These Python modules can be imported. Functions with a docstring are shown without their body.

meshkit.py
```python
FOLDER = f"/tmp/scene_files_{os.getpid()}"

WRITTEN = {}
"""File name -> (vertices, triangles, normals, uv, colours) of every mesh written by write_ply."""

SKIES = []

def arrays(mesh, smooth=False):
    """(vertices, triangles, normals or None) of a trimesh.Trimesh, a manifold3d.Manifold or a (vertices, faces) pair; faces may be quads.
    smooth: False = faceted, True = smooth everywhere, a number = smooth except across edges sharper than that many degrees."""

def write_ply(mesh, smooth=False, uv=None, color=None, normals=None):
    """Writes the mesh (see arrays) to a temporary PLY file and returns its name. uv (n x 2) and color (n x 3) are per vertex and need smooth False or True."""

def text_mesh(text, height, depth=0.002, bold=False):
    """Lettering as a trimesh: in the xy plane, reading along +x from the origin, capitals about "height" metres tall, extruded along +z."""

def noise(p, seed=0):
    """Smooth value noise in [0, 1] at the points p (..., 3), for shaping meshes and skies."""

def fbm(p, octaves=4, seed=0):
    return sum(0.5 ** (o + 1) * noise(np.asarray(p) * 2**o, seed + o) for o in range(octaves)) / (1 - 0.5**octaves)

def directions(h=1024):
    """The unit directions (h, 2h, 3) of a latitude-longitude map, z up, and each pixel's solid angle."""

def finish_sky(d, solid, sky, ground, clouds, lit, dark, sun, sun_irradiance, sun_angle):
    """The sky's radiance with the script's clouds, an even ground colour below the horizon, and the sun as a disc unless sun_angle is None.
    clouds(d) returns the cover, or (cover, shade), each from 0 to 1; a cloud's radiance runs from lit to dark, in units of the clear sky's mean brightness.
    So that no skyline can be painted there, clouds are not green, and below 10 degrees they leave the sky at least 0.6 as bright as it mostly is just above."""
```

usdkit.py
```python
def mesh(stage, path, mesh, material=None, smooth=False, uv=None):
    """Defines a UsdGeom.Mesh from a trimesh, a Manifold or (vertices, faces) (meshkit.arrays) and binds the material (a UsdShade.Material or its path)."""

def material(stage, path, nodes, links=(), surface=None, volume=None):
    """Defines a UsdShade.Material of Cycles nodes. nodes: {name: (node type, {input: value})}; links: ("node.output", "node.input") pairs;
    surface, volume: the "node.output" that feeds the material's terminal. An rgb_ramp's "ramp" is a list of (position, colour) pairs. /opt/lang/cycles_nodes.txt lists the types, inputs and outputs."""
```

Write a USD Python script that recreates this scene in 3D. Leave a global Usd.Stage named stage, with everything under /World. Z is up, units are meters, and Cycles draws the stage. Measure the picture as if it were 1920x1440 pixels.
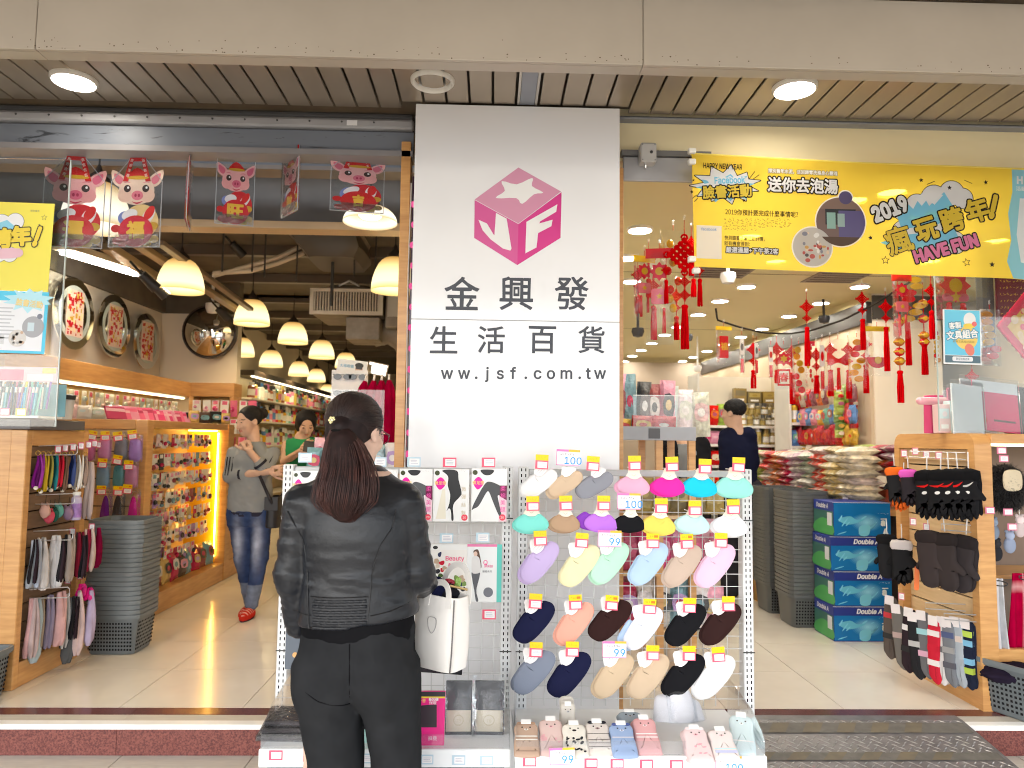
import math, random, glob, base64
import numpy as np, trimesh, usdkit, meshkit
from pxr import Usd, UsdGeom, UsdLux, UsdShade, Sdf, Gf, Vt
import shapely
from shapely.geometry import Polygon, MultiPolygon, Point, LineString, box as sbox
from shapely import affinity
from shapely.ops import unary_union
stage = Usd.Stage.CreateInMemory()
UsdGeom.SetStageUpAxis(stage, 'Z')
UsdGeom.Xform.Define(stage, '/World')
UsdGeom.Scope.Define(stage, '/World/Looks')
LK = '/World/Looks/'
# -- camera, sky, sun, exposure
EYE = np.array([0, 0, 1.47]); FPX = 1387.0
def _n(v): v = np.asarray(v, float); return v / np.linalg.norm(v)
YC = _n([-0.0281, -0.0757, -1.0])
ZC = np.array([0.0140, 1.0, 0.0]); ZC = _n(ZC - YC * ZC.dot(YC))
XC = np.cross(YC, ZC)
EXPOSURE = 2.12
cam = UsdGeom.Camera.Define(stage, '/World/camera')
cam.CreateFocalLengthAttr(36 * FPX / 1920); cam.CreateHorizontalApertureAttr(36.0); cam.CreateVerticalApertureAttr(27.0)
cam.CreateFStopAttr(4.0); cam.CreateFocusDistanceAttr(2.9); cam.CreateExposureAttr(EXPOSURE)
cam.CreateClippingRangeAttr(Gf.Vec2f(0.05, 1000))
_m = Gf.Matrix4d(1)
for _r in range(3):
 _m.SetRow(_r, Gf.Vec4d(XC[_r], YC[_r], ZC[_r], 0))
_m.SetRow(3, Gf.Vec4d(0, 0, 1.47, 1))
cam.AddTransformOp().Set(_m)
SUN = _n([-0.45, -0.75, 0.75])
sky = UsdLux.DomeLight.Define(stage, '/World/sky')
skym = usdkit.material(stage, LK + 'sky_air', {
 's': ('sky_texture', {'sky_type': 'single_scattering', 'sun_disc': False, 'sun_elevation': math.asin(SUN[2]), 'sun_rotation': math.atan2(SUN[0], SUN[1]), 'aerosol_density': 2.0}),
 'h': ('hsv', {'saturation': 0.35, 'value': 1.0}),
 'b': ('background_shader', {'strength': 0.15})}, [('s.color', 'h.color'), ('h.color', 'b.color')], surface='b.background')
UsdShade.MaterialBindingAPI.Apply(sky.GetPrim()).Bind(skym)
sun = UsdLux.DistantLight.Define(stage, '/World/sun')
sun.CreateIntensityAttr(0.4); sun.CreateAngleAttr(12.0); sun.CreateNormalizeAttr(True); sun.CreateColorAttr(Gf.Vec3f(1, 0.95, 0.88))
_z = SUN; _x = _n(np.cross([0, 0, 1], _z)); _y = np.cross(_z, _x)
_m = Gf.Matrix4d(1)
for _r, _v in enumerate((_x, _y, _z)): _m.SetRow(_r, Gf.Vec4d(*_v, 0))
sun.AddTransformOp().Set(_m)
# -- measuring helpers: where a line of sight meets a real plane
def ray(px, py):
 d = np.array([(px - 960) / FPX, -(py - 720) / FPX, -1.0])
 return np.array([d @ XC, d @ YC, d @ ZC])
def P(px, py, Y): r = ray(px, py); return EYE + r * (Y / r[1])
def F(px, py, z): r = ray(px, py); return EYE + r * ((z - EYE[2]) / r[2])
def PX(px, py, X): r = ray(px, py); return EYE + r * (X / r[0])
def px_m(Y): return Y / FPX
# -- scene tree helpers
_count = {}
def numbered(parent, name):
 k = (parent, name); n = _count.get(k, 0); _count[k] = n + 1
 return f'{parent}/{name}' if n == 0 else f'{parent}/{name}_{n:03d}'
def tag(path, label=None, cat=None, group=None, kind=None):
 p = stage.GetPrimAtPath(path)
 for k, v in (('label', label), ('category', cat), ('group', group), ('kind', kind)):
  if v: p.SetCustomDataByKey(k, v)
 return path
def xf(path, loc=(0, 0, 0), rot=(0, 0, 0), scale=None):
 x = UsdGeom.Xformable(stage.GetPrimAtPath(path))
 x.AddTranslateOp().Set(Gf.Vec3d(*map(float, loc)))
 if any(rot): x.AddRotateXYZOp().Set(Gf.Vec3f(*map(float, rot)))
 if scale is not None: x.AddScaleOp().Set(Gf.Vec3f(*map(float, np.broadcast_to(scale, 3))))
def thing(name, label, cat, loc=(0, 0, 0), rot=(0, 0, 0), group=None, kind=None):
 path = numbered('/World', name)
 UsdGeom.Xform.Define(stage, path); xf(path, loc, rot)
 return tag(path, label, cat, group, kind)
def copy_of(proto, loc, rot=(0, 0, 0), label=None, group=None, scale=None):
 src = stage.GetPrimAtPath(proto); was = src.GetCustomData()
 base = proto.split('/')[-1]; base = base[:-4] if base[-3:].isdigit() else base
 path = numbered('/World', base)
 p = UsdGeom.Xform.Define(stage, path).GetPrim()
 p.GetReferences().AddInternalReference(proto); p.SetInstanceable(True)
 x = UsdGeom.Xformable(p); x.ClearXformOpOrder()
 x.AddTranslateOp(opSuffix='c').Set(Gf.Vec3d(*map(float, loc)))
 x.AddRotateXYZOp(opSuffix='c').Set(Gf.Vec3f(*map(float, rot)))
 if scale is not None: x.AddScaleOp(opSuffix='c').Set(Gf.Vec3f(*map(float, np.broadcast_to(scale, 3))))
 return tag(path, label or was.get('label'), was.get('category'), group or was.get('group'))
def rotm(rx=0, ry=0, rz=0):
 return trimesh.transformations.euler_matrix(*map(math.radians, (rx, ry, rz)))[:3, :3]
class MB:
 """Collects coloured pieces; put() makes them one Mesh prim."""
 def __init__(s): s.v, s.f, s.c, s.n = [], [], [], 0
 def add(s, v, f, col=(.8, .8, .8)):
  v = np.asarray(v, float).reshape(-1, 3); f = np.asarray(f, int)
  if len(v) == 0 or len(f) == 0: return s
  if f.shape[1] == 4: f = np.vstack([f[:, [0, 1, 2]], f[:, [0, 2, 3]]])
  s.v.append(v); s.f.append(f + s.n); s.n += len(v)
  col = np.asarray(col, float)
  s.c.append(np.broadcast_to(col, (len(v), 3)) if col.ndim == 1 else col)
  return s
 def tm(s, m, col=(.8, .8, .8)): return s.add(m.vertices, m.faces, col)
 def box(s, lo, hi, col=(.8, .8, .8), rot=None, ch=0.0):
  lo, hi = np.minimum(lo, hi).astype(float), np.maximum(lo, hi).astype(float)
  c, h = (lo + hi) / 2, np.maximum((hi - lo) / 2, 1e-5)
  if ch:
   ch = min(ch, h.min() * .9)
   pts = []
   for k in range(3):
    for sg in np.ndindex(2, 2, 2):
     q = (np.array(sg) * 2 - 1) * (h - ch); q[k] = (sg[k] * 2 - 1) * h[k]; pts.append(q)
   m = trimesh.convex.convex_hull(np.array(pts)); v, f = np.array(m.vertices), np.array(m.faces)
  else:
   v = np.array([[x, y, z] for x in (-1, 1) for y in (-1, 1) for z in (-1, 1)], float) * h
   f = np.array([[0, 1, 3, 2], [4, 6, 7, 5], [0, 4, 5, 1], [2, 3, 7, 6], [0, 2, 6, 4], [1, 5, 7, 3]])
  if rot is not None: v = v @ np.asarray(rot).T
  return s.add(v + c, f, col)
 def quad(s, a, b, c, d, col=(.8, .8, .8)): return s.add([a, b, c, d], [[0, 1, 2, 3]], col)
 def tube(s, pts, r, col=(.8, .8, .8), sides=6, cap=True):
  p = np.asarray(pts, float); t = np.gradient(p, axis=0); t /= np.linalg.norm(t, axis=1, keepdims=True) + 1e-12
  ref = np.array([0, 0, 1.0]) if np.mean(np.abs(t[:, 2])) < .9 else np.array([1.0, 0, 0])
  a = np.cross(t, ref); a /= np.linalg.norm(a, axis=1, keepdims=True) + 1e-12; b = np.cross(t, a)
  ang = np.arange(sides) * 2 * np.pi / sides; r = np.broadcast_to(r, (len(p),))
  v = p[:, None] + r[:, None, None] * (np.cos(ang)[None, :, None] * a[:, None] + np.sin(ang)[None, :, None] * b[:, None])
  i, j = np.meshgrid(np.arange(len(p) - 1), np.arange(sides), indexing='ij'); k = (j + 1) % sides
  q = np.stack([i * sides + j, i * sides + k, (i + 1) * sides + k, (i + 1) * sides + j], -1).reshape(-1, 4)
  v = v.reshape(-1, 3)
  f = np.vstack([q[:, [0, 1, 2]], q[:, [0, 2, 3]]])
  if cap:
   n0 = len(v); v = np.vstack([v, p[0], p[-1]]); e = (len(p) - 1) * sides
   f = np.vstack([f] + [[[n0, (x + 1) % sides, x], [n0 + 1, e + x, e + (x + 1) % sides]] for x in range(sides)])
  return s.add(v, f, col)
 def lathe(s, prof, col=(.8, .8, .8), sides=24, at=(0, 0, 0), axis='z', sx=1, sy=1):
  pr = np.asarray(prof, float); ang = np.arange(sides) * 2 * np.pi / sides
  v = np.stack([pr[:, None, 0] * np.cos(ang) * sx, pr[:, None, 0] * np.sin(ang) * sy, np.broadcast_to(pr[:, None, 1], (len(pr), sides))], -1)
  if axis == 'y': v = np.stack([v[..., 0], -v[..., 2], v[..., 1]], -1)
  if axis == 'x': v = np.stack([v[..., 2], v[..., 0], v[..., 1]], -1)
  i, j = np.meshgrid(np.arange(len(pr) - 1), np.arange(sides), indexing='ij'); k = (j + 1) % sides
  q = np.stack([i * sides + j, i * sides + k, (i + 1) * sides + k, (i + 1) * sides + j], -1).reshape(-1, 4)
  return s.add(v.reshape(-1, 3) + np.asarray(at), q, col)
 def ball(s, c, r, col=(.8, .8, .8), sub=2):
  m = trimesh.creation.icosphere(sub, 1.0); return s.add(m.vertices * np.broadcast_to(r, 3) + c, m.faces, col)
 def poly(s, g, z0, z1, col=(.8, .8, .8)):
  """A shapely shape in (u, v) as a slab lying in the facade plane: u right, v up, z0 / z1 the distances in front of it (towards -y)."""
  for q in geoms(g):
   try: m = trimesh.creation.extrude_polygon(q, z1 - z0, engine='earcut')
   except Exception: continue
   v = np.array(m.vertices); s.add(np.stack([v[:, 0], -(v[:, 2] + z0), v[:, 1]], 1), m.faces, col)
  return s
 def face(s, g, z, col=(.8, .8, .8)):
  """Flat print: only the front face of a shape, z in front of its sheet."""
  for q in geoms(g):
   try: vv, ff = trimesh.creation.triangulate_polygon(q, engine='earcut')
   except Exception: continue
   vv = np.asarray(vv, float)
   if len(ff) == 0: continue
   a = vv[ff]; area = np.cross(a[:, 1] - a[:, 0], a[:, 2] - a[:, 0])
   ff = np.where((area < 0)[:, None], ff[:, ::-1], ff)
   s.add(np.stack([vv[:, 0], np.full(len(vv), -z), vv[:, 1]], 1), ff, col)
  return s
 def move(s, d): s.v = [v + np.asarray(d) for v in s.v]; return s
 def turn(s, R): s.v = [v @ np.asarray(R).T for v in s.v]; return s
 def warp(s, fn): s.v = [fn(v) for v in s.v]; return s
 def join(s, o):
  for v, f, c in zip(o.v, o.f, o.c): s.v.append(v); s.f.append(f + s.n); s.c.append(c)
  s.n += o.n; return s
def geoms(g):
 if g.is_empty: return []
 return [q for q in getattr(g, 'geoms', [g]) if q.geom_type == 'Polygon' and q.area > 1e-9]
def put(name, mb, mat, parent=None, smooth=False, label=None, cat=None, group=None, kind=None, loc=None, rot=(0, 0, 0)):
 path = numbered(parent or '/World', name)
 v, f, c = np.vstack(mb.v), np.vstack(mb.f), np.vstack(mb.c)
 used = np.unique(f)
 if len(used) < len(v):
  back = np.zeros(len(v), int); back[used] = np.arange(len(used)); v, c, f = v[used], c[used], back[f]
 if smooth is not False and smooth is not True:
  v, f, n = meshkit.arrays((v, f), smooth); c = np.broadcast_to(c[0], v.shape)
  m = usdkit.mesh(stage, path, (v, f), LK + mat)
  m.CreateNormalsAttr(Vt.Vec3fArray.FromNumpy(n.astype(np.float32))); m.SetNormalsInterpolation('vertex')
 else:
  m = usdkit.mesh(stage, path, (v, f), LK + mat, smooth=smooth)
 UsdGeom.PrimvarsAPI(m).CreatePrimvar('col', Sdf.ValueTypeNames.Color3fArray, 'vertex').Set(Vt.Vec3fArray.FromNumpy(np.ascontiguousarray(c, np.float32)))
 if loc is not None or any(rot): xf(path, loc if loc is not None else (0, 0, 0), rot)
 return tag(path, label, cat, group, kind)
# -- lettering
_fonts = {}
def glyphs(text, h, cjk=True, stroke=0, spacing=0.0, bold=0.0, slant=0.0):
 """A line of lettering as one shapely shape, about h tall, left end at the origin on the baseline."""
 from PIL import Image, ImageDraw, ImageFont
 key = 'Noto Sans CJK Regular.woff2' if cjk else 'Inter.woff2'
 if key not in _fonts: _fonts[key] = ImageFont.truetype(glob.glob('/opt/blender-*/*/datafiles/fonts/' + key)[0], 96)
 ft = _fonts[key]; out, x = [], 0.0
 for ch in text:
  adv = ft.getlength(ch)
  if ch != ' ':
   k = (ch, cjk, stroke)
   if k not in _fonts:
    im = Image.new('L', (150, 160)); ImageDraw.Draw(im).text((20, 120), ch, 255, ft, anchor='ls', stroke_width=stroke)
    on = np.pad(np.asarray(im) > 127, ((0, 0), (1, 1))).astype(np.int8)
    r, a = np.nonzero(np.diff(on, axis=1) == 1); b = np.nonzero(np.diff(on, axis=1) == -1)[1]
    _fonts[k] = unary_union(shapely.box(a - 20, 120 - r - 1, b - 20, 120 - r)).buffer(.6).buffer(-.6).simplify(.9) if len(r) else Polygon()
   out.append(affinity.translate(_fonts[k], x, 0))
  x += adv + spacing * 96
 g = unary_union(out) if out else Polygon()
 s = h / 70.0
 g = affinity.affine_transform(g, [s, slant * s, 0, s, 0, 0])
 return g.buffer(bold) if bold else g
def text_at(g, cx, cy, w=None, h=None, rot=0, skew=None):
 """Centres a lettering shape, fitted to a width and / or height."""
 x0, y0, x1, y1 = g.bounds
 sx = w / (x1 - x0) if w else None; sy = h / (y1 - y0) if h else None
 sx = sx or sy; sy = sy or sx
 g = affinity.translate(g, -(x0 + x1) / 2, -(y0 + y1) / 2); g = affinity.scale(g, sx, sy, origin=(0, 0))
 if rot: g = affinity.rotate(g, rot, origin=(0, 0))
 return affinity.translate(g, cx, cy)
def star(cx, cy, r, n=5, inner=.45, rot=90):
 return Polygon([(cx + (r if k % 2 == 0 else r * inner) * math.cos(math.radians(rot + 180 * k / n)), cy + (r if k % 2 == 0 else r * inner) * math.sin(math.radians(rot + 180 * k / n))) for k in range(2 * n)])
def blob(cx, cy, rx, ry=None, n=28, rot=0):
 ry = ry or rx
 return affinity.rotate(Polygon([(cx + rx * math.cos(2 * math.pi * k / n), cy + ry * math.sin(2 * math.pi * k / n)) for k in range(n)]), rot)
def rrect(x0, y0, x1, y1, r): return sbox(x0 + r, y0 + r, x1 - r, y1 - r).buffer(r, 4)
def smoothpoly(pts, n=4):
 """A closed Catmull-Rom outline."""
 p = np.asarray(pts, float); out = []
 for i in range(len(p)):
  a, b, c, d = p[i - 1], p[i], p[(i + 1) % len(p)], p[(i + 2) % len(p)]
  for t in np.linspace(0, 1, n, endpoint=False):
   out.append(.5 * (2 * b + (c - a) * t + (2 * a - 5 * b + 4 * c - d) * t * t + (3 * b - a - 3 * c + d) * t ** 3))
 return Polygon(out).buffer(0)
# -- organic surfaces: distance fields and surface nets
def nets(fn, lo, hi, h):
 lo, hi = np.asarray(lo, float), np.asarray(hi, float); n = np.ceil((hi - lo) / h).astype(int) + 1
 g = np.stack(np.meshgrid(*[lo[k] + h * np.arange(n[k]) for k in range(3)], indexing='ij'), -1)
 val = fn(g.reshape(-1, 3)).reshape(n); neg = val < 0
 cs = tuple(n - 1); cnt = np.zeros(cs); acc = np.zeros(cs + (3,))
 offs = list(np.ndindex(2, 2, 2))
 def sl(o): return tuple(slice(o[k], o[k] + cs[k]) for k in range(3))
 for o in offs:
  for k in range(3):
   if o[k] == 0:
    o2 = list(o); o2[k] = 1; a, b = val[sl(o)], val[sl(o2)]; cr = (a < 0) != (b < 0)
    t = np.where(cr, a / np.where(np.abs(a - b) < 1e-12, 1, a - b), 0)
    pt = np.zeros(cs + (3,)); pt[...] = o; pt[..., k] = t; acc += pt * cr[..., None]; cnt += cr
 use = cnt > 0; idx = -np.ones(cs, int); idx[use] = np.arange(use.sum())
 ijk = np.argwhere(use); v = lo + h * (ijk + acc[use] / cnt[use][:, None])
 fs = []
 for k in range(3):
  a, b = (k + 1) % 3, (k + 2) % 3
  s0 = [slice(0, n[q] - (q == k)) for q in range(3)]; s1 = list(s0); s1[k] = slice(1, n[k])
  A, B = neg[tuple(s0)], neg[tuple(s1)]; e = np.argwhere(A != B); inside = A[tuple(e.T)]
  ok = (e[:, a] > 0) & (e[:, b] > 0) & (e[:, a] < n[a] - 1) & (e[:, b] < n[b] - 1); e, inside = e[ok], inside[ok]
  def c(da, db): q = e.copy(); q[:, a] -= da; q[:, b] -= db; return idx[tuple(q.T)]
  q = np.stack([c(1, 1), c(0, 1), c(0, 0), c(1, 0)], 1); q[~inside] = q[~inside][:, ::-1]; fs.append(q)
 q = np.vstack(fs)
 return v, np.vstack([q[:, [0, 1, 2]], q[:, [0, 2, 3]]])
def sd_cone(p, a, b, ra, rb):
 a, b = np.asarray(a, float), np.asarray(b, float); ab = b - a
 t = np.clip(((p - a) @ ab) / (ab @ ab + 1e-12), 0, 1)
 return np.linalg.norm(p - a - t[:, None] * ab, axis=1) - (ra + (rb - ra) * t)
def sd_ell(p, c, r, R=None):
 q = p - np.asarray(c); q = q @ np.asarray(R) if R is not None else q
 r = np.asarray(r, float); k0 = np.linalg.norm(q / r, axis=1); k1 = np.linalg.norm(q / r ** 2, axis=1)
 return k0 * (k0 - 1) / np.maximum(k1, 1e-9)
def smin(a, b, k): h = np.clip(.5 + .5 * (b - a) / k, 0, 1); return b * (1 - h) + a * h - k * h * (1 - h)
def smax(a, b, k): return -smin(-a, -b, k)
def sd_chain(p, pts, rs, k=.02):
 d = None
 for i in range(len(pts) - 1):
  e = sd_cone(p, pts[i], pts[i + 1], rs[i], rs[i + 1]); d = e if d is None else smin(d, e, k)
 return d
def organic(name, fn, lo, hi, h, mat, col, parent, **kw):
 v, f = nets(fn, lo, hi, h)
 return put(name, MB().add(v, f, col), mat, parent, smooth=True, **kw)
def hit_y(fn, x, z, y0, n=60):
 """The first surface point of a distance field going into the scene from y0."""
 x = np.atleast_1d(np.asarray(x, float)); y = np.full(len(x), float(y0)); z = np.atleast_1d(np.asarray(z, float))
 for _ in range(n): y = y + .8 * np.clip(fn(np.stack([x, y, z], 1)), -.05, .05)
 return np.stack([x, y, z], 1)
# -- materials
def mat_vc(name, rough=.5, spec=.5, vary=.12, nscale=6.0, bump=0.0, bscale=60.0, bdist=.002, coat=0.0, metal=0.0, sheen=0.0, trans=0.0, sat=1.1):
 N = {'a': ('attribute', {'attribute': 'col'}), 'g': ('geometry', {}),
         'n': ('noise_texture', {'scale': nscale, 'detail': 4.0}), 'r': ('map_range', {'from_min': .3, 'from_max': .7, 'to_min': 1 - vary, 'to_max': 1 + vary * .4}),
         'h': ('hsv', {'saturation': sat}), 'p': ('principled_bsdf', {'roughness': rough, 'specular_ior_level': spec, 'coat_weight': coat, 'metallic': metal, 'sheen_weight': sheen, 'subsurface_weight': 0.0})}
 L = [('g.position', 'n.vector'), ('n.fac', 'r.value'), ('a.color', 'h.color'), ('r.result', 'h.value'), ('h.color', 'p.base_color')]
 if bump:
  N['bn'] = ('noise_texture', {'scale': bscale, 'detail': 5.0, 'roughness': .6}); N['b'] = ('bump', {'strength': bump, 'distance': bdist})
  L += [('g.position', 'bn.vector'), ('bn.fac', 'b.height'), ('b.normal', 'p.normal')]
 out = 'p.BSDF'
 if trans:
  N['t'] = ('translucent_bsdf', {}); N['mx'] = ('mix_closure', {'fac': trans})
  L += [('h.color', 't.color'), ('p.BSDF', 'mx.closure1'), ('t.BSDF', 'mx.closure2')]; out = 'mx.closure'
 return usdkit.material(stage, LK + name, N, L, surface=out)
mat_vc('matte', .8, .12)
mat_vc('paint', .4, .5, vary=.06)
mat_vc('print', .42, .4, vary=.03, nscale=3)
mat_vc('gloss', .16, .5, vary=.04)
mat_vc('acrylic_sign', .12, .5, vary=.02, nscale=1.5)
mat_vc('vinyl_banner', .13, .5, vary=.05, nscale=2.5, bump=.25, bscale=2.2, bdist=.02)
mat_vc('fabric', .95, .04, vary=.18, nscale=14, bump=.5, bscale=420, bdist=.0012)
mat_vc('knit', .95, .05, vary=.05, nscale=9, bump=.6, bscale=500, bdist=.0015, sat=1.0)
mat_vc('denim', .85, .2, vary=.3, nscale=18, bump=.5, bscale=300, bdist=.0015)
mat_vc('leather', .36, .34, vary=.08, nscale=9, bump=.35, bscale=55, bdist=.003)
mat_vc('bag_leather', .5, .4, vary=.05, nscale=6, bump=.15, bscale=200, bdist=.001)
mat_vc('skin', .55, .3, vary=.08, nscale=30, sat=1.0)
mat_vc('hair', .6, .2, vary=.45, nscale=60)
mat_vc('plastic', .38, .5, vary=.08, nscale=8)
mat_vc('foil', .28, .8, vary=.3, nscale=28, bump=.9, bscale=34, bdist=.012)
mat_vc('cardboard', .85, .2, vary=.12, nscale=12)
mat_vc('steel', .35, .5, vary=.1, metal=.85)
mat_vc('steel_paint', .42, .5, vary=.14, nscale=4, bump=.1, bscale=30)
mat_vc('slat_metal', .28, .5, vary=.05, nscale=3, metal=.55)
mat_vc('plaster', .85, .2, vary=.1, nscale=2.5, bump=.12, bscale=40)
mat_vc('mirror', .04, .5, vary=.0, metal=1.0)
mat_vc('paper', .7, .3, vary=.05, nscale=10, trans=.15)
def noise_mat(name, c1, c2, scale, lo, hi, rough, vecscale=(1, 1, 1), bump=0, spec=.5, detail=6.0, coat=0.0, bscale=None, dist=0.0):
 N = {'g': ('geometry', {}), 'm': ('mapping', {'scale': vecscale}), 'n': ('noise_texture', {'scale': scale, 'detail': detail, 'roughness': .6, 'distortion': dist}),
         'r': ('rgb_ramp', {'ramp': [(0, c1), (lo, c1), (hi, c2), (1, c2)]}), 'p': ('principled_bsdf', {'roughness': rough, 'specular_ior_level': spec, 'coat_weight': coat, 'coat_roughness': .1})}
 L = [('g.position', 'm.vector'), ('m.vector', 'n.vector'), ('n.fac', 'r.fac'), ('r.color', 'p.base_color')]
 if bump:
  N['bn'] = ('noise_texture', {'scale': bscale or scale * 3, 'detail': 4.0}); N['b'] = ('bump', {'strength': bump, 'distance': .003}); L += [('g.position', 'bn.vector'), ('bn.fac', 'b.height'), ('b.normal', 'p.normal')]
 return usdkit.material(stage, LK + name, N, L, surface='p.BSDF')
noise_mat('wood', (.50, .24, .075), (.66, .36, .13), 5, .3, .7, .36, (1, 1, 9), bump=.06, bscale=60, coat=.15)
noise_mat('wood_dark', (.17, .10, .055), (.25, .15, .085), 6, .3, .7, .5, (1, 1, 8))
noise_mat('wood_pale', (.62, .42, .22), (.74, .53, .30), 6, .3, .7, .45, (1, 1, 8), bump=.06, bscale=60)
noise_mat('granite_red', (.10, .028, .025), (.24, .075, .062), 130, .38, .62, .22, bump=.02, coat=.2)
noise_mat('granite_dark', (.075, .022, .02), (.12, .04, .035), 120, .38, .62, .2, coat=.2)
noise_mat('shop_tile', (.66, .60, .51), (.73, .67, .58), 3, .3, .7, .17, bump=.03, bscale=14, coat=.25)
noise_mat('street_tile', (.44, .41, .36), (.52, .485, .43), 9, .3, .7, .5, (1, 7, 1), bump=.15, bscale=70)
noise_mat('grout', (.13, .105, .08), (.18, .15, .115), 20, .3, .7, .9)
noise_mat('asphalt', (.05, .05, .05), (.09, .09, .088), 60, .3, .7, .9)
noise_mat('fascia_paint', (.37, .325, .265), (.42, .37, .305), 1.8, .3, .7, .45, bump=.05, bscale=30)
noise_mat('beam_blue', (.035, .04, .05), (.17, .19, .225), 7, .33, .40, .45, (.5, 1, 3), bump=.1, bscale=40, dist=1.2)
noise_mat('duct_metal', (.2, .17, .13), (.36, .31, .25), 6, .3, .7, .45, bump=.05)
noise_mat('dark_soffit', (.10, .085, .065), (.17, .14, .105), 3, .3, .7, .8)
noise_mat('cream_wall', (.80, .70, .44), (.84, .745, .49), 1.5, .3, .7, .75, bump=.08, bscale=60)
noise_mat('cream_ceiling', (.66, .59, .30), (.70, .62, .33), 1.2, .3, .7, .42, spec=.5)
noise_mat('beige_wall', (.72, .64, .52), (.78, .70, .575), 1.5, .3, .7, .8, bump=.08, bscale=60)
noise_mat('taupe_wall', (.36, .29, .23), (.41, .335, .265), 1.5, .3, .7, .8)
noise_mat('concrete', (.30, .29, .27), (.42, .40, .37), 4, .3, .7, .85, bump=.15)
def emit(name, col, strength): return usdkit.material(stage, LK + name, {'e': ('emission', {'color': col, 'strength': strength})}, [], surface='e.emission')
def clear_film(name, base=.12, rough=.12, bump=.6, bscale=26, tint=(.97, .98, .99), whit=.06, bdist=.01, gain=1.0):
 """Clear plastic: see-through, a fresnel shine broken by crinkles, a little milky."""
 N = {'g': ('geometry', {}), 'n': ('noise_texture', {'scale': bscale, 'detail': 3.0, 'distortion': 1.0}), 'b': ('bump', {'strength': bump, 'distance': bdist}),
         't': ('transparent_bsdf', {'color': tint}), 'gl': ('glossy_bsdf', {'color': (1, 1, 1), 'roughness': rough}), 'd': ('diffuse_bsdf', {'color': (.85, .86, .87)}),
         'fr': ('fresnel', {'IOR': 1.45}), 'fa': ('math', {'math_type': 'multiply_add', 'value2': gain, 'value3': base, 'use_clamp': True}), 'm1': ('mix_closure', {}), 'm2': ('mix_closure', {'fac': whit})}
 L = [('g.position', 'n.vector'), ('n.fac', 'b.height'), ('b.normal', 'gl.normal'), ('b.normal', 'fr.normal'), ('fr.fac', 'fa.value1'), ('fa.value', 'm1.fac'), ('t.BSDF', 'm1.closure1'), ('gl.BSDF', 'm1.closure2'), ('m1.closure', 'm2.closure1'), ('d.BSDF', 'm2.closure2')]
 return usdkit.material(stage, LK + name, N, L, surface='m2.closure')
clear_film('clear_bag', .0, .12, .55, 22, whit=.012, bdist=.012, gain=.75)
clear_film('clear_sheet', .0, .08, .25, 14, whit=.004, bdist=.006, gain=.6)
clear_film('clear_acrylic', .0, .05, 0.02, 6, whit=.012, gain=.8)
clear_film('window_glass', .0, .01, 0.0, 6, tint=(.95, .97, .965), whit=.004, gain=.7)
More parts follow.
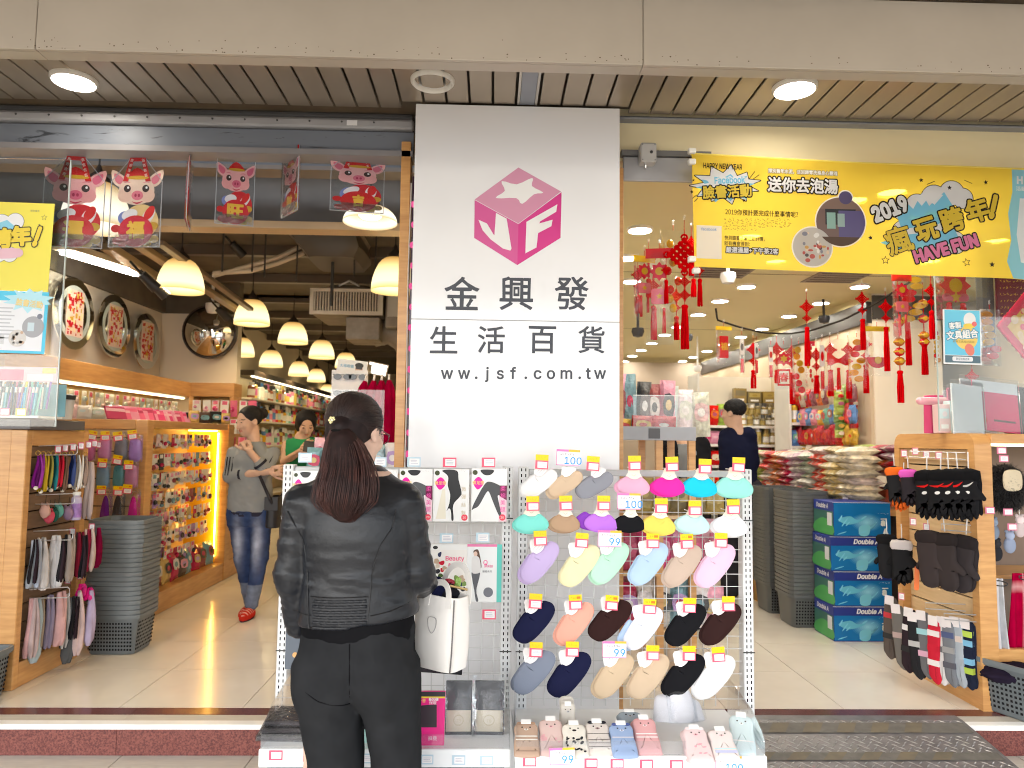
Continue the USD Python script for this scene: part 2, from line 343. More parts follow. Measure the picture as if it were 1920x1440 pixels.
# -- THE SETTING
rng = random.Random(7)
SOF = 3.06; YF = 3.5; STEP = 3.58; FL = 0.14
B = MB().box((-60, -60, -.4), (60, -4.2, -.13)); put('road', B, 'concrete', kind='structure')
B = MB().box((-30, -4.2, -.3), (30, 3.58, -.012)); pave = put('pavement', B, 'grout', kind='structure')
w = .6
for i in range(-5, 6):
 for j in range(7):
  x0, y0 = i * w + .12, 3.58 - (j + 1) * w
  put('paving_tile', MB().box((x0 + .0015, y0 + .0015, -.0118), (x0 + w - .0015, y0 + w - .0015, rng.uniform(-.0006, .0006)), ch=.001), 'street_tile', pave)
B = MB().box((-5.2, 3.60, -.2), (6, 22, FL - .012)); fl = put('shop_floor', B, 'grout', kind='structure')
for i in range(-8, 9):
 for j in range(0, 19):
  x0, y0 = i * w - .005, 3.79 + j * w
  put('floor_tile', MB().box((x0 + .0018, y0 + .0018, FL - .0118), (x0 + w - .0018, y0 + w - .0018, FL + rng.uniform(-.0004, .0004))), 'shop_tile', fl)
for x0, x1 in ((-5.2, -1.71), (-1.708, -.42), (.64, 1.93), (1.932, 6)):
 put('threshold_band', MB().box((x0, 3.70, FL - .0118), (x1, 3.788, FL)), 'granite_dark', fl)
 put('threshold_strip', MB().box((x0, 3.625, FL - .0118), (x1, 3.698, FL - .001)), 'street_tile', fl)
st = thing('door_step', 'speckled dark red granite step with a white nosing below both shop openings', 'step', (0, STEP, 0), kind=None)
for x0, x1 in ((-5.2, -3.0), (-2.998, -1.712), (-1.71, -.42), (.64, 1.93), (1.932, 4.2)):
 put('riser_slab', MB().box((x0, 0, -.01), (x1, .02, FL - .024)), 'granite_red', st)
for x0, x1 in ((-5.2, -.42), (.64, 4.2)):
 put('nosing', MB().box((x0, -.008, FL - .023), (x1, .044, FL + .001), (.82, .82, .80), ch=.002), 'paint', st)
# -- arcade soffit: slats, fascia, downlights
sf = put('arcade_ceiling', MB().box((-9, -1.9, SOF + .05), (9, 3.62, SOF + .12)), 'dark_soffit', kind='structure')
pitch = .1085
for i in range(-31, 32):
 xc = .148 + i * pitch
 if i == 0:
  put('grey_panel', MB().box((xc - .034, 2.62, SOF + .002), (xc + .034, 3.405, SOF + .014), (.28, .30, .34)), 'paint', sf)
  for sg in (-1, 1):
   put('ceiling_slat', MB().box((xc + sg * .036, 2.62, SOF), (xc + sg * .047, 3.405, SOF + .012), (.62, .59, .54)), 'slat_metal', sf)
  continue
 hw = pitch / 2 - .0055
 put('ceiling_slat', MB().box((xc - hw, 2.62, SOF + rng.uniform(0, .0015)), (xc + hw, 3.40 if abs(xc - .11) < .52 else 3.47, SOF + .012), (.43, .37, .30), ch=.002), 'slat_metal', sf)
for i in range(-26, 27):      # nearer field of slats, in front of the fascia
 xc = .148 + i * pitch * 1.4
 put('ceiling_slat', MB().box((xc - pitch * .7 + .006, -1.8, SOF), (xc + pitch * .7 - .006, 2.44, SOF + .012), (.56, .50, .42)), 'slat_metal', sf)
rf_ = random.Random(3)
fa = thing('fascia_beam', 'long beige painted fascia hanging below the slatted arcade ceiling', 'fascia', (0, 2.5, 2.795))
zb = 2.795
xs = [-9, P(68, 50, 2.5)[0], P(1206, 60, 2.5)[0], 9]
for a, b in zip(xs[:-1], xs[1:]):
 put('fascia_panel', MB().box((a + .0012, 0, 0), (b - .0012, .018, SOF - zb - .002), ch=.002), 'fascia_paint', fa)
 put('underside_panel', MB().box((a + .0012, .0185, 0), (b - .0012, .075, .012)), 'fascia_paint', fa)
mk_ = MB()
for _ in range(150):
 x, z = rf_.uniform(-2.6, 2.9), .004 + abs(rf_.gauss(0, .022)); mk_.face(affinity.translate(blob(0, 0, rf_.uniform(.001, .0035), rf_.uniform(.001, .003), 6), x, z), .0006, (.12, .09, .06))
put('grime_specks', mk_, 'matte', fa, kind='stuff')
emit('lamp_white', (1, .93, .82), 14.0); usdkit.material(stage, LK + 'lamp_warm', {'a': ('attribute', {'attribute': 'col'}), 'e': ('emission', {'strength': .5})}, [('a.color', 'e.color')], surface='e.emission'); emit('led_yellow', (1, .62, .13), 7.5); emit('lamp_cool', (1, .94, .82), 34.0); emit('led_strip', (1, .84, .5), 2.6)
def ring_prof(r, t=.02, d=.02): return [(r * .80, 0), (r * .82, -d * .55), (r * .9, -d), (r * .985, -d * .6), (r, 0), (r * .8, 0)]
for px, py, on, lab in ((139, 148, 1, 'lit round downlight in the slatted arcade ceiling over the left opening'), (811, 150, 0, 'unlit round downlight in the slatted ceiling just above the white sign'), (1490, 163, 1, 'lit round downlight in the slatted arcade ceiling over the yellow banner')):
 c = F(px, py, SOF)
 t = thing('arcade_downlight', lab, 'ceiling light', tuple(c), group=None)
 put('trim_ring', MB().lathe(ring_prof(.098), (.80, .78, .72), 40), 'paint', t, smooth=40)
 if on: put('lamp_disc', MB().lathe([(0, -.006), (.078, -.006), (.08, -.003)], sides=32), 'lamp_white', t)
 else:
  put('reflector', MB().lathe([(.079, -.002), (.07, .02), (.04, .035), (0, .036)], (.75, .75, .76), 32), 'steel', t, smooth=True)
# -- column, sign panel and its trims
PXL, PXR, YP = -.378, .590, 3.40
col = thing('sign_column', 'tall glossy white sign panel with pink cube logo and dark lettering', 'shop sign', (.106, YP, 0))
zs = P(970, 601, YP)[2]
hwid = (PXR - PXL) / 2
for z0, z1 in ((0.002, zs - .0012), (zs + .0012, 3.052)):
 put('sign_panel', MB().box((-hwid, 0, z0), (hwid, .03, z1), (.82, .825, .84), ch=.0015), 'acrylic_sign', col)
put('column_core', MB().box((-hwid + .004, .031, 0), (hwid - .004, .62, 3.05), (.35, .3, .26)), 'matte', col)
def S(px, py): p = P(px, py, YP - .001); return (p[0] - .106, p[2])
def SP(pts): return Polygon([S(*q) for q in pts])
pinkL, pinkR, pinkT, wht = (.80, .085, .30), (.74, .10, .36), (.79, .36, .50), (.82, .82, .81)
lg = MB()
lg.face(SP([(890, 375), (972, 420), (970, 497), (889, 446)]), .0006, (.64, .150, .34))
lg.face(SP([(972, 420), (1053, 360), (1051, 446), (970, 497)]), .0006, (.64, .095, .29))
lg.face(SP([(890, 374), (972, 314), (1052, 359), (972, 419)]), .0006, (.64, .32, .44))
lg.face(SP([(930, 399), (950, 410), (959, 466), (957, 470), (943, 466), (920, 449), (905, 432), (897, 412), (913, 419), (925, 439), (927, 441)]), .0012, wht)
lg.face(SP([(987, 416), (1045, 383), (1043, 397), (1013, 415), (1011, 419), (1036, 412), (1034, 424), (1009, 437), (1006, 464), (985, 475)]), .0012, wht)
st5 = [(975, 347), (993, 340), (996, 334), (998, 347), (1017, 360), (1000, 364), (984, 382), (971, 372), (931, 371), (946, 358), (942, 342), (960, 347)]
lg.face(smoothpoly([S(*q) for q in [(998, 334), (997, 349), (1018, 361), (1001, 364), (979, 382), (968, 371), (930, 371), (947, 358), (941, 340), (969, 346)]], 3).buffer(.001), .0012, wht)
put('logo', lg, 'print', col)
ink = (.055, .06, .075)
def sign_text(s, cxs, y, hpx, name):
 m = MB()
 for ch, cx in zip(s, cxs):
  u, v = S(cx, y); g = glyphs(ch, .1, True, 1)
  m.face(text_at(g, u, v, h=hpx * px_m(YP)), .0008, ink)
 put(name, m, 'print', col)
sign_text('金興發', (866, 968, 1072), 550, 64, 'lettering')
sign_text('生活百貨', (832, 921, 1017, 1109), 637, 52, 'lettering')
m = MB()
for ch, cx in zip('ww.jsf.com.tw', (838, 870, 893, 913, 938, 962, 986, 1008, 1033, 1062, 1087, 1103, 1125)):
 u, v = S(cx, 702); g = glyphs(ch, 21 * px_m(YP), False, 2)
 x0, y0, x1, y1 = g.bounds; m.face(affinity.translate(g, u - (x0 + x1) / 2, v - 8 * px_m(YP)), .0008, ink)
put('lettering', m, 'print', col)
jb = thing('door_jamb', 'tall timber door jamb with a white cable, left of the white sign', 'door jamb', (-.47, YF, 0))
xa = P(746, 560, YF)[0] + .47; xb = P(764, 560, YF)[0] + .47
put('timber_post', MB().box((xa, 0, .14), (xb, .09, P(755, 265, YF)[2]), ch=.002), 'wood', jb)
cab = [(xb + .004, -.004, z) for z in np.linspace(.2, 2.7, 40)]; cab = [(x + .003 * math.sin(z * 5), y, z) for x, y, z in cab]
put('cable', MB().tube(cab, .003, (.7, .66, .6)), 'plastic', jb)
ls = thing('light_strip', 'dark vertical strip with a row of round pink lights beside the sign', 'light strip', (-.4, YF + .01, 0))
put('backing', MB().box((xb + .47 - .47 - .066 + .006, 0, .14), (.036, .05, 2.74), (.06, .035, .06)), 'gloss', ls)
emit('pink_glow', (.9, .12, .34), .22)
for k in range(24):
 z = .3 + k * .1
 put('round_light', MB().lathe([(0, .006), (.012, .005), (.0165, 0)], (.8, .2, .4), 16, (.008 if k % 2 else .012, -.002, z), 'y', sx=.8), 'pink_glow', ls)
jr = thing('door_jamb', 'narrow timber door jamb tight against the right edge of the white sign', 'door jamb', (.62, YF, 0))
put('timber_post', MB().box((-.026, 0, .14), (.006, .09, 2.80), ch=.002), 'wood', jr)
# -- left head: shutter rail, scuffed steel beam
hd = thing('shutter_rail', 'ribbed aluminium shutter rail above the left opening', 'shutter rail', (-3, YF, 2.95))
z0 = P(300, 232, YF)[2] - 2.95; z1 = SOF - 2.95
put('guide_back', MB().box((-4, .05, z0), (2.60, .09, z1), (.05, .05, .055)), 'paint', hd)
for k, (a, b, c) in enumerate(((z1 - .034, z1 - .006, .06), (z1 - .062, z1 - .036, .30), (z0 + .004, z0 + .048, .36))):
 put('rail_rib', MB().box((-4, .0 + .006 * (2 - k), a), (2.60, .049, b), (c, c, c * 1.03), ch=.008), 'steel_paint', hd)
for x in np.arange(-1.0, 2.5, .155):
 put('screw', MB().lathe([(0, .004), (.004, .003), (.005, 0)], (.12, .12, .12), 10, (x, -.004, z0 + .03), 'y'), 'steel', hd)
put('sticker', MB().box((2.28, -.006, z0 + .012), (2.33, -.004, z0 + .038), (.8, .8, .8)), 'print', hd)
bm = thing('steel_beam', 'scuffed blue grey steel beam across the top of the left opening', 'beam', (-3, YF, 2.82))
zt, zl, zl2 = P(300, 233, YF)[2] - 2.82, P(300, 272, YF)[2] - 2.82, P(300, 283, YF)[2] - 2.82
put('web', MB().box((-4, .03, zl), (2.60, .06, zt)), 'beam_blue', bm)
put('flange', MB().box((-4, .0, zl2), (2.60, .12, zl - .001), (.24, .23, .235)), 'steel_paint', bm)
b2 = thing('steel_beam', 'second dusky steel beam just inside the left opening, behind the pig bags', 'beam', (0, 4.35, 2.7))
put('web', MB().box((-5.2, 0, P(300, 310, 4.35)[2] - 2.7), (-.42, .05, .42), (.135, .15, .175)), 'steel_paint', b2)
put('flange', MB().box((-5.2, -.05, P(300, 318, 4.35)[2] - 2.7), (-.42, .1, P(300, 310, 4.35)[2] - 2.701), (.2, .17, .15)), 'steel_paint', b2)
b3 = thing('bulkhead', 'grey bulkhead panel with tan lower edge across the left shop ceiling', 'bulkhead', (0, 4.9, 2.6))
zz = P(400, 428, 4.9)[2]
put('panel', MB().box((-5.2, 0, zz - 2.6 + .052), (-.42, .06, .9), (.17, .17, .18)), 'steel_paint', b3)
put('lower_edge', MB().box((-5.2, -.03, zz - 2.6), (-.42, .12, zz - 2.6 + .05), (.58, .42, .26)), 'paint', b3)
# -- right head: rail, cream lintel, bracket box
hr = thing('shutter_rail', 'dark grey steel rail under the ceiling over the right opening', 'shutter rail', (.6, YF, 2.95))
put('channel', MB().box((.0, -.01, P(1400, 227, YF)[2] - 2.95), (5, .06, SOF - 2.951), (.14, .15, .17), ch=.004), 'steel_paint', hr)
put('lip', MB().box((.0, -.025, P(1400, 227, YF)[2] - 2.95 - .012), (5, .061, P(1400, 227, YF)[2] - 2.951), (.24, .25, .27), ch=.003), 'steel_paint', hr)
CEI = 2.85
put('lintel_wall', MB().box((.6, YF + .03, CEI - .004), (6, YF + .2, 3.3)), 'cream_wall', kind='structure')
bx = thing('shutter_motor_box', 'small grey steel box with a key switch under the cream lintel', 'switch box', tuple(P(1215, 287, YF - .06)))
put('box', MB().box((-.038, -.02, -.05), (.038, .05, .045), (.45, .44, .42), ch=.006), 'steel_paint', bx)
put('key_switch', MB().lathe([(0, .006), (.006, .005), (.008, 0)], (.1, .1, .1), 12, (.012, -.021, -.002), 'y'), 'steel', bx)
put('pull_pin', MB().tube([(-.014, 0, -.05), (-.014, 0, -.075)], .005, (.6, .6, .6)), 'steel', bx)
for dx, dz in ((-.03, .035), (.03, .035), (-.03, -.04), (.03, -.04)):
 put('screw', MB().lathe([(0, .003), (.003, .002), (.004, 0)], (.3, .3, .3), 8, (dx, -.021, dz), 'y'), 'steel', bx)
pl = thing('head_plate', 'grey perforated steel plate on the lintel behind the switch box', 'plate', tuple(P(1230, 315, YF)))
put('plate', MB().box((-.16, 0, -.065), (.20, .02, .055), (.34, .34, .35), ch=.004), 'steel_paint', pl)
put('upper_rail', MB().box((-.17, -.01, .058), (.27, .03, .085), (.16, .16, .16)), 'steel_paint', pl)
# -- shells of the two shop rooms
LZ = 3.25
put('upper_storey', MB().box((-9, 3.44, 3.36), (9, 21, 3.6)), 'dark_soffit', kind='structure')
put('ceiling_left', MB().box((-5.4, 4.2, LZ), (-.42, 21, LZ + .1)), 'dark_soffit', kind='structure')
put('wall_left', MB().box((-3.78, 3.7, FL), (-3.70, 8.32, 2.84)), 'beige_wall', kind='structure')
put('wall_left_upper', MB().box((-3.80, 3.7, 2.841), (-3.66, 8.30, LZ)), 'dark_soffit', kind='structure')
put('wall_left_front', MB().box((-9, 3.62, FL), (-3.3, 3.70, LZ), (.3, .28, .26)), 'matte', kind='structure')
put('wall_left_back', MB().box((-3.70, 8.30, FL), (P(446, 640, 8.3)[0], 8.42, 2.84)), 'beige_wall', kind='structure')
put('wall_left_back_upper', MB().box((-3.70, 8.30, 2.841), (P(446, 640, 8.3)[0], 8.42, LZ)), 'dark_soffit', kind='structure')
put('wall_left_inner', MB().box((-4.02, 8.43, FL), (-3.92, 21, LZ)), 'beige_wall', kind='structure')
put('wall_far_left', MB().box((-4.02, 20.4, FL), (-.42, 20.5, LZ)), 'beige_wall', kind='structure')
put('wall_middle', MB().box((-.30, 4.6, FL), (.5, 20.4, LZ)), 'beige_wall', kind='structure')
put('ceiling_right', MB().box((.5, YF + .2, CEI), (7, 14.6, CEI + .1)), 'cream_ceiling', kind='structure')
put('wall_far_right', MB().box((.5, 13.6, FL), (7, 13.7, CEI)), 'beige_wall', kind='structure')
put('wall_right', MB().box((4.6, 3.7, FL), (4.7, 13.6, CEI)), 'beige_wall', kind='structure')
tw = P(1165, 700, 12.0)[0], P(1360, 700, 12.0)[0]
put('wall_taupe', MB().box((tw[0], 12.0, FL), (tw[1], 12.1, P(1260, 680, 12)[2])), 'taupe_wall', kind='structure')
put('wall_cream_corner', MB().box((tw[1] + .002, 11.6, FL), (P(1385, 700, 11.6)[0], 12.1, CEI)), 'beige_wall', kind='structure')
# -- THE TWO WIRE RACKS ON THE PAVEMENT
YR = 3.08; YDL = 2.655; YDR = 2.60; DK = .400
WHITE = (.80, .81, .81); GREYP = (.62, .64, .65)
def rack(label, ul, ur, front_l, front_r, YD):
 """A wheeled display rack: slotted uprights, wire grid, top tube, base shelf with price strip and clear guards."""
 xl, xr = P(ul, 1000, YR)[0], P(ur, 1000, YR)[0]; xc = (xl + xr) / 2; zt = 1.355
 t = thing('display_rack', label, 'display rack', (xc, YR, 0), group=None)
 xl -= xc; xr -= xc
 for x in (xl, xr):
  put('upright', MB().box((x - .021, -.03, .12), (x + .021, .03, zt + .006), (.72, .73, .73), ch=.003), 'steel_paint', t)
  m = MB()
  for z in np.arange(.38, zt - .01, .0235):
   for dx in (-.0085, .0085): m.box((x + dx - .0022, -.0306, z), (x + dx + .0022, -.0302, z + .0125), (.03, .03, .035))
  put('upright_slots', m, 'matte', t, kind='stuff')
 put('top_tube', MB().box((xl + .022, -.016, zt - .028), (xr - .022, .016, zt - .002), (.55, .57, .58), ch=.004), 'steel_paint', t)
 m = MB()
 for x in np.arange(xl + .045, xr - .03, .05): m.tube([(x, 0, DK), (x, 0, zt - .03)], .0019, (.66, .67, .67), 5)
 put('wire_grid', m, 'steel_paint', t, kind='stuff')
 m = MB()
 for z in np.arange(.43, zt - .03, .05): m.tube([(xl + .02, -.004, z), (xr - .02, -.004, z)], .0019, (.66, .67, .67), 5)
 put('wire_grid', m, 'steel_paint', t, kind='stuff')
 for z in (.62, 1.15):
  for x in (xl, xr): put('cable_tie', MB().box((x - .024, -.033, z), (x + .024, -.031, z + .004), (.03, .03, .03)), 'plastic', t)
 fl_, fr_ = P(front_l, 1400, YD)[0] - xc, P(front_r, 1400, YD)[0] - xc
 yd = YD - YR
 put('base_shelf', MB().box((fl_, yd, DK - .022), (fr_, -.035, DK), (.74, .75, .75), ch=.003), 'steel_paint', t)
 put('price_strip', MB().box((fl_, yd - .012, DK - .056), (fr_, yd - .001, DK + .004), (.84, .86, .87), ch=.003), 'gloss', t)
 put('base_frame', MB().box((fl_ + .02, yd + .03, .27), (fr_ - .02, -.03, DK - .024), (.10, .10, .11)), 'matte', t)
 for x in (xl, xr):
  for y in (yd + .06, -.06):
   c = put('castor', MB().lathe([(0, -.012), (.03, -.012), (.033, 0), (.03, .012), (0, .012)], (.05, .05, .05), 20, (x, y, .034), 'x'), 'plastic', t, smooth=40)
   put('castor_fork', MB().box((x - .02, y - .02, .068), (x + .02, y + .02, .27), (.5, .5, .5)), 'steel_paint', c)
 g = MB().box((fl_ + .004, yd - .002, DK + .005), (fr_ - .004, yd + .001, DK + .05)); put('front_guard', g, 'clear_acrylic', t)
 for x in (fl_ + .002, fr_ - .005):
  pts = [(0, 0), (.40, 0), (.40, .14), (.30, .135), (.12, .11), (.03, .075), (0, .05)]
  v = [(x + dx, yd + a, .402 + b) for dx in (0, .003) for a, b in pts]; n = len(pts)
  f = [[0, k, k + 1] for k in range(1, n - 1)] + [[n, n + k + 1, n + k] for k in range(1, n - 1)] + [[k, (k + 1) % n, n + (k + 1) % n] for k in range(n)] + [[k, n + (k + 1) % n, n + k] for k in range(n)]
  put('side_guard', MB().add(v, f), 'clear_acrylic', t)
 return xc
rack('left wheeled wire rack of boxed tights on the pavement, behind the leather jacket', 540, 950, 487, 957, YDL)
rack('right wheeled wire rack hung with rows of low socks on the pavement', 980, 1397, 966, 1436, YDR)
# -- small printed price tags
PINK = (.80, .17, .24); YEL = (.86, .62, .08)
def pt(px, py, Y): return tuple(P(px, py, Y))
def scribble(m, x0, x1, z, h, col, r, n=5, zz=.0014):
 """Tiny illegible pen strokes."""
 for k in range(n):
  a = x0 + (x1 - x0) * (k + .15) / n; b = x0 + (x1 - x0) * (k + .85) / n
  for _ in range(2):
   p, q = (r.uniform(a, b), z + r.uniform(-h, h)), (r.uniform(a, b), z + r.uniform(-h, h))
   m.face(LineString([p, q]).buffer(h * .16, 1), zz, col)
def tag_art(m, w, h, yellow, r, col=PINK, u=0, v=0):
 zy = h * .40 if yellow else 0
 if yellow:
  m.box((u - w / 2, -.0006, v + h / 2 - zy), (u + w / 2, 0, v + h / 2), YEL)
  red = yellow == 2
  scribble(m, u - w * .36, u + w * .05 if red else u + w * .36, v + h / 2 - zy * .5, zy * .2, (.62, .45, .04) if not red else (.5, .3, .03), r, 3, .0008)
  if red: m.face(sbox(u + w * .1, v + h / 2 - zy * .72, u + w * .4, v + h / 2 - zy * .3), .0008, (.75, .22, .05))
 m.box((u - w / 2, -.0005, v - h / 2), (u + w / 2, 0, v + h / 2 - zy - .0002), col)
 hh = h - zy; m.face(sbox(u - w * .33, v - h / 2 + hh * .14, u + w * .42, v + h / 2 - zy - hh * .16), .0008, (.86, .85, .85))
 for k in range(3): m.face(sbox(u - w * .24, v - h / 2 + hh * (.32 + .16 * k), u + w * (.2 + .15 * r.random()), v - h / 2 + hh * (.37 + .16 * k)), .0011, (.45, .45, .55))
def price_tag(px, py, Y, label, yellow=1, wpx=24, hpx=None, hook=.14, col=PINK, group=None, tilt=0, hookcol=(.75, .75, .75)):
 s = px_m(Y); hpx = hpx or (27 if yellow else 18)
 t = thing('price_tag', label, 'price tag', pt(px, py, Y), (0, tilt, 0), group)
 m = MB(); tag_art(m, wpx * s, hpx * s, yellow, random.Random(int(px * 7 + py)), col); put('label_card', m, 'print', t)
 if hook:
  z = -hpx * s * .5
  put('hook_wire', MB().tube([(0, .002, z * .2), (0, .004, z * .6), (0, .02, z * .8), (0, hook, z * .8)], .0022, hookcol, 5), 'steel', t)
 return t
def price_sign(px, py, Y, digits, label, w=44, h=29, tilt=2, hook=.12):
 s = px_m(Y); t = thing('price_sign', label, 'price sign', pt(px, py, Y), (0, tilt, 0)); w *= s; h *= s
 m = MB().box((-w / 2, -.0006, -h / 2), (w / 2, 0, h / 2), (.86, .80, .84)); r = random.Random(int(px))
 m.face(sbox(-w / 2, h * .36, w * .02, h / 2), .001, (.80, .25, .50)); m.face(sbox(w * .02, h * .36, w / 2, h / 2), .001, (.88, .52, .12))
 m.face(sbox(-w / 2, -h / 2, -w * .47, h * .36), .001, (.80, .3, .5)); m.face(sbox(-w / 2, -h / 2, w / 2, -h * .44), .001, (.82, .4, .6))
 scribble(m, -w * .36, w * .26, h * .2, h * .07, (.05, .05, .06), r, 6); scribble(m, -w * .44, -w * .05, -h * .05, h * .06, (.75, .5, .62), r, 4); scribble(m, -w * .44, -w * .08, -h * .24, h * .06, (.75, .4, .55), r, 4)
 m.face(text_at(glyphs(digits, .1, False, 1), w * .22, -h * .18, h=h * .46), .0014, (.10, .36, .78)); put('sign_card', m, 'print', t)
 put('holder', MB().tube([(0, .002, 0), (0, .003, -h * .55), (0, hook, -h * .6)], .0018, (.8, .8, .8), 5), 'plastic', t)
# -- puffy textile shapes
def outline(pts, n=4): return np.array(smoothpoly(pts, n).exterior.coords)[:-1]
def puffy(m, o, thick, y, col, dome=.35, back=True):
 """An outline in the facade plane, swollen towards the viewer; y is its middle plane."""
 o = np.asarray(o, float)
 if Polygon(o).exterior.is_ccw is False: o = o[::-1]
 t = np.roll(o, -1, 0) - np.roll(o, 1, 0); t /= np.linalg.norm(t, axis=1, keepdims=True) + 1e-12; nin = np.stack([-t[:, 1], t[:, 0]], 1)
 c = o.mean(0); n = len(o); wmin = np.sqrt(Polygon(o).area) * .5; rings, hs = [], []
 for a, h in ((0, 0), (.04, .45), (.12, .75), (.26, .93), (.45, 1.0)):
  p = o + nin * wmin * a * .6; p = p + (c - p) * (a * .55); rings.append(p); hs.append(h)
 for sg in ((1, -1) if back else (1,)):
  v = np.vstack([np.stack([p[:, 0], np.full(n, y - sg * h * thick / 2), p[:, 1]], 1) for p, h in zip(rings, hs)] + [[[c[0], y - sg * thick * .52, c[1]]]])
  f = []
  for k in range(len(rings) - 1):
   for i in range(n):
    j = (i + 1) % n; f.append([k * n + i, k * n + j, (k + 1) * n + j]); f.append([k * n + i, (k + 1) * n + j, (k + 1) * n + i])
  e = (len(rings) - 1) * n
  for i in range(n): f.append([e + i, e + (i + 1) % n, len(v) - 1])
  f = np.array(f); m.add(v, f if sg > 0 else f[:, ::-1], col)
 return m
FOOT = np.array([(17, 37), (30, 33), (35, 20), (27, 2), (11, -18), (-6, -34), (-22, -39), (-36, -30), (-38, -16), (-29, 0), (-17, 16), (-8, 14), (2, 20), (9, 31)], float)
LINER = np.array([(-14, 15), (-5, 11), (6, 11), (14, 15), (24, 8), (31, -2), (29, -12), (18, -18), (0, -20), (-18, -17), (-30, -9), (-31, 1), (-24, 9)], float)
YS = 2.94
def rot2(p, a): a = math.radians(a); return p @ np.array([[math.cos(a), math.sin(a)], [-math.sin(a), math.cos(a)]])
def sock_pair(px, py, col, label, shape='foot', sc=1.0, ang=0, back=(-5, -3), backcol=None, seed=0):
 r = random.Random(seed); s = px_m(YS); t = thing('sock_pair', label, 'socks', pt(px, py, YS))
 o = FOOT if shape == 'foot' else LINER
 o = rot2(o * sc * np.array([r.uniform(.97, 1.03), r.uniform(.97, 1.03)]), ang) * s; o = outline(o, 4)
 put('front_sock', puffy(MB(), o, .013, 0, col), 'knit', t, smooth=True)
 put('back_sock', puffy(MB(), o + np.array(back) * s, .012, .012, backcol or tuple(.9 * np.array(col))), 'knit', t, smooth=True)
 if shape == 'foot':
  c = outline(rot2(np.array([(-19, 40), (12, 42), (8, 26), (1, 18), (-8, 13), (-17, 16), (-20, 28)], float) * sc, ang) * s, 2)
  m = MB().poly(Polygon(c), -.002, -.001, (.84, .84, .83)); x = c.mean(0)
  for k in range(3):
   a = np.array([(-9 + 6 * k, -5), (-1 + 6 * k, 4)]) * s * sc + x; m.face(LineString(a).buffer(.0007), -.0008, (.5, .5, .52))
 else:
  c = outline(rot2(np.array([(-9, 32), (9, 32), (11, 22), (16, 14), (8, 9), (0, 8), (-8, 9), (-16, 14), (-11, 22)], float) * sc, ang) * s, 2)
  m = MB().poly(Polygon(c), -.002, -.001, (.80, .77, .66)); x = c.mean(0)
  for sg in (-1, 1): m.face(LineString([(x[0], x[1] - .004), (x[0] + sg * .008, x[1] + .002)]).buffer(.0006), -.0008, (.5, .42, .3))
 put('card', m, 'print', t)
 return t
W8 = (.80, .80, .80); BEI = (.62, .47, .33); GRY = (.26, .27, .31); BLK = (.012, .012, .014); NAV = (.014, .016, .05); BRN = (.035, .016, .015)
row = lambda k: ('top', 'second', 'third', 'fourth', 'lowest')[k]
SOCKS = [  # px, py, colour, words, row, shape, scale, angle
 (1012, 906, W8, 'white', 0, 'foot', .82, -14), (1062, 907, BEI, 'beige', 0, 'foot', .78, -16), (1117, 909, GRY, 'grey', 0, 'foot', .8, -18),
 (1188, 909, (.80, .42, .58), 'pale pink', 0, 'liner', 1, -2), (1254, 910, (.80, .035, .38), 'magenta', 0, 'liner', 1, -2), (1314, 911, (.02, .55, .76), 'bright cyan', 0, 'liner', 1, -4), (1378, 912, (.30, .72, .64), 'mint green', 0, 'liner', 1.1, -1),
 (997, 979, (.22, .72, .64), 'aquamarine', 1, 'liner', 1.02, 2), (1060, 979, (.46, .31, .20), 'tan', 1, 'liner', .9, -1), (1127, 979, (.50, .19, .74), 'violet', 1, 'liner', 1, -3), (1182, 980, BLK, 'black', 1, 'liner', .9, -2),
 (1236, 983, (.83, .66, .13), 'yellow', 1, 'liner', 1, -5), (1300, 981, (.52, .77, .76), 'pale aqua', 1, 'liner', 1, -4), (1370, 984, (.78, .78, .82), 'cool white', 1, 'liner', 1.05, -4),
 (1014, 1053, (.54, .43, .70), 'lavender', 2, 'foot', 1, 0), (1089, 1060, (.78, .73, .46), 'pale yellow', 2, 'foot', 1.03, 3), (1146, 1055, (.46, .76, .58), 'pale green', 2, 'foot', 1.0, 2), (1219, 1056, (.44, .60, .80), 'sky blue', 2, 'foot', 1, 2), (1283, 1060, (.55, .43, .35), 'sand', 2, 'foot', 1, 1), (1344, 1060, (.80, .52, .68), 'baby pink', 2, 'foot', 1.03, 2),
 (1004, 1166, NAV, 'navy', 3, 'foot', 1, 0), (1080, 1168, (.80, .39, .30), 'peach', 3, 'foot', 1, 2), (1147, 1163, BRN, 'dark brown', 3, 'foot', 1.03, -2), (1208, 1177, (.74, .76, .86), 'white over pale blue', 3, 'foot', 1.0, 2), (1289, 1171, BLK, 'black', 3, 'foot', 1, 0), (1355, 1169, BRN, 'chocolate brown', 3, 'foot', 1, -2),
 (1003, 1260, (.22, .25, .32), 'heather grey', 4, 'foot', 1.06, 0), (1071, 1264, NAV, 'navy', 4, 'foot', 1.06, 1), (1153, 1266, (.60, .46, .31), 'beige', 4, 'foot', 1.05, 2), (1219, 1267, (.60, .46, .32), 'beige', 4, 'foot', 1.06, 3), (1285, 1266, BLK, 'black', 4, 'foot', 1.06, 0), (1343, 1268, W8, 'white', 4, 'foot', 1.06, 0)]
TAGS = {0: [(1016, 866), None, (1112, 869), (1190, 868), (1260, 870), (1322, 874), (1385, 871)], 1: [(999, 944), (1061, 943), (1132, 943), None, (1240, 948), (1303, 952), (1375, 950)],
  2: [(1013, 1009), (1091, 1013), None, (1224, 1014), (1288, 1015), (1352, 1013)], 3: [(1004, 1127), (1079, 1129), (1147, 1130), (1218, 1137), (1293, 1135), (1366, 1132)],
  4: [(1005, 1218), (1073, 1217), None, (1224, 1224), (1292, 1225), (1347, 1227)]}
seen = {}
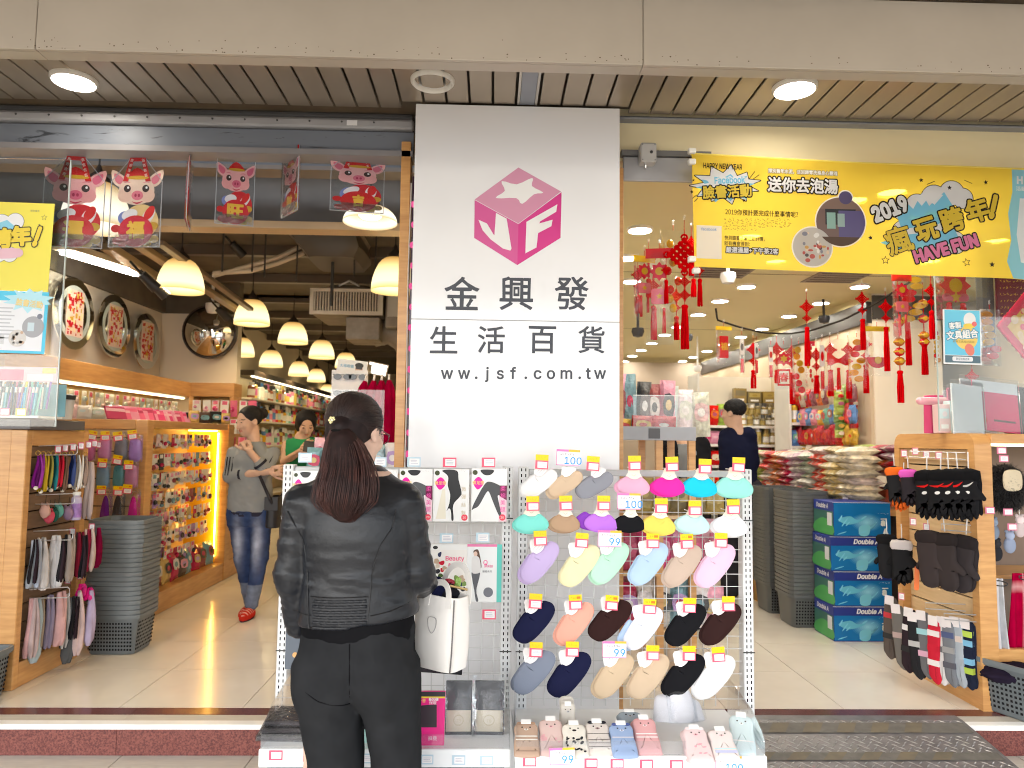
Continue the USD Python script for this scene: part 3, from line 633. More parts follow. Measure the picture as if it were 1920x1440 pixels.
for k, (px, py, c, wd, rw, sh, sc, an) in enumerate(SOCKS):
 i = seen.get(rw, 0); seen[rw] = i + 1
 extra = ''
 if wd == 'beige' and rw == 4: extra = ' under the pink price sign' if i == 2 else ', right of the price sign'
 kind = 'low cut sock pair' if sh == 'foot' else 'oval shoe liner pair'
 bc = (.42, .56, .76) if wd.startswith('white over') else ((.25, .06, .5) if wd == 'violet' else None)
 bk = (-11, -3) if wd.startswith('white over') else ((-16, 3) if wd == 'violet' else (random.Random(k).uniform(-6, -2), random.Random(k).uniform(-4, 0)))
 sock_pair(px, py, c, f'{wd} {kind} in the {row(rw)} sock row{extra}', sh, sc, an, bk, bc, k)
 tg = TAGS[rw][i]
 if tg: price_tag(tg[0], tg[1], YS - .03, f'yellow price tag above {wd} socks, {row(rw)} row{extra}', 2 if rw in (3,) and i in (1, 2, 3) or rw == 2 and i in (3, 4) else 1, hook=YR - YS + .02, tilt=random.Random(k).uniform(-4, 4))
for px, py, d, lb in ((1065, 858, '100', 'pink price sign reading 100 standing above the top rail of the sock rack'), (1179, 940, '100', 'pink price sign reading 100 over the black shoe liners'), (1143, 1010, '99', 'pink price sign reading 99 over the pale green socks'), (1152, 1218, '99', 'pink price sign reading 99 over the beige socks in the lowest row'), (1054, 1418, '99', 'pink price sign reading 99 clipped to the base shelf price strip')):
 price_sign(px, py, YS - .035 if py < 1400 else YDR - .045, d, lb, tilt=random.Random(px).uniform(-3, 3), hook=.1 if py < 1400 else .01, w=44 if py < 1400 else 46, h=30)
price_sign(1366, 1433, YDR - .045, '100', 'pink price sign at the right end of the base shelf price strip', hook=.01, w=48, h=30)
# -- ankle socks with animal faces standing in rows on the base shelf
def animal_sock(px, py, Y, body, label, face, wpx=40, hpx=84, lean=60, stripes=None, spots=None, ears=None, rz=0):
 s = px_m(Y); w, h = wpx * s * 1.08, hpx * s * .80
 c = F(px, py + 5, DK + .04); t = thing('animal_sock', label, 'socks', tuple(c), (-lean, 0, rz))
 o = outline(np.array([(-.40, -.5), (-.5, -.38), (-.49, -.05), (-.45, .12), (-.48, .34), (-.36, .47), (0, .5), (.36, .47), (.48, .34), (.45, .12), (.49, -.05), (.5, -.38), (.40, -.5)]) * [w, h], 3)
 m = puffy(MB(), o, .022, 0, body)
 put('sock_body', m, 'knit', t, smooth=True)
 for k in range(2): put('stacked_sock', puffy(MB(), o * .97, .018, .02 + .018 * k, tuple(.93 * np.array(body))).move((0, 0, .012 + .014 * k)), 'knit', t, smooth=True)
 m = MB(); zz = .0118
 for z, hh, c in stripes or (): m.face(sbox(-w * .43, h * z, w * .43, h * (z + hh)), zz, c)
 r = random.Random(px)
 for _ in range(spots or 0):
  m.face(smoothpoly([(a * .5 * w * .16 * r.uniform(.5, 1.4), b * h * .05 * r.uniform(.5, 1.3)) for a, b in ((1, 0), (.4, 1), (-.7, .8), (-1, -.2), (0, -1))], 2).buffer(0) if False else affinity.translate(blob(0, 0, w * r.uniform(.05, .12), h * r.uniform(.02, .04), 8, r.uniform(0, 90)), r.uniform(-.36, .36) * w, r.uniform(-.42, .02) * h), zz, face)
 for sg in (-1, 1):
  m.face(blob(sg * w * .16, h * .30, w * .035, n=8), zz + .0004, (.02, .02, .02))
  if ears: m.face(blob(sg * w * .26, h * .42, w * .12, h * .05, 10), zz, ears)
 m.face(blob(0, h * .24, w * .09, h * .03, 10), zz, face); m.face(blob(0, h * .245, w * .03, n=6), zz + .0005, (.05, .02, .02))
 put('knit_face', m, 'knit', t, kind='stuff')
 put('paper_band', MB().box((-w * .2, -.014, h * .40), (w * .2, -.012, h * .53), (.82, .82, .80)), 'print', t)
 return t
YB = 2.80; BK = (.03, .03, .035)
animal_sock(987, 1382, YB, (.50, .35, .26), 'brown bear ankle socks with cream stripes at the left end of the base shelf', (.75, .7, .62), stripes=((.02, .035, (.8, .77, .7)), (-.08, .035, (.8, .77, .7)), (-.4, .02, (.3, .2, .15))), ears=(.4, .26, .18))
animal_sock(1034, 1378, YB, (.70, .52, .48), 'pale pink pig ankle socks with dots on the base shelf', (.75, .42, .44), hpx=92, spots=9)
animal_sock(1078, 1384, YB, (.74, .70, .62), 'cream ankle socks with black cow spots on the base shelf', BK, spots=16)
animal_sock(1122, 1380, YB, (.66, .60, .55), 'striped cream cat ankle socks with black ears on the base shelf', (.3, .2, .2), stripes=((-.1, .015, BRN), (-.2, .015, BRN), (-.3, .015, BRN), (.08, .015, BRN)), ears=BK)
animal_sock(1168, 1384, YB, (.30, .40, .60), 'blue grey dog ankle socks with navy ears on the base shelf', (.6, .65, .75), ears=(.08, .11, .28), stripes=((.02, .03, (.62, .6, .62)),))
animal_sock(1212, 1376, YB, (.70, .38, .38), 'rose pink striped ankle socks with a grey pair behind on the base shelf', (.8, .6, .6), hpx=94, stripes=((.0, .03, (.8, .75, .74)), (-.09, .03, (.8, .75, .74))))
animal_sock(1308, 1392, YB - .02, (.76, .60, .60), 'pale pink rabbit ankle socks with round ears on the base shelf', (.8, .4, .45), spots=5, ears=(.8, .7, .7))
animal_sock(1356, 1392, YB - .02, (.74, .66, .64), 'cream and lilac banded ankle socks on the base shelf', (.7, .5, .5), hpx=76, stripes=((-.32, .08, (.5, .52, .72)), (-.2, .03, (.5, .7, .72))))
animal_sock(1391, 1374, YB + .03, (.60, .72, .74), 'pale blue ankle socks leaning against the right guard of the base shelf', (.75, .8, .8), hpx=104, rz=-16, stripes=((-.2, .03, (.8, .8, .8)),))
animal_sock(1183, 1352, YB + .13, (.30, .35, .38), 'dark grey ankle socks behind the rose pink pair', (.4, .4, .4), hpx=60)
animal_sock(1065, 1345, YB + .13, (.66, .62, .55), 'cream ankle socks standing up behind the cow spot pair', (.5, .5, .5), wpx=26, hpx=70, lean=20)
def bag_shape(w, h, puff=.02, n=(9, 11), seed=0, crimp=.0):
 """A sealed pouch: two swollen sheets meeting at flat crimped edges."""
 r = np.random.default_rng(seed); nu, nv = n
 u, v = np.meshgrid(np.linspace(-.5, .5, nu), np.linspace(-.5, .5, nv), indexing='ij')
 env = np.clip((1 - (2 * np.abs(u)) ** 3) * (1 - (2 * np.abs(v)) ** 4), 0, 1)
 out = []
 for sg in (1, -1):
  z = sg * puff * env * (1 + .35 * (r.random(u.shape) - .5)); p = np.stack([u * w, -z, v * h], -1).reshape(-1, 3)
  i, j = np.meshgrid(np.arange(nu - 1), np.arange(nv - 1), indexing='ij'); a = i * nv + j
  q = np.stack([a, a + nv, a + nv + 1, a + 1], -1).reshape(-1, 4); out.append((p, q if sg > 0 else q[:, ::-1]))
 return out
def add_bag(m, w, h, puff, col, seed=0, at=(0, 0, 0), R=None, n=(9, 11)):
 for p, q in bag_shape(w, h, puff, n, seed):
  if R is not None: p = p @ np.asarray(R).T
  m.add(p + np.asarray(at), q, col)
 return m
for k, (px, py) in enumerate(((1248, 1335), (1278, 1322), (1300, 1345))):
 t = thing('clear_packet', ('crumpled clear packet of white socks lying behind the animal socks', 'clear packet of pale grey socks standing at the back of the base shelf', 'clear packet with a white lace sock right of the other packets')[k], 'packet', pt(px, py, 2.93), (-25, 0, (-12, 5, 16)[k]))
 put('film', add_bag(MB(), .115, .15, .02, (1, 1, 1), k), 'clear_bag', t, smooth=True)
 put('folded_sock', puffy(MB(), outline(np.array([(-.04, -.06), (.04, -.06), (.045, .02), (.03, .06), (-.03, .06), (-.045, .02)]), 3), .02, 0, (.72, .71, .73)), 'knit', t, smooth=True)
# -- boxed tights
def tights_pack(x0, x1, y0, y1, Y, art, label, depth=.016, tilt=(0, 0, 0), seed=0):
 s = px_m(Y); w, h = (x1 - x0) * s, (y1 - y0) * s; c = P((x0 + x1) / 2, (y0 + y1) / 2, Y); r = random.Random(seed)
 t = thing('tights_pack', label, 'tights pack', tuple(c), tilt)
 base = {'photo': (.80, .78, .74), 'girl': (.78, .80, .80), 'pink': (.80, .03, .24), 'black': (.02, .02, .024), 'grey': (.12, .14, .17), 'mint': (.45, .72, .66), 'sleeve': (.03, .03, .035)}.get(art, (.84, .84, .83))
 put('box', MB().box((-w / 2, 0, -h / 2), (w / 2, depth, h / 2), base, ch=.001), 'print', t)
 m = MB()
 def A(pts): return Polygon([((u - .5) * w, (v - .5) * h) for u, v in pts]).buffer(0)
 def SA(pts): return smoothpoly([((u - .5) * w, (v - .5) * h) for u, v in pts], 4)
 def T(txt, u, v, hh, col, z=.0012, cjk=True, st=0): m.face(text_at(glyphs(txt, .1, cjk, st), (u - .5) * w, (v - .5) * h, h=hh * h), z, col)
 skin = (.06, .062, .066); mag = (.82, .06, .38)
 if art in ('legs_a', 'legs_b', 'legs_c'):
  m.face(SA([(.18, .60), (.34, .72), (.20, .84), (.05, .73)]), .0006, mag); T('微足塑', .19, .73, .07, (.85, .75, .2), .0012)
  m.face(blob(-.4 * w, .42 * h, w * .07, n=14), .0006, (.05, .06, .02))
  if art == 'legs_a':
   m.face(SA([(.24, .97), (.64, .97), (.70, .80), (.79, .55), (.74, .47), (.56, .31), (.58, .05), (.52, .03), (.50, .2), (.44, .25), (.38, .2), (.45, .34), (.47, .52), (.40, .68), (.40, .86)]), .0006, (.015, .015, .017))
   m.face(A([(.08, .05), (.25, .62), (.33, .62), (.36, .05)]), .0005, (.80, .76, .64))
   for k, ch in enumerate('微彈絲對'): T(ch, .85, .62 - .15 * k, .085, (.62, .53, .38))
  else:
   g = skin if art == 'legs_b' else (.10, .105, .11)
   m.face(SA([(.26, .97), (.62, .97), (.56, .89), (.44, .87), (.33, .89)]), .0006, (.02, .02, .022))
   m.face(SA([(.02, .22), (.10, .37), (.36, .69), (.52, .75), (.80, .68), (.97, .58), (.97, .44), (.75, .50), (.80, .30), (.86, .10), (.78, .12), (.62, .36), (.50, .55), (.42, .54), (.22, .30), (.08, .24)]), .0007, g)
   m.face(A([(.78, .55), (1, .55), (1, .0), (.78, .0)]), .0005, (.80, .60, .66))
   m.face(A([(.80, .68), (1, .68), (1, .40), (.80, .48)]), .0011, (.16, .015, .07))
   for k, ch in enumerate('柔棉美腿'): T(ch, .89, .62 - .13 * k, .095, (.82, .15, .42), .0014)
  m.face(blob(.38 * w, -.42 * h, w * .09, n=16), .0008, (.78, .12, .16)); T('20', .88, .08, .04, (.9, .85, .8), .0012, False)
  scribble(m, w * .1, w * .4, h * .46, h * .01, (.5, .5, .5), r, 4, .0009)
 elif art == 'photo':
  m.face(A([(0, .9), (1, .9), (1, 1), (0, 1)]), .0005, (.80, .80, .78)); m.face(blob(-.38 * w, .44 * h, w * .07, h * .03, 14), .0008, (.03, .03, .03))
  for _ in range(60):
   u, v = r.random(), r.uniform(0, .85); c = r.choice([(.02, .02, .025), (.5, .04, .06), (.06, .1, .03), (.03, .04, .09), (.5, .38, .28), (.62, .55, .45), (.2, .3, .1)])
   if v < .42 or u < .38: m.face(affinity.translate(smoothpoly([(r.uniform(.4, 1) * w * .1 * math.cos(a), r.uniform(.4, 1) * h * .06 * math.sin(a)) for a in np.linspace(0, 5.2, 6)], 2), (u - .5) * w * .86, (v - .5) * h * .95), .0006 + r.random() * .0004, c)
  T('Beauty', .66, .74, .1, (.8, .12, .25), .0014, False, 1); T('& sexy', .7, .62, .09, (.8, .12, .25), .0014, False, 1)
 elif art == 'girl':
  m.face(A([(.86, 0), (1, 0), (1, 1), (.86, 1)]), .0005, (.14, .52, .46)); m.face(A([(0, .955), (.86, .955), (.86, 1), (0, 1)]), .0006, (.75, .25, .42))
  m.face(SA([(.18, .88), (.30, .91), (.36, .82), (.42, .62), (.36, .60), (.22, .80)]), .0006, (.10, .055, .04)); m.face(blob(-.26 * w, .33 * h, w * .055, h * .045, 14), .0009, (.75, .55, .45))
  m.face(SA([(.16, .78), (.34, .77), (.40, .56), (.34, .50), (.16, .50), (.13, .64)]), .001, (.70, .69, .68))
  m.face(SA([(.15, .52), (.36, .52), (.36, .42), (.28, .20), (.34, .03), (.27, .02), (.22, .20), (.15, .42)]), .0008, (.10, .105, .12))
  m.face(blob(.12 * w, -.33 * h, w * .14, h * .085, 20), .0007, (.16, .17, .2)); T('Q', .53, .68, .09, (.8, .1, .3), .0009, False, 1); T('彈美腿', .62, .62, .05, (.8, .2, .35)); T('保暖系列', .58, .53, .04, (.12, .12, .13))
 elif art == 'pink':
  m.face(A([(0, .92), (1, .92), (1, 1), (0, 1)]), .0006, (.02, .015, .02)); m.face(A([(0, .90), (1, .90), (1, .925), (0, .925)]), .0008, (.83, .62, .10))
  m.face(A([(.08, .44), (.78, .44), (.76, .80), (.12, .78)]), .0007, (.025, .012, .02)); m.face(SA([(.02, .62), (.06, .62), (.10, .44), (.34, .34), (.10, .36), (.02, .45)]), .0008, (.03, .012, .02))
  m.face(A([(.52, .86), (.80, .86), (.80, .91), (.52, .91)]), .0008, (.85, .75, .8)); T('500', .66, .885, .04, (.75, .02, .22), .0014, False, 1); T('金一發', .26, .86, .06, (.85, .72, .25)); T('保暖', .64, .83, .06, (.85, .8, .82)); T('褲襪', .66, .27, .07, (.85, .6, .7)); T('小腿束褲', .6, .12, .05, (.85, .6, .7))
 elif art == 'sleeve':
  m.face(A([(.03, .18), (.97, .18), (.97, .52), (.03, .52)]), .0006, (.50, .44, .34)); m.face(blob(0, -.14 * h, w * .2, h * .09, 22).difference(blob(0, -.14 * h, w * .16, h * .07, 22)), .0009, (.42, .36, .26)); T('TB', .5, .35, .05, (.42, .36, .26), .0011, False)
 elif art == 'grey':
  m.face(blob(.1 * w, -.25 * h, w * .16, n=16), .0006, (.72, .42, .2)); T('OK', .7, .1, .05, (.75, .5, .3), .001, False)
 if m.v: put('printed_front', m, 'print', t)
 return t
FR = 2.99
tights_pack(549, 600, 884, 980, FR, 'legs_c', 'boxed tights at the far left end of the top row of the left rack', seed=1)
tights_pack(616, 678, 881, 976, FR, 'legs_a', 'boxed black tights behind the ponytail in the top row of the left rack', seed=2)
tights_pack(684, 744, 881, 976, FR, 'legs_c', 'boxed grey tights beside the shopper\'s collar in the top row of the left rack', seed=3)
tights_pack(749, 810, 880, 976, FR, 'legs_c', 'boxed grey tights just right of the leather shoulder, third from the top right corner', seed=4)
tights_pack(813, 879, 880, 977, FR, 'legs_a', 'boxed black tights with crossed standing legs on the front of the pack', seed=5)
tights_pack(884, 950, 879, 977, FR, 'legs_b', 'boxed charcoal tights with a bent leg picture at the right end of the top row', seed=6)
tights_pack(808, 875, 1022, 1125, FR, 'photo', 'tights pack with a colourful photo cover hanging above the white handbag', seed=7)
tights_pack(876, 940, 1022, 1127, FR, 'girl', 'pale tights pack with a standing girl and a turquoise edge', seed=8, depth=.03)
tights_pack(771, 832, 1303, 1410, 2.70, 'pink', 'hot pink boxed tights on the base shelf below the white handbag', depth=.03, tilt=(-10, 0, 0))
tights_pack(836, 884, 1282, 1386, 2.80, 'sleeve', 'dark folded tights with a kraft sleeve next to the hot pink box', depth=.03, tilt=(-14, 0, 1))
tights_pack(890, 944, 1282, 1386, 2.80, 'sleeve', 'dark folded tights with a kraft sleeve at the right end of the left base shelf', depth=.03, tilt=(-14, 0, -2))
tights_pack(650, 700, 1310, 1408, 2.72, 'mint', 'mint green pack glimpsed between the shopper\'s legs', depth=.03, tilt=(-10, 0, 0))
tights_pack(536, 566, 1150, 1252, 2.98, 'grey', 'slate grey tights pack hanging left of the shopper\'s hip', depth=.02)
tights_pack(779, 866, 1236, 1262, 2.97, 'black', 'black patterned pack hanging just below the white handbag', depth=.02, tilt=(0, 4, 0))
for k, dz in enumerate((0, .022, .044)):
 c = F(535, 1385, DK + dz)
 t = thing('tights_pack', ('bottom', 'middle', 'topmost')[k] + ' black pack of the small stack at the left end of the left base shelf', 'tights pack', (c[0] - .01, 2.72 + .01 * k, DK + .003 + dz), (4, 0, (-3, 4, -5)[k]))
 put('card', MB().box((-.085, 0, 0), (.085, .13, .014), (.025, .018, .02), ch=.002), 'gloss', t)
 put('film', MB().box((-.088, -.003, -.002), (.088, .134, .0185)), 'clear_bag', t)
for k, (px, x) in enumerate(((836, 0), (890, 0))):
 c = P(px + 26, 1333, 2.785); t = thing('clear_packet', ('glossy clear bag round the dark tights next to the hot pink box', 'glossy clear bag round the dark tights at the right end of the base shelf')[k], 'packet', tuple(c), (-14, 0, 0))
 put('film', add_bag(MB(), .118, .245, .025, (1, 1, 1), 5 + k), 'clear_bag', t, smooth=True)
LB = 'blank white tag'
for px, py, y, wd in ((572, 858, 0, 'far left boxed tights'), (712, 866, 0, 'tights beside the collar'), (776, 866, 0, 'third tights pack from the right'), (843, 867, 1, 'crossed legs tights pack'), (916, 867, 1, 'bent leg tights pack'), (837, 1009, 0, 'photo cover tights pack'), (905, 1008, 0, 'turquoise edged tights pack'), (917, 1152, 1, 'turquoise edged tights pack, hung below it')):
 price_tag(px, py, 2.965, f'{"pink" if y else "pale blue"} framed price tag above the {wd}' if '1152' not in str(py) else 'pink framed price tag hanging below the turquoise edged tights pack', 0, 25, 18, hook=.1, col=PINK if y else (.52, .66, .75))
k = 0
for px, py, Yk in ((517, 1416, 0), (581, 1419, 0), (688, 1422, 1), (800, 1424, 1), (860, 1425, 1), (912, 1426, 1), (993, 1428, 0), (1108, 1431, 0), (1157, 1432, 0), (1212, 1433, 0), (1268, 1434, 0)):
 near = ('the black pack stack', 'the left trouser leg', 'the gap between the legs', 'the hot pink box', 'the first kraft sleeve', 'the second kraft sleeve', 'the brown bear socks', 'the striped cat socks', 'the blue dog socks', 'the rose striped socks', 'the clear packets')[k]; k += 1
 price_tag(px, py, (YDL if k < 7 else YDR) - .0135, f'{"pale blue" if Yk else "pink"} framed shelf price tag below {near}', 0, 24, 17, hook=0, col=(.5, .63, .72) if Yk else PINK)
# -- PEOPLE
def frame(yaw=0, pitch=0, roll=0):
 """Local axes of a head or torso: x to its right, y forward, z up; yaw turns to the viewer's left (anticlockwise from above)."""
 return rotm(0, 0, yaw) @ rotm(pitch, 0, 0) @ rotm(0, roll, 0)
def head_sdf(c, R, k=1.0):
 c = np.asarray(c, float)
 def fn(p):
  q = (p - c) @ R / k; x, y, z = q.T
  d = sd_ell(q, (0, -.012, .033), (.072, .092, .077))
  d = smin(d, sd_ell(q, (0, .028, -.022), (.058, .064, .082)), .03)
  d = smin(d, sd_ell(q, (0, .05, -.078), (.036, .034, .03)), .03)
  qa = q.copy(); qa[:, 0] = np.abs(x)
  d = smin(d, sd_ell(qa, (.036, .066, -.022), (.022, .02, .018)), .02)
  d = smax(d, -sd_ell(qa, (.030, .103, .010), (.019, .020, .012)), .012)
  d = smin(d, sd_cone(q, (0, .086, .012), (0, .106, -.026), .007, .0115), .012)
  d = smin(d, sd_ell(qa, (.010, .096, -.030), (.008, .010, .007)), .006)
  d = smin(d, sd_ell(q, (0, .086, -.052), (.022, .012, .0055)), .006); d = smin(d, sd_ell(q, (0, .084, -.063), (.018, .012, .006)), .005)
  d = smin(d, sd_ell(qa, (.030, .080, .009), (.013, .013, .011)), .003)
  ear = smax(sd_ell(qa, (.073, -.004, -.006), (.010, .019, .031)), -sd_ell(qa, (.083, .002, -.004), (.006, .010, .019)), .004)
  d = smin(d, ear, .006)
  return d * k
 return fn
def head_paint(v, c, R, k, skin):
 q = (v - np.asarray(c)) @ R / k; x, y, z = np.abs(q[:, 0]), q[:, 1], q[:, 2]; col = np.tile(np.asarray(skin, float), (len(v), 1))
 f = y > .06
 col[f & (np.abs(z + .057) < .009) & (x < .022)] = np.array(skin) * [.86, .5, .5]
 col[f & (np.hypot((x - .030) / .013, (z - .010) / .0048) < 1)] = (.02, .014, .012)
 col[f & (np.hypot((x - .030) / .020, (z - .027 + (x - .03) ** 2 * 6) / .0042) < 1)] = (.03, .02, .016)
 return col
def hand_sdf(wrist, R, side=1, curl=(20, 25, 30, 35), spread=4, thumb=(40, 25), k=1.0):
 """R columns: x towards the little finger side (times side), y along the fingers, z out of the back of the hand."""
 w = np.asarray(wrist, float); L = []
 def W(a): return w + R @ (np.asarray(a, float) * [side, 1, 1]) * k
 palm = [((-.028, .035, 0), .013), ((.026, .03, 0), .012), ((-.030, .085, .002), .0115), ((-.008, .09, .004), .0115), ((.014, .087, .003), .011), ((.032, .08, 0), .010), ((0, .005, 0), .020)]
 segs = [(palm[i], palm[j]) for i, j in ((6, 0), (6, 1), (0, 2), (0, 3), (1, 4), (1, 5), (2, 3), (3, 4), (4, 5), (0, 1))]
 for (a, ra), (b, rb) in segs: L.append((W(a), W(b), ra * k, rb * k))
 for i, (x, ln) in enumerate(((-.030, .068), (-.008, .078), (.014, .072), (.033, .056))):
  p = np.array([x, .085, .002]); a = 0; sp = math.radians((i - 1.5) * spread); r = .0088 - .0006 * (i == 3)
  for j, fr in enumerate((.46, .31, .23)):
   a += math.radians(curl[i] * (1, 1.1, .8)[j]); q = p + ln * fr * np.array([math.sin(sp), math.cos(a) * math.cos(sp), -math.sin(a)]); L.append((W(p), W(q), r * k, (r - .0009) * k)); p = q; r -= .0009
 p = np.array([-.026, .03, -.004]); a, b = math.radians(thumb[0]), math.radians(thumb[1])
 for j, ln in enumerate((.034, .030, .024)):
  q = p + ln * np.array([-math.sin(a), math.cos(a) * math.cos(b), -math.sin(b)]); L.append((W(p), W(q), (.0115 - .001 * j) * k, (.0105 - .001 * j) * k)); p = q; a *= .62
 def fn(p):
  d = None
  for a, b, ra, rb in L:
   e = sd_cone(p, a, b, ra, rb); d = e if d is None else smin(d, e, .004)
  return d
 pts = np.array([q for s_ in L for q in s_[:2]])
 return fn, pts.min(0) - .03, pts.max(0) + .03
def sd_stack(p, rows, k=1.0):
 """A body of stacked ellipses: rows of (z, centre x, centre y, radius x, radius y), rising in z."""
 a = np.asarray(rows, float); a = a[np.argsort(a[:, 0])]; z = p[:, 2]; zt = np.linspace(a[0, 0], a[-1, 0], 81); kk = np.hanning(19); kk /= kk.sum()
 g = [np.interp(z, zt, np.convolve(np.pad(np.interp(zt, a[:, 0], a[:, i]), 9, mode='reflect', reflect_type='odd'), kk, 'valid')) for i in range(1, 5)]
 dx, dy = p[:, 0] - g[0], p[:, 1] - g[1]
 n = (np.abs(dx / g[2]) ** 2.3 + np.abs(dy / g[3]) ** 2.3) ** (1 / 2.3)
 d = (n - 1) * np.minimum(g[2], g[3])
 return smax(d, np.maximum(a[0, 0] - z, z - a[-1, 0]), .012)
def wrinkle(v, amp, sc, seed=0, warpdir=(1, 1, 1)):
 return amp * (2 * meshkit.fbm(v * np.asarray(sc) + 50, 3, seed) - 1)
def cloth(name, fn, lo, hi, h, mat, col, parent, amp=0, sc=(20, 20, 14), seed=0, where=None, **kw):
 v, f = nets(fn, lo, hi, h)
 if amp:
  e = h * .5; n = np.stack([fn(v + d) - fn(v - d) for d in np.eye(3) * e], 1); n /= np.linalg.norm(n, axis=1, keepdims=True) + 1e-9
  wgt = where(v)[:, None] if where else 1; v = v + n * (wrinkle(v, amp, sc, seed)[:, None] * wgt)
 c = col(v) if callable(col) else col
 return put(name, MB().add(v, f, c), mat, parent, smooth=True, **kw)
def curves(name, lines, width, mat, parent):
 path = numbered(parent, name); b = UsdGeom.BasisCurves.Define(stage, path)
 b.CreateTypeAttr('linear'); b.CreateCurveVertexCountsAttr([len(l) for l in lines])
 b.CreatePointsAttr(Vt.Vec3fArray.FromNumpy(np.vstack(lines).astype(np.float32)))
 wd = np.concatenate([width * np.clip(1.15 - np.linspace(0, 1, len(l)) ** 3, .15, 1) for l in lines])
 b.CreateWidthsAttr(Vt.FloatArray.FromNumpy(wd.astype(np.float32))); b.SetWidthsInterpolation('vertex')
 UsdShade.MaterialBindingAPI.Apply(b.GetPrim()).Bind(UsdShade.Material.Get(stage, LK + mat)); return path
def hair_mat(name, c1, c2):
 N = {'g': ('geometry', {}), 'n': ('noise_texture', {'scale': 22.0, 'detail': 2.0}), 'r': ('rgb_ramp', {'ramp': [(0, c1), (.35, c1), (.7, c2), (1, c2)]}), 'p': ('principled_bsdf', {'roughness': .45, 'specular_ior_level': .35})}
 usdkit.material(stage, LK + name, N, [('g.position', 'n.vector'), ('n.fac', 'r.fac'), ('r.color', 'p.base_color')], surface='p.BSDF')
hair_mat('hair_dark', (.010, .006, .006), (.030, .016, .013)); hair_mat('hair_auburn', (.022, .008, .007), (.07, .023, .017)); hair_mat('hair_black', (.007, .006, .006), (.02, .017, .016))
# -- the shopper in the leather jacket, seen from behind
YW = 2.35; SK = (.66, .44, .34)
J = lambda px, py, dy=0: P(px, py, YW + dy)
base = np.array([J(668, 1200)[0], YW, 0.0])
def L(px, py, dy=0): return J(px, py, dy) - base * [1, 1, 0]
me = thing('person', 'shopper with an auburn ponytail, black leather jacket and dark trousers, facing the racks', 'person', tuple(base))
HC = L(668, 812, .02); HC[2] = 1.488; HR = frame(-24, -16, -3); HK = 1.0
neck0, neck1 = L(676, 868, .01), L(664, 915, .0)
shL, shR = L(566, 944, .0), L(757, 940, .01); elL, elR = L(547, 1080, .0), L(783, 1076, .03); wrL, wrR = L(560, 1172, .05), L(806, 1108, .27)
hf = head_sdf(HC, HR, HK)
hipL, hipR = L(618, 1250, .02), L(727, 1250, .02); ankL, ankR = np.array([-.12, .03, .09]), np.array([.13, .05, .09]); knL, knR = (hipL + ankL) / 2 + [0, .02, 0], (hipR + ankR) / 2 + [0, .02, 0]
chest = sd_stack
def trunk(p, g=0):
 return sd_stack(p, [(.70, 0, .02, .14 + g, .10 + g), (.92, 0, .01, .13 + g, .09 + g), (1.12, -.005, .01, .125 + g, .085 + g), (1.27, -.01, .015, .15 + g, .09 + g), (1.37, -.01, .02, .10 + g, .07 + g)])
def body(p):
 d = smin(hf(p), sd_chain(p, [HC + HR @ [0, -.02, -.06], neck0 * .5 + neck1 * .5, neck1], [.046, .046, .06]), .02)
 d = smin(d, trunk(p), .03)
 for a in ((shL, elL, wrL), (shR, elR, wrR)): d = smin(d, sd_chain(p, a, [.038, .032, .024]), .02)
 for a in ((hipL, knL, ankL), (hipR, knR, ankR)): d = smin(d, sd_chain(p, a, [.085, .055, .035]), .03)
 return d
v, f = nets(body, (-.36, -.2, .05), (.40, .40, 1.64), .0095)
hv, hfc = nets(lambda p: smin(hf(p), sd_chain(p, [HC + HR @ [0, -.02, -.06], neck0 * .5 + neck1 * .5, neck1], [.046, .046, .06]), .02), HC - .19, HC + .16, .005)
m = MB().add(v, f, SK).add(hv, hfc, head_paint(hv, HC, HR, HK, SK))
for wr, el, sd in ((wrL, elL, -1), (wrR, elR, 1)):
 dr = _n(wr - el) if sd > 0 else _n([.3, .94, -.12]); x = _n(np.cross(dr, [0, 0, 1])) ; z = np.cross(x, dr); R = np.stack([x, dr, z], 1)
 hfn, lo, hi = hand_sdf(wr, R, side=sd, curl=(35, 40, 42, 45)); v2, f2 = nets(hfn, lo, hi, .0042); m.add(v2, f2, SK)
put('body', m, 'skin', me, smooth=True)
HEM = .915
def jacket(p):
 d = sd_stack(p, [(HEM - .03, .008, .015, .190, .142), (.97, .004, .012, .178, .132), (1.06, 0, .008, .166, .122), (1.17, -.005, .005, .172, .122), (1.26, -.006, .012, .165, .115), (1.335, -.008, .02, .115, .088), (1.385, -.004, .03, .066, .062)])
 d = smin(d, sd_chain(p, [L(630, 925, .01), L(575, 942)], [.06, .060], .02), .035); d = smin(d, sd_chain(p, [L(700, 920, .02), L(748, 938, .01)], [.06, .058], .02), .035)
 a = sd_chain(p, [shL, elL, wrL], [.060, .051, .041], .02); b = sd_chain(p, [shR, elR, wrR], [.060, .054, .042], .02)
 d = smin(smin(d, a, .012), b, .012)
 lim = HEM - .018 * np.clip(-p[:, 0] / .2, -1, 1) + .5 * np.clip(p[:, 1] - .1, 0, 1) * 0
 armz = np.minimum(a, b) < .008
 return np.where(armz & (np.abs(p[:, 0]) > .165), d, smax(d, lim - p[:, 2], .006))
def wjk(v): return (1 - .9 * np.exp(-((v[:, 2] - .965) / .05) ** 4) * (np.abs(v[:, 0] + .03) < .11)) * (.22 + .9 * np.clip(np.maximum(np.exp(-((v[:, 2] - 1.04) / .07) ** 2), np.clip((np.abs(v[:, 0]) - .15) / .05, 0, 1)), 0, 1))
cloth('jacket', jacket, (-.36, -.22, .82), (.42, .42, 1.45), .0075, 'leather', (.0085, .0095, .012), me, amp=.0075, sc=(12, 14, 36), seed=3, where=wjk)
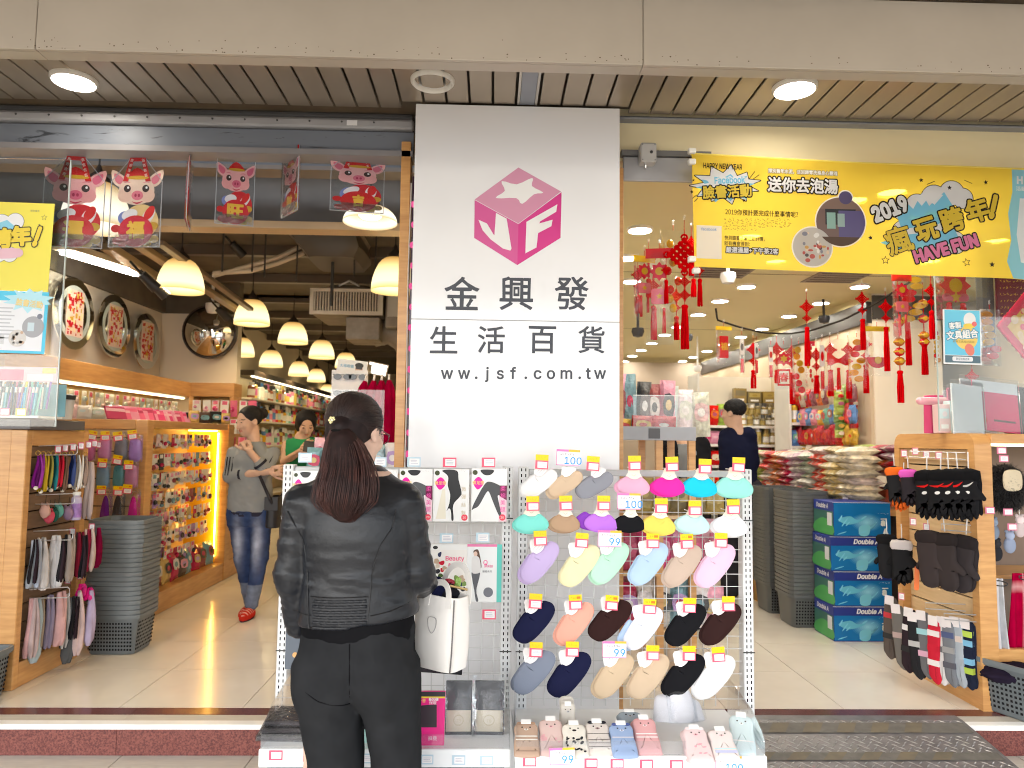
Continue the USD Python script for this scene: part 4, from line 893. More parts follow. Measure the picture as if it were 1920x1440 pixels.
jk = f'{me}/jacket'
def seam(pts, r=.0016, off=.0005, col=(.006, .006, .007), name='seam'):
 q = np.array([L(*t) for t in pts]); s_ = np.linspace(0, 1, len(q)); t_ = np.linspace(0, 1, 28); x = np.interp(t_, s_, q[:, 0]); z = np.interp(t_, s_, q[:, 2])
 h = hit_y(jacket, x, z, -.25); h[:, 1] -= off + .001; put(name, MB().tube(h, r, col, 5), 'leather', me)
seam([(547, 955), (565, 985), (580, 1015), (586, 1060), (590, 1110), (594, 1176)])
seam([(748, 950), (742, 985), (722, 1015), (710, 1050), (705, 1105), (700, 1170)])
seam([(596, 1107), (650, 1106), (702, 1104)]); seam([(596, 1176), (650, 1172), (702, 1166)])
seam([(706, 1138), (740, 1132), (772, 1122)]); seam([(552, 1142), (572, 1142), (596, 1140)]); seam([(690, 904), (660, 912), (625, 916)])
for k in range(7):
 y0 = 1111 + k * 9.3
 q = np.array([L(x, y0 - (x - 600) * .03 + 4) for x in np.linspace(601, 699, 30)]); h = hit_y(jacket, q[:, 0], q[:, 2], -.25)
 h[:, 1] += .001 + .0012 * np.sin(np.arange(30) * 1.7 + k * 2) ; h[:, 1] += .0024; put('quilted_rib', MB().tube(h, .0062, (.0085, .0095, .012), 8), 'leather', me, smooth=True)
def collar(p):
 q = p - (neck1 + [.004, .005, .042]); c, s_ = math.cos(.1), math.sin(.1)
 r = np.hypot(q[:, 0] / 1.0, q[:, 1] / .95); return smax(np.abs(r - .070 + (q[:, 2]) * .25) - .006, np.abs(q[:, 2]) - .026, .006)
cloth('collar', collar, neck1 - [.13, .13, .03], neck1 + [.13, .14, .1], .005, 'leather', (.009, .010, .012), me, amp=.002, sc=(30, 30, 30))
cloth('jersey', lambda p: sd_stack(p, [(.80, .005, .015, .176, .132), (.95, .002, .012, .170, .126)]), (-.25, -.2, .76), (.25, .22, 1.0), .009, 'fabric', (.008, .008, .009), me)
cr = L(672, 1305, 0)
def trousers(p):
 d = sd_stack(p, [(.66, 0, .02, .16, .13), (.72, 0, .02, .175, .145), (.79, .002, .018, .177, .146), (.86, .004, .015, .172, .135), (.905, .004, .015, .170, .128)])
 d = smax(d, .70 - p[:, 2], .07)
 def leg(rows): return sd_stack(p, rows)
 a, b_ = L(616, 1300), L(628, 1440); c, e = L(729, 1300), L(741, 1440)
 l1 = leg([(.06, ankL[0], .03, .062, .066), (b_[2], b_[0], .03, .084, .095), (a[2], a[0], .02, .098, .125), (.76, a[0] + .01, .02, .09, .12)])
 l2 = leg([(.06, ankR[0], .05, .060, .066), (e[2], e[0], .04, .078, .095), (c[2], c[0], .025, .092, .125), (.76, c[0] - .01, .02, .085, .12)])
 d = smin(d, smin(l1, l2, .006), .07)
 for x in (-.085, .085): d = smin(d, sd_ell(p, (x, -.045, .755), (.078, .066, .115)), .05)
 return d + .006 * np.exp(-((p[:, 0] - .004) / .009) ** 2) * np.clip((.86 - p[:, 2]) / .1, 0, 1) * np.clip((p[:, 2] - .62) / .05, 0, 1) * (p[:, 1] < 0)
cloth('trousers', trousers, (-.30, -.22, .06), (.33, .28, .94), .0085, 'fabric', (.022, .0228, .0245), me, amp=.007, sc=(11, 11, 9), seed=5)
def tseam(pts, r=.0018):
 q = np.array([L(*t) for t in pts]); t_ = np.linspace(0, 1, 24); s_ = np.linspace(0, 1, len(q)); h = hit_y(trousers, np.interp(t_, s_, q[:, 0]), np.interp(t_, s_, q[:, 2]), -.3); h[:, 1] += .0002
 put('trouser_seam', MB().tube(h, r, (.008, .008, .009), 5), 'fabric', me)
tseam([(669, 1188), (670, 1240), (668, 1292)]); tseam([(592, 1272), (615, 1288), (640, 1296), (666, 1300)]);
for sd, an in ((-1, ankL), (1, ankR)):
 put('shoe', MB().add(*nets(lambda p, an=an: smax(smin(sd_ell(p, an + [0, .07, -.045], (.045, .125, .045)), sd_ell(p, an + [0, -.005, -.03], (.038, .05, .06)), .03), .0 - p[:, 2], .004), an - [.08, .12, .12], an + [.08, .24, .08], .008), (.02, .02, .02)), 'leather', me, smooth=True)
KN = L(637, 800, -.082)
def cap(p):
 q = (p - HC) @ HR
 d = sd_ell(q, (0, -.018, .036), (.083, .103, .087)); d = smin(d, sd_ell(q, (0, -.06, -.03), (.062, .05, .06)), .03)
 face = q[:, 1] - (.058 - .55 * np.clip(.02 - q[:, 2], 0, .2)) ; d = smax(d, face, .012)
 d = smax(d, (-.062 - .25 * np.clip(-q[:, 1], 0, .1) + .45 * np.clip(q[:, 1] + .02, 0, .2)) - q[:, 2], .012)
 return smin(d, sd_ell(p, KN, (.026, .026, .024)), .02)
v, f = nets(cap, HC - [.16, .18, .16], HC + [.16, .16, .14], .006); v = v + 0
hc = MB().add(v, f, (.014, .008, .008)); put('hair', hc, 'hair', me, smooth=True)
PT = [KN, L(643, 832, -.088), L(646, 868, -.098), L(645, 905, -.108), L(645, 938, -.112), L(646, 958, -.11), L(652, 976, -.105)]
PRD = [.022, .050, .062, .070, .066, .046, .014]
pony = lambda p: sd_chain(p * [1, 1.5, 1], [q * [1, 1.5, 1] for q in PT[:6]], [.018, .042, .052, .058, .054, .03], .03) * .7
v, f = nets(pony, np.min(PT, 0) - .09, np.max(PT, 0) + .09, .008); put('ponytail', MB().add(v, f, (.018, .008, .007)), 'hair', me, smooth=True)
r = np.random.default_rng(4); lines = []
pt_, tt = np.array(PT), np.linspace(0, 1, len(PT))
for _ in range(1500):
 a, ph = math.sqrt(r.random()), r.random() * 2 * math.pi; n = 14; end = r.choice([r.uniform(.6, 1.0), r.uniform(.85, 1.0), 1.0]); t_ = np.linspace(0, end, n)
 c = np.stack([np.interp(t_, tt, pt_[:, i]) for i in range(3)], 1); rad = np.interp(t_, tt, PRD) * (.55 + .5 * a); wob = .011 * t_ * np.sin(t_ * r.uniform(4, 9) + r.random() * 6)
 ph_t = ph + t_ * r.uniform(-1.0, 1.0)
 lines.append(c + np.stack([np.cos(ph_t) * rad * 1.05 + wob, np.sin(ph_t) * rad * .55, .006 * np.sin(ph_t)], 1))
for _ in range(150):
 ph = r.random() * 6.28; t_ = np.linspace(0, r.uniform(.7, 1), 12); c = np.stack([np.interp(t_, tt, pt_[:, i]) for i in range(3)], 1); rad = np.interp(t_, tt, PRD) * (1.0 + .9 * r.random() * t_)
 lines.append(c + np.stack([np.cos(ph) * rad + .01 * np.sin(t_ * 5), np.sin(ph) * rad * .6, 0 * t_], 1))
curves('ponytail_strands', lines, .0019, 'hair_auburn', me)
lines = []
for _ in range(1700):
 d = _n(r.normal(size=3)); d[2] = abs(d[2]) * 1.1 - .45; d = _n(d)
 if d[1] > .55 and d[2] < .45: continue
 e = np.array([.0845, .1045, .0885]); s0 = d * e + [0, -.018, .036]; k1 = (KN - HC) @ HR
 k1d = _n((k1 - [0, -.018, .036]) / e); n = 12; w = np.linspace(0, 1, n)[:, None]
 dirs = d * (1 - w) + k1d * w + .0; dirs[:, 2] += .12 * np.sin(np.pi * w[:, 0]) * (d[1] > -.2); dirs /= np.linalg.norm(dirs, axis=1, keepdims=True)
 q = dirs * e * (1 + .012 * r.random()) + [0, -.018, .036]; lines.append(HC + q @ HR.T)
curves('hair_strands', lines, .0017, 'hair_dark', me)
lines = []
for k in range(26):
 s0 = HC + HR @ np.array([r.uniform(-.05, .06), -.085 + r.uniform(-.01, .02), -.045]); lines.append(np.array([s0 + np.array([.02 * t * (k % 3 - 1), -.006 * t, -.055 * t - .01 * t * t]) for t in np.linspace(0, 1.2, 7)]))
curves('nape_strands', lines, .0011, 'hair_dark', me)
m = MB()
c = L(634, 789, -.0); hp = hit_y(cap, [c[0]], [c[2]], -.3)[0]
for k in range(6): m.ball(hp + [.008 * math.cos(k * 1.05), -.006, .008 * math.sin(k * 1.05)], .0042, (.75, .68, .38), 1)
m.ball(hp + [0, -.008, 0], .004, (.8, .75, .6), 1); put('hair_clip', m, 'gloss', me, smooth=True)
put('hair_tie', MB().lathe([(.020 + .006 * math.cos(a), .006 * math.sin(a)) for a in np.linspace(0, 6.28, 9)], (.01, .01, .01), 18, tuple(KN + [0, 0, -.012])), 'fabric', me, smooth=True)
g = MB()
for sg in (-1, 1):
 a = np.linspace(0, 2 * np.pi, 25); g.tube(np.array([HC + HR @ np.array([sg * .032 + .024 * math.cos(t), .106, .008 + .018 * math.sin(t)]) for t in a]), .0014, (.05, .04, .04), 5)
 g.tube(np.array([HC + HR @ np.array(q) for q in ((sg * .056, .104, .012), (sg * .074, .08, .012), (sg * .082, .0, .010), (sg * .080, -.012, -.004))]), .0015, (.05, .04, .04), 5)
g.tube(np.array([HC + HR @ np.array(q) for q in ((-.008, .107, .011), (0, .110, .013), (.008, .107, .011))]), .0013, (.05, .04, .04), 5)
put('glasses', g, 'gloss', me)
# -- white tote bag on her forearm, and what is in it
bc = P(828, 1180, 2.50); tb = thing('tote_bag', 'white leather tote bag with dark edging hanging from the shopper\'s right forearm', 'handbag', tuple(bc), (0, 2, -32))
def loft(rows, n=40, pw=4.0, cap0=True):
 ang = np.arange(n) * 2 * np.pi / n; V = []
 for z, cx, cy, rx, ry in rows:
  c, s_ = np.cos(ang), np.sin(ang); k = (np.abs(c) ** pw + np.abs(s_) ** pw) ** (-1 / pw); V.append(np.stack([cx + rx * c * k, cy + ry * s_ * k, np.full(n, z)], 1))
 q = []
 for i in range(len(rows) - 1):
  for j in range(n): q.append([i * n + j, i * n + (j + 1) % n, (i + 1) * n + (j + 1) % n, (i + 1) * n + j])
 v = np.vstack(V); f = np.array(q); f = np.vstack([f[:, [0, 1, 2]], f[:, [0, 2, 3]]])
 if cap0: v = np.vstack([v, [rows[0][1], rows[0][2], rows[0][0]]]); f = np.vstack([f, [[len(v) - 1, (j + 1) % n, j] for j in range(n)]])
 return v, f
rows = [(-.118, 0, 0, .078, .05), (-.114, 0, 0, .084, .056), (-.05, 0, 0, .088, .060), (.04, 0, 0, .088, .058), (.116, 0, 0, .084, .046), (.118, 0, 0, .082, .044), (.112, 0, 0, .080, .042), (.02, 0, 0, .08, .05), (-.10, 0, 0, .07, .045)]
v, f = loft(rows); v = v + wrinkle(v, .003, (14, 14, 10), 2)[:, None] * np.array([.4, 1, 0]); put('body', MB().add(v, f, (.74, .72, .69)), 'bag_leather', tb, smooth=True)
put('edge_piping', MB().tube([(.076, -.052, -.112), (.082, -.056, -.05), (.082, -.055, .04), (.076, -.046, .114)], .0024, (.12, .11, .11), 6), 'bag_leather', tb)
put('stitched_tab', MB().poly(smoothpoly([(-.012, .05), (.018, .05), (.018, .02), (.003, .0), (-.012, .02)], 4).difference(smoothpoly([(-.0105, .0485), (.0165, .0485), (.0165, .021), (.003, .002), (-.0105, .021)], 4)), .0595, .0615, (.35, .34, .34)), 'bag_leather', tb)
def strap(y, x0, x1, top):
 t_ = np.linspace(0, np.pi, 26); pts = np.stack([(x0 + x1) / 2 + (x1 - x0) / 2 * -np.cos(t_), np.full(26, y) + .02 * np.sin(t_), .085 + top * np.sin(t_) ** .7], 1)
 m = MB()
 for a, b in zip(pts[:-1], pts[1:]): pass
 n = len(pts); w = .010; th = .002; tg = np.gradient(pts, axis=0); tg /= np.linalg.norm(tg, axis=1, keepdims=True); up = np.cross(tg, [0, 1, 0])
 V = np.vstack([pts + up * sx * w + np.array([0, sy * th, 0]) for sx, sy in ((-1, -1), (1, -1), (1, 1), (-1, 1))]); q = []
 for i in range(n - 1):
  for a in range(4): b = (a + 1) % 4; q.append([a * n + i, a * n + i + 1, b * n + i + 1, b * n + i])
 m.add(V, q, (.72, .70, .67)); return m
put('strap', strap(-.05, -.03, .055, .075), 'bag_leather', tb, smooth=30); put('strap', strap(.045, -.04, .07, .12), 'bag_leather', tb, smooth=30)
def lump(name, label, cat, px, py, Y, rad, col, mat, seed, amp=.35):
 t = P(px, py, Y); m = trimesh.creation.icosphere(3); v = m.vertices * rad; v = v * (1 + amp * (2 * meshkit.fbm(m.vertices * 2.2 + seed * 9, 3, seed) - 1))[:, None]
 return put(name, MB().add(v, m.faces, col), mat, None, smooth=True, label=label, cat=cat, loc=tuple(t))
lump('folded_scarf', 'crumpled navy scarf stuffed in the top of the white tote', 'scarf', 816, 1102, 2.50, (.035, .03, .035), (.012, .014, .04), 'fabric', 1)
lump('glossy_pouch', 'shiny black pouch under the leather sleeve at the tote opening', 'pouch', 790, 1104, 2.51, (.035, .03, .03), (.012, .012, .014), 'foil', 2)
lump('red_pouch', 'small red pouch poking out of the white tote', 'pouch', 842, 1092, 2.53, (.02, .012, .012), (.35, .03, .05), 'foil', 3)
lump('green_sachet', 'pale green sachet at the right of the tote opening', 'sachet', 858, 1092, 2.53, (.012, .012, .02), (.30, .5, .12), 'foil', 4)
lump('black_pouch', 'soft black pouch between the straps of the white tote', 'pouch', 838, 1112, 2.52, (.04, .03, .03), (.02, .02, .025), 'fabric', 5)
pn = thing('pen', 'gold capped pen lying across the tote opening', 'pen', tuple(P(860, 1102, 2.49)), (0, 14, 10)); put('barrel', MB().tube([(-.03, 0, 0), (.03, 0, 0)], .004, (.55, .40, .20), 10), 'steel', pn, smooth=30)
# -- LEFT SHOP: cabinets, baskets, goods, walls, lamps
R2 = random.Random(21)
ORDW = 'first second third fourth fifth sixth seventh eighth ninth tenth eleventh twelfth thirteenth fourteenth fifteenth sixteenth seventeenth eighteenth nineteenth twentieth'.split(); ORDW += ['twenty-' + x for x in ORDW[:9]] + ['thirtieth'] + ['thirty-' + x for x in ORDW[:9]]
SLAT = (.46, .30, .18)
def slatwall(t, x0, x1, z0, z1, axis, off, pitch=.098, mat='wood_pale', depth=.018):
 """Grooved boards one above the other: axis 'x' faces +-x (x0..x1 are y values), axis 'y' faces -y."""
 z = z0
 while z < z1 - .01:
  zt = min(z + pitch - .008, z1)
  if axis == 'y': put('slat_board', MB().box((x0, off, z), (x1, off + depth, zt), SLAT, ch=.002), mat, t)
  else: put('slat_board', MB().box((off, x0, z), (off + depth, x1, zt), SLAT, ch=.002), mat, t)
  z += pitch
 if axis == 'y': put('backing_board', MB().box((x0, off + depth + .001, z0), (x1, off + depth + .01, z1), (.05, .035, .025)), 'matte', t)
# --- front left cabinet
CX, CY0, CY1 = -2.47, 4.02, 4.63; ZT = P(60, 806, 4.05)[2]
cb = thing('display_cabinet', 'front left wooden cabinet with slatted side and grey counter top at the entrance', 'cabinet', (CX, CY0, FL))
h = ZT - FL
put('front_post', MB().box((-.085, 0, 0), (0, .05, h), ch=.004), 'wood', cb); put('front_panel', MB().box((-.9, .006, .0), (-.087, .05, h)), 'wood', cb)
put('rear_post', MB().box((-.085, .56, 0), (0, .61, h), ch=.004), 'wood', cb); put('top_rail', MB().box((-.085, .051, h - .085), (-.002, .559, h), ch=.003), 'wood', cb)
put('plinth', MB().box((-.085, .051, 0), (-.004, .559, .13), ch=.003), 'wood', cb); put('back_panel', MB().box((-.9, .56, 0), (-.087, .61, h)), 'wood', cb)
slatwall(cb, .052, .558, .132, h - .088, 'x', -.05, mat='wood_dark'); put('core', MB().box((-.075, .052, .13), (-.052, .558, h - .086), (.05, .035, .025)), 'matte', cb)
put('counter_top', MB().box((-.9, -.03, h + .002), (.03, .5, h + .058), (.10, .095, .10), ch=.003), 'paint', cb)
put('counter_edge', MB().box((-.9, -.034, h + .004), (-.16, -.031, h + .056), (.42, .42, .43)), 'paint', cb)
def pat(px, py, t): Y = 4.10 + .42 * t; p = P(px, py, Y); p[0] = max(p[0], CX + .02); return p
def hook_loop(px, py, t, lab):
 p = pat(px, py, t); th = thing('display_hook', lab, 'hook', tuple(p))
 put('wire', MB().tube([(-.03, 0, 0), (.17, 0, .01), (.18, 0, .0), (.18, 0, -.035), (.17, 0, -.045), (-.03, 0, -.05)], .0028, (.7, .7, .7), 6), 'steel', th)
for k, (px, py, lab) in enumerate(((54, 836, 'bright wire hook above the tasselled cords'), (52, 928, 'bright wire hook above the small soft toys'), (56, 996, 'bright wire hook above the pale headbands'), (48, 1104, 'bright wire hook above the twisted hair bands'))):
 hook_loop(px, py, .1, lab)
def strandy(name, label, cat, px, py, t, w, hh, cols, seed, mat='fabric', loops=False, group=None):
 """Hanging cords, bands and scarves: a bunch of thin lengths from one hook point."""
 r = random.Random(seed); p = pat(px, py, t); th = thing(name, label, cat, tuple(p), group=group); s = px_m(4.3); w *= s; hh *= s
 for j in range(len(cols)):
  m = MB(); ww = w / len(cols)
  for q in range(2):
   x0 = (-w / 2 + ww * (j + .5)) + r.uniform(-.3, .3) * ww; z_ = np.linspace(0, -hh, 9); sw = r.uniform(-.12, .12) * w
   pts = np.stack([x0 * (.5 + .6 * np.linspace(0, 1, 9)) + sw * np.sin(np.linspace(0, 3, 9)), r.uniform(-.02, .02) + .012 * np.sin(np.linspace(0, 4, 9) + q), z_], 1)
   m.tube(pts, ww * .5 * (np.interp(np.linspace(0, 1, 9), [0, .2, .6, .9, 1], [.45, .8, 1.15, 1.2, .5])), cols[j], 7)
  put('strand', m, mat, th, smooth=True)
 if loops:
  put('ring', MB().lathe([(.012 + .002 * math.cos(a), .002 * math.sin(a)) for a in np.linspace(0, 6.28, 7)], (.62, .42, .14), 14, (0, -.01, .008), 'y'), 'steel', th, smooth=True)
  put('bead', MB().ball((0, -.012, -hh), .012, (.78, .74, .66), 1), 'gloss', th, smooth=True)
 return th
cords = [('purple', (.20, .03, .20)), ('black and gold', (.40, .28, .04)), ('olive', (.22, .2, .05)), ('teal', (.02, .16, .19)), ('crimson', (.45, .04, .06)), ('brown', (.12, .07, .05)), ('navy', (.03, .05, .16)), ('white', (.6, .58, .55)), ('grey brown', (.2, .15, .13))]
for k, (wd, c) in enumerate(cords):
 strandy('key_cord', f'{wd} cord with gold ring on the top hooks of the left cabinet', 'cord', 58 + 13 * k, 852 + (k % 3), k / 9, 13, 58 + 6 * (k % 2), [c, tuple(.45 * np.array(c) + .005), tuple(np.minimum(.8, 1.5 * np.array(c) + .03))], k, loops=True)
strandy('soft_toy', 'long pale grey plush mouse toy hanging at the right of the hooks', 'soft toy', 172, 866, .95, 17, 108, [(.50, .41, .39), (.46, .38, .37)], 31, 'knit')
for k, (px, py, c, wd) in enumerate(((66, 958, (.55, .33, .27), 'salmon'), (84, 968, (.55, .08, .12), 'red'), (98, 966, (.03, .13, .10), 'dark green'), (108, 958, (.15, .42, .38), 'mint'), (128, 962, (.28, .18, .28), 'plum'))):
 p = pat(px, py, .2 + .1 * k); m = trimesh.creation.icosphere(3); v = m.vertices * [.028, .025, .038]; v = v * (1 + .3 * (meshkit.fbm(m.vertices * 2 + k * 7, 3, k) - .5))[:, None]
 th = thing('soft_toy', f'small {wd} soft toy on the second hook of the front left cabinet', 'soft toy', tuple(p)); put('body', MB().add(v, m.faces, c), 'knit', th, smooth=True)
 for sg in (-1, 1): put('ear', MB().ball((sg * .014, -.008, .036), (.009, .006, .012), tuple(.8 * np.array(c)), 1), 'knit', th, smooth=True)
 put('loop', MB().tube([(0, 0, .035), (.003, 0, .09)], .0015, (.03, .03, .03), 5), 'plastic', th)
p = pat(143, 950, .7); th = thing('bottle', 'small clear bottle of colourful beads with a white lid', 'bottle', tuple(p))
put('jar', MB().lathe([(.0, -.075), (.026, -.075), (.028, -.07), (.028, .05), (.018, .06), (.018, .066)], (.5, .45, .6), 16), 'gloss', th, smooth=30); put('lid', MB().lathe([(.021, .066), (.021, .085), (0, .087)], (.8, .8, .78), 14), 'plastic', th, smooth=30)
put('beads', MB().lathe([(.0285, -.06), (.0285, .02)], (.35, .2, .5), 16), 'foil', th)
bands = [(56, 1012, 20, 82, [(.50, .55, .62), (.45, .5, .6)], 'pale blue'), (76, 1008, 28, 90, [(.66, .62, .60), (.6, .57, .56), (.66, .62, .60)], 'cream looped'), (106, 1004, 27, 92, [(.66, .65, .66), (.62, .62, .64)], 'broad white'), (131, 1002, 20, 84, [(.02, .02, .022), (.4, .35, .33)], 'black and beige'), (150, 998, 18, 80, [(.06, .04, .04), (.2, .03, .05)], 'dark maroon'), (168, 992, 22, 78, [(.62, .5, .46), (.3, .05, .08), (.62, .52, .48)], 'striped cream and maroon'), (183, 990, 12, 74, [(.18, .02, .05)], 'wine red')]
for k, (px, py, w, hh, cs, wd) in enumerate(bands): strandy('headband', f'{wd} fabric headband on the third row of the front left cabinet', 'headband', px, py, .05 + .14 * k, w, hh, cs, 40 + k)
for k, (px, py, wd) in enumerate(((66, 1012, 'third row, by the pale blue'), (118, 1010, 'third row, by the broad white'), (158, 1004, 'third row, by the dark maroon'), (70, 1124, 'lowest row, by the powder blue'), (104, 1120, 'lowest row, by the grey violet'), (142, 1120, 'lowest row, by the long charcoal'))): strandy('headband', f'black headband at the back of the {wd} band', 'headband', px, py, .0 + .13 * k % .8, 13, 74, [(.012, .012, .014), (.02, .018, .02), (.03, .02, .025)], 90 + k)
bands = [(50, 1122, 16, 100, [(.6, .38, .38), (.5, .4, .4)], 'pink'), (61, 1122, 15, 110, [(.45, .55, .6)], 'powder blue'), (76, 1122, 13, 90, [(.62, .40, .06), (.3, .25, .2)], 'mustard'), (93, 1116, 17, 92, [(.28, .25, .33), (.25, .22, .3)], 'grey violet'), (112, 1110, 16, 95, [(.62, .40, .40)], 'salmon pink'), (124, 1114, 12, 96, [(.05, .05, .05), (.5, .5, .5)], 'spotted black'), (135, 1120, 14, 118, [(.10, .105, .11)], 'long charcoal'), (150, 1108, 20, 115, [(.62, .5, .5), (.6, .47, .46)], 'blush'), (168, 1108, 14, 100, [(.48, .42, .58)], 'lilac')]
for k, (px, py, w, hh, cs, wd) in enumerate(bands): strandy('hair_band', f'{wd} twisted hair band on the lowest row of the front left cabinet', 'hair band', px, py, .05 + .1 * k, w, hh, cs, 60 + k)
for k, (px, py) in enumerate(((150, 1096), (168, 1102))): strandy('hair_bow', ('bright pink bow beside the lilac hair band', 'hot pink bow above the blush hair band')[k], 'bow', px, py, .8 + .1 * k, 14, 22, [(.75, .08, .28), (.7, .1, .3)], 80 + k)
for k, (px, py) in enumerate(((109, 842), (122, 840), (137, 838), (152, 836), (166, 834), (177, 832), (184, 834), (172, 988), (136, 996), (127, 1088), (150, 1080))):
 p = pat(px, py, .25 + .07 * k if k < 7 else .8); th = thing('price_tag', f'pink framed price tag on the left cabinet hooks, beside {("the olive cord", "the teal cord", "the crimson cord", "the brown eyed cord", "the navy cord", "the white cord", "the plush mouse", "the wine red headband", "the black and beige headband", "the spotted black hair band", "the pink bow")[k]}', 'price tag', tuple(p))
 m = MB(); tag_art(m, .034, .04, 1 if k == 9 else 0, random.Random(k), (.62, .16, .22)); put('label_card', m, 'print', th)
# --- grey shopping baskets in nested stacks
def basket_mesh(w=.34, d=.30, h=.24, col=(.13, .145, .15)):
 t = {}
 ang_rows = [(0, 0, 0, w * .40, d * .40), (.004, 0, 0, w * .415, d * .415), (h - .03, 0, 0, w * .47, d * .47), (h - .029, 0, 0, w * .5, d * .5), (h, 0, 0, w * .505, d * .505), (h, 0, 0, w * .475, d * .475), (.01, 0, 0, w * .405, d * .405)]
 return loft(ang_rows, 36, 7.0)
def make_basket(label, loc, rz, group, col=(.13, .145, .15), holes=True):
 t = thing('shopping_basket', label, 'shopping basket', loc, (0, 0, rz), group)
 w, d, h = .34, .30, .24
 v, f = basket_mesh(w, d, h); put('body', MB().add(v, f, col), 'plastic', t, smooth=35)
 put('rim', MB().add(*loft([(h - .022, 0, 0, w * .501, d * .501), (h - .022, 0, 0, w * .515, d * .52), (h + .001, 0, 0, w * .515, d * .52), (h + .001, 0, 0, w * .49, d * .49)], 36, 7.0, False), tuple(1.15 * np.array(col))), 'plastic', t, smooth=35)
 if holes:
  m = MB()
  for i in range(8):
   z = .025 + i * .0225; k = .415 + (.47 - .415) * z / (h - .03)
   for x in np.linspace(-.36, .36, 15) * w: m.box((x - .0055, -d * k - .0008, z), (x + .0055, -d * k + .001, z + .011), (.012, .012, .014))
   for y in np.linspace(-.34, .34, 11) * d: m.box((-w * k - .0008, y - .0055, z), (-w * k + .001, y + .0055, z + .011), (.012, .012, .014)); m.box((w * k - .001, y - .0055, z), (w * k + .0008, y + .0055, z + .011), (.012, .012, .014))
  put('perforations', m, 'matte', t, kind='stuff')
 return t
def basket_stack(name_label, x, y, n, rz, group, col, pitch=.0285):
 for i in range(n):
  z = FL + i * pitch
  if i == 0: pr = make_basket(name_label[0], (x, y, z), rz, group, col)
  elif i == 1: p1 = make_basket(name_label[1] + ', second from the floor', (x, y, z), rz, group, col, False)
  else: copy_of(p1, (x + R2.uniform(-.002, .002), y + R2.uniform(-.002, .002), z), (0, 0, rz + R2.uniform(-.6, .6)), name_label[1] + f', {ORDW[i]} from the floor' if i < n - 1 else name_label[2], group)
basket_stack(('bottom grey basket of the nested stack beside the front left cabinet', 'grey basket of the stack beside the front left cabinet', 'topmost grey basket of the nested stack beside the front left cabinet'), -2.30, 4.80, 21, 0, 'baskets stacked beside the front left cabinet', (.13, .145, .15))
t = make_basket('grey shopping basket at the far left edge on the floor', (-2.62, 3.86, FL), 0, None)
# --- second cabinet with an end slat wall and a yellow lit alcove along the aisle
AX = -2.47; Y0, Y1 = 5.40, 7.90; ZC2 = P(280, 787, 5.4)[2]; h2 = ZC2 - FL
c2 = thing('display_cabinet', 'second wooden cabinet with bagged goods on its end and a yellow lit alcove', 'cabinet', (AX, Y0, FL))
put('corner_post', MB().box((-.085, 0, 0), (0, .10, h2), ch=.004), 'wood', c2); put('top_rail', MB().box((-.60, 0, h2 - .07), (-.087, .06, h2), ch=.003), 'wood', c2)
put('left_post', MB().box((-.66, 0, 0), (-.602, .08, h2), ch=.004), 'wood', c2); put('end_plinth', MB().box((-.6, .0, 0), (-.087, .06, .14)), 'wood', c2)
slatwall(c2, -.60, -.087, .142, h2 - .072, 'y', .035, mat='wood_pale')
put('alcove_back', MB().box((-.42, .11, 0), (-.40, 1.72, h2 - .002), (.42, .27, .12)), 'wood_pale', c2)
put('alcove_top', MB().box((-.40, .101, h2 - .055), (-.0, 1.62, h2), ch=.003), 'wood', c2)
put('alcove_end', MB().box((-.40, 1.70, .16), (-.09, 1.72, h2 - .002), (.78, .50, .09)), 'paint', c2)
put('far_post', MB().box((-.089, 1.66, 0), (0, 1.80, h2), ch=.004), 'wood', c2)
put('plinth', MB().box((-.40, .101, 0), (-.006, 1.658, .16), ch=.003), 'wood', c2); put('plinth', MB().box((-.40, 1.801, 0), (-.006, 2.5, .16), ch=.003), 'wood', c2)
put('far_side', MB().box((-.40, 1.80, .16), (-.02, 2.5, .9)), 'wood', c2)
put('light_tube', MB().box((-.10, 1.645, .22), (-.092, 1.659, h2 - .08)), 'led_yellow', c2); put('light_tube', MB().box((-.36, 1.61, h2 - .066), (-.1, 1.64, h2 - .058)), 'led_yellow', c2)
for i in range(8): put('shelf_strip', MB().box((-.40, .11, .30 + i * .155), (-.385, 1.69, .312 + i * .155), (.5, .33, .14)), 'wood', c2)
goods = [(165, 842, (.70, .22, .45), 'rose', 0), (195, 842, (.72, .35, .62), 'pink violet', 0), (226, 840, (.25, .25, .30), 'grey patterned', 0), (253, 843, (.45, .28, .62), 'lilac', 0), (192, 893, (.30, .48, .66), 'light blue', 1), (223, 894, (.13, .36, .40), 'teal deer', 1), (245, 892, (.60, .28, .42), 'dusty pink', 1), (196, 962, (.26, .05, .40), 'purple long', 2), (219, 960, (.06, .05, .05), 'black long', 2), (248, 963, (.70, .04, .34), 'magenta long', 2)]
s5 = px_m(5.3)
for k, (px, py, c, wd, rw) in enumerate(goods):
 p = P(px, py, 5.33); th = thing('bagged_item', f'{wd} item in a clear bag on the {("top", "middle", "lowest")[rw]} row of the cabinet end', 'bagged item', tuple(p)); hh = (38, 40, 58)[rw] * s5
 o = outline(np.array([(-.4, -.5), (.42, -.5), (.45, .3), (.2, .5), (-.25, .5), (-.42, .35)] if rw < 2 else [(-.1, .5), (.2, .45), (.4, -.2), (.45, -.5), (-.2, -.5), (-.35, -.1)]) * [24 * s5, hh], 3)
 put('soft_item', puffy(MB(), o, .03, 0, c), 'fabric', th, smooth=True); put('film', add_bag(MB(), 30 * s5, hh * 1.35, .024, (1, 1, 1), k, (0, -.006, hh * .1)), 'clear_bag', th, smooth=True)
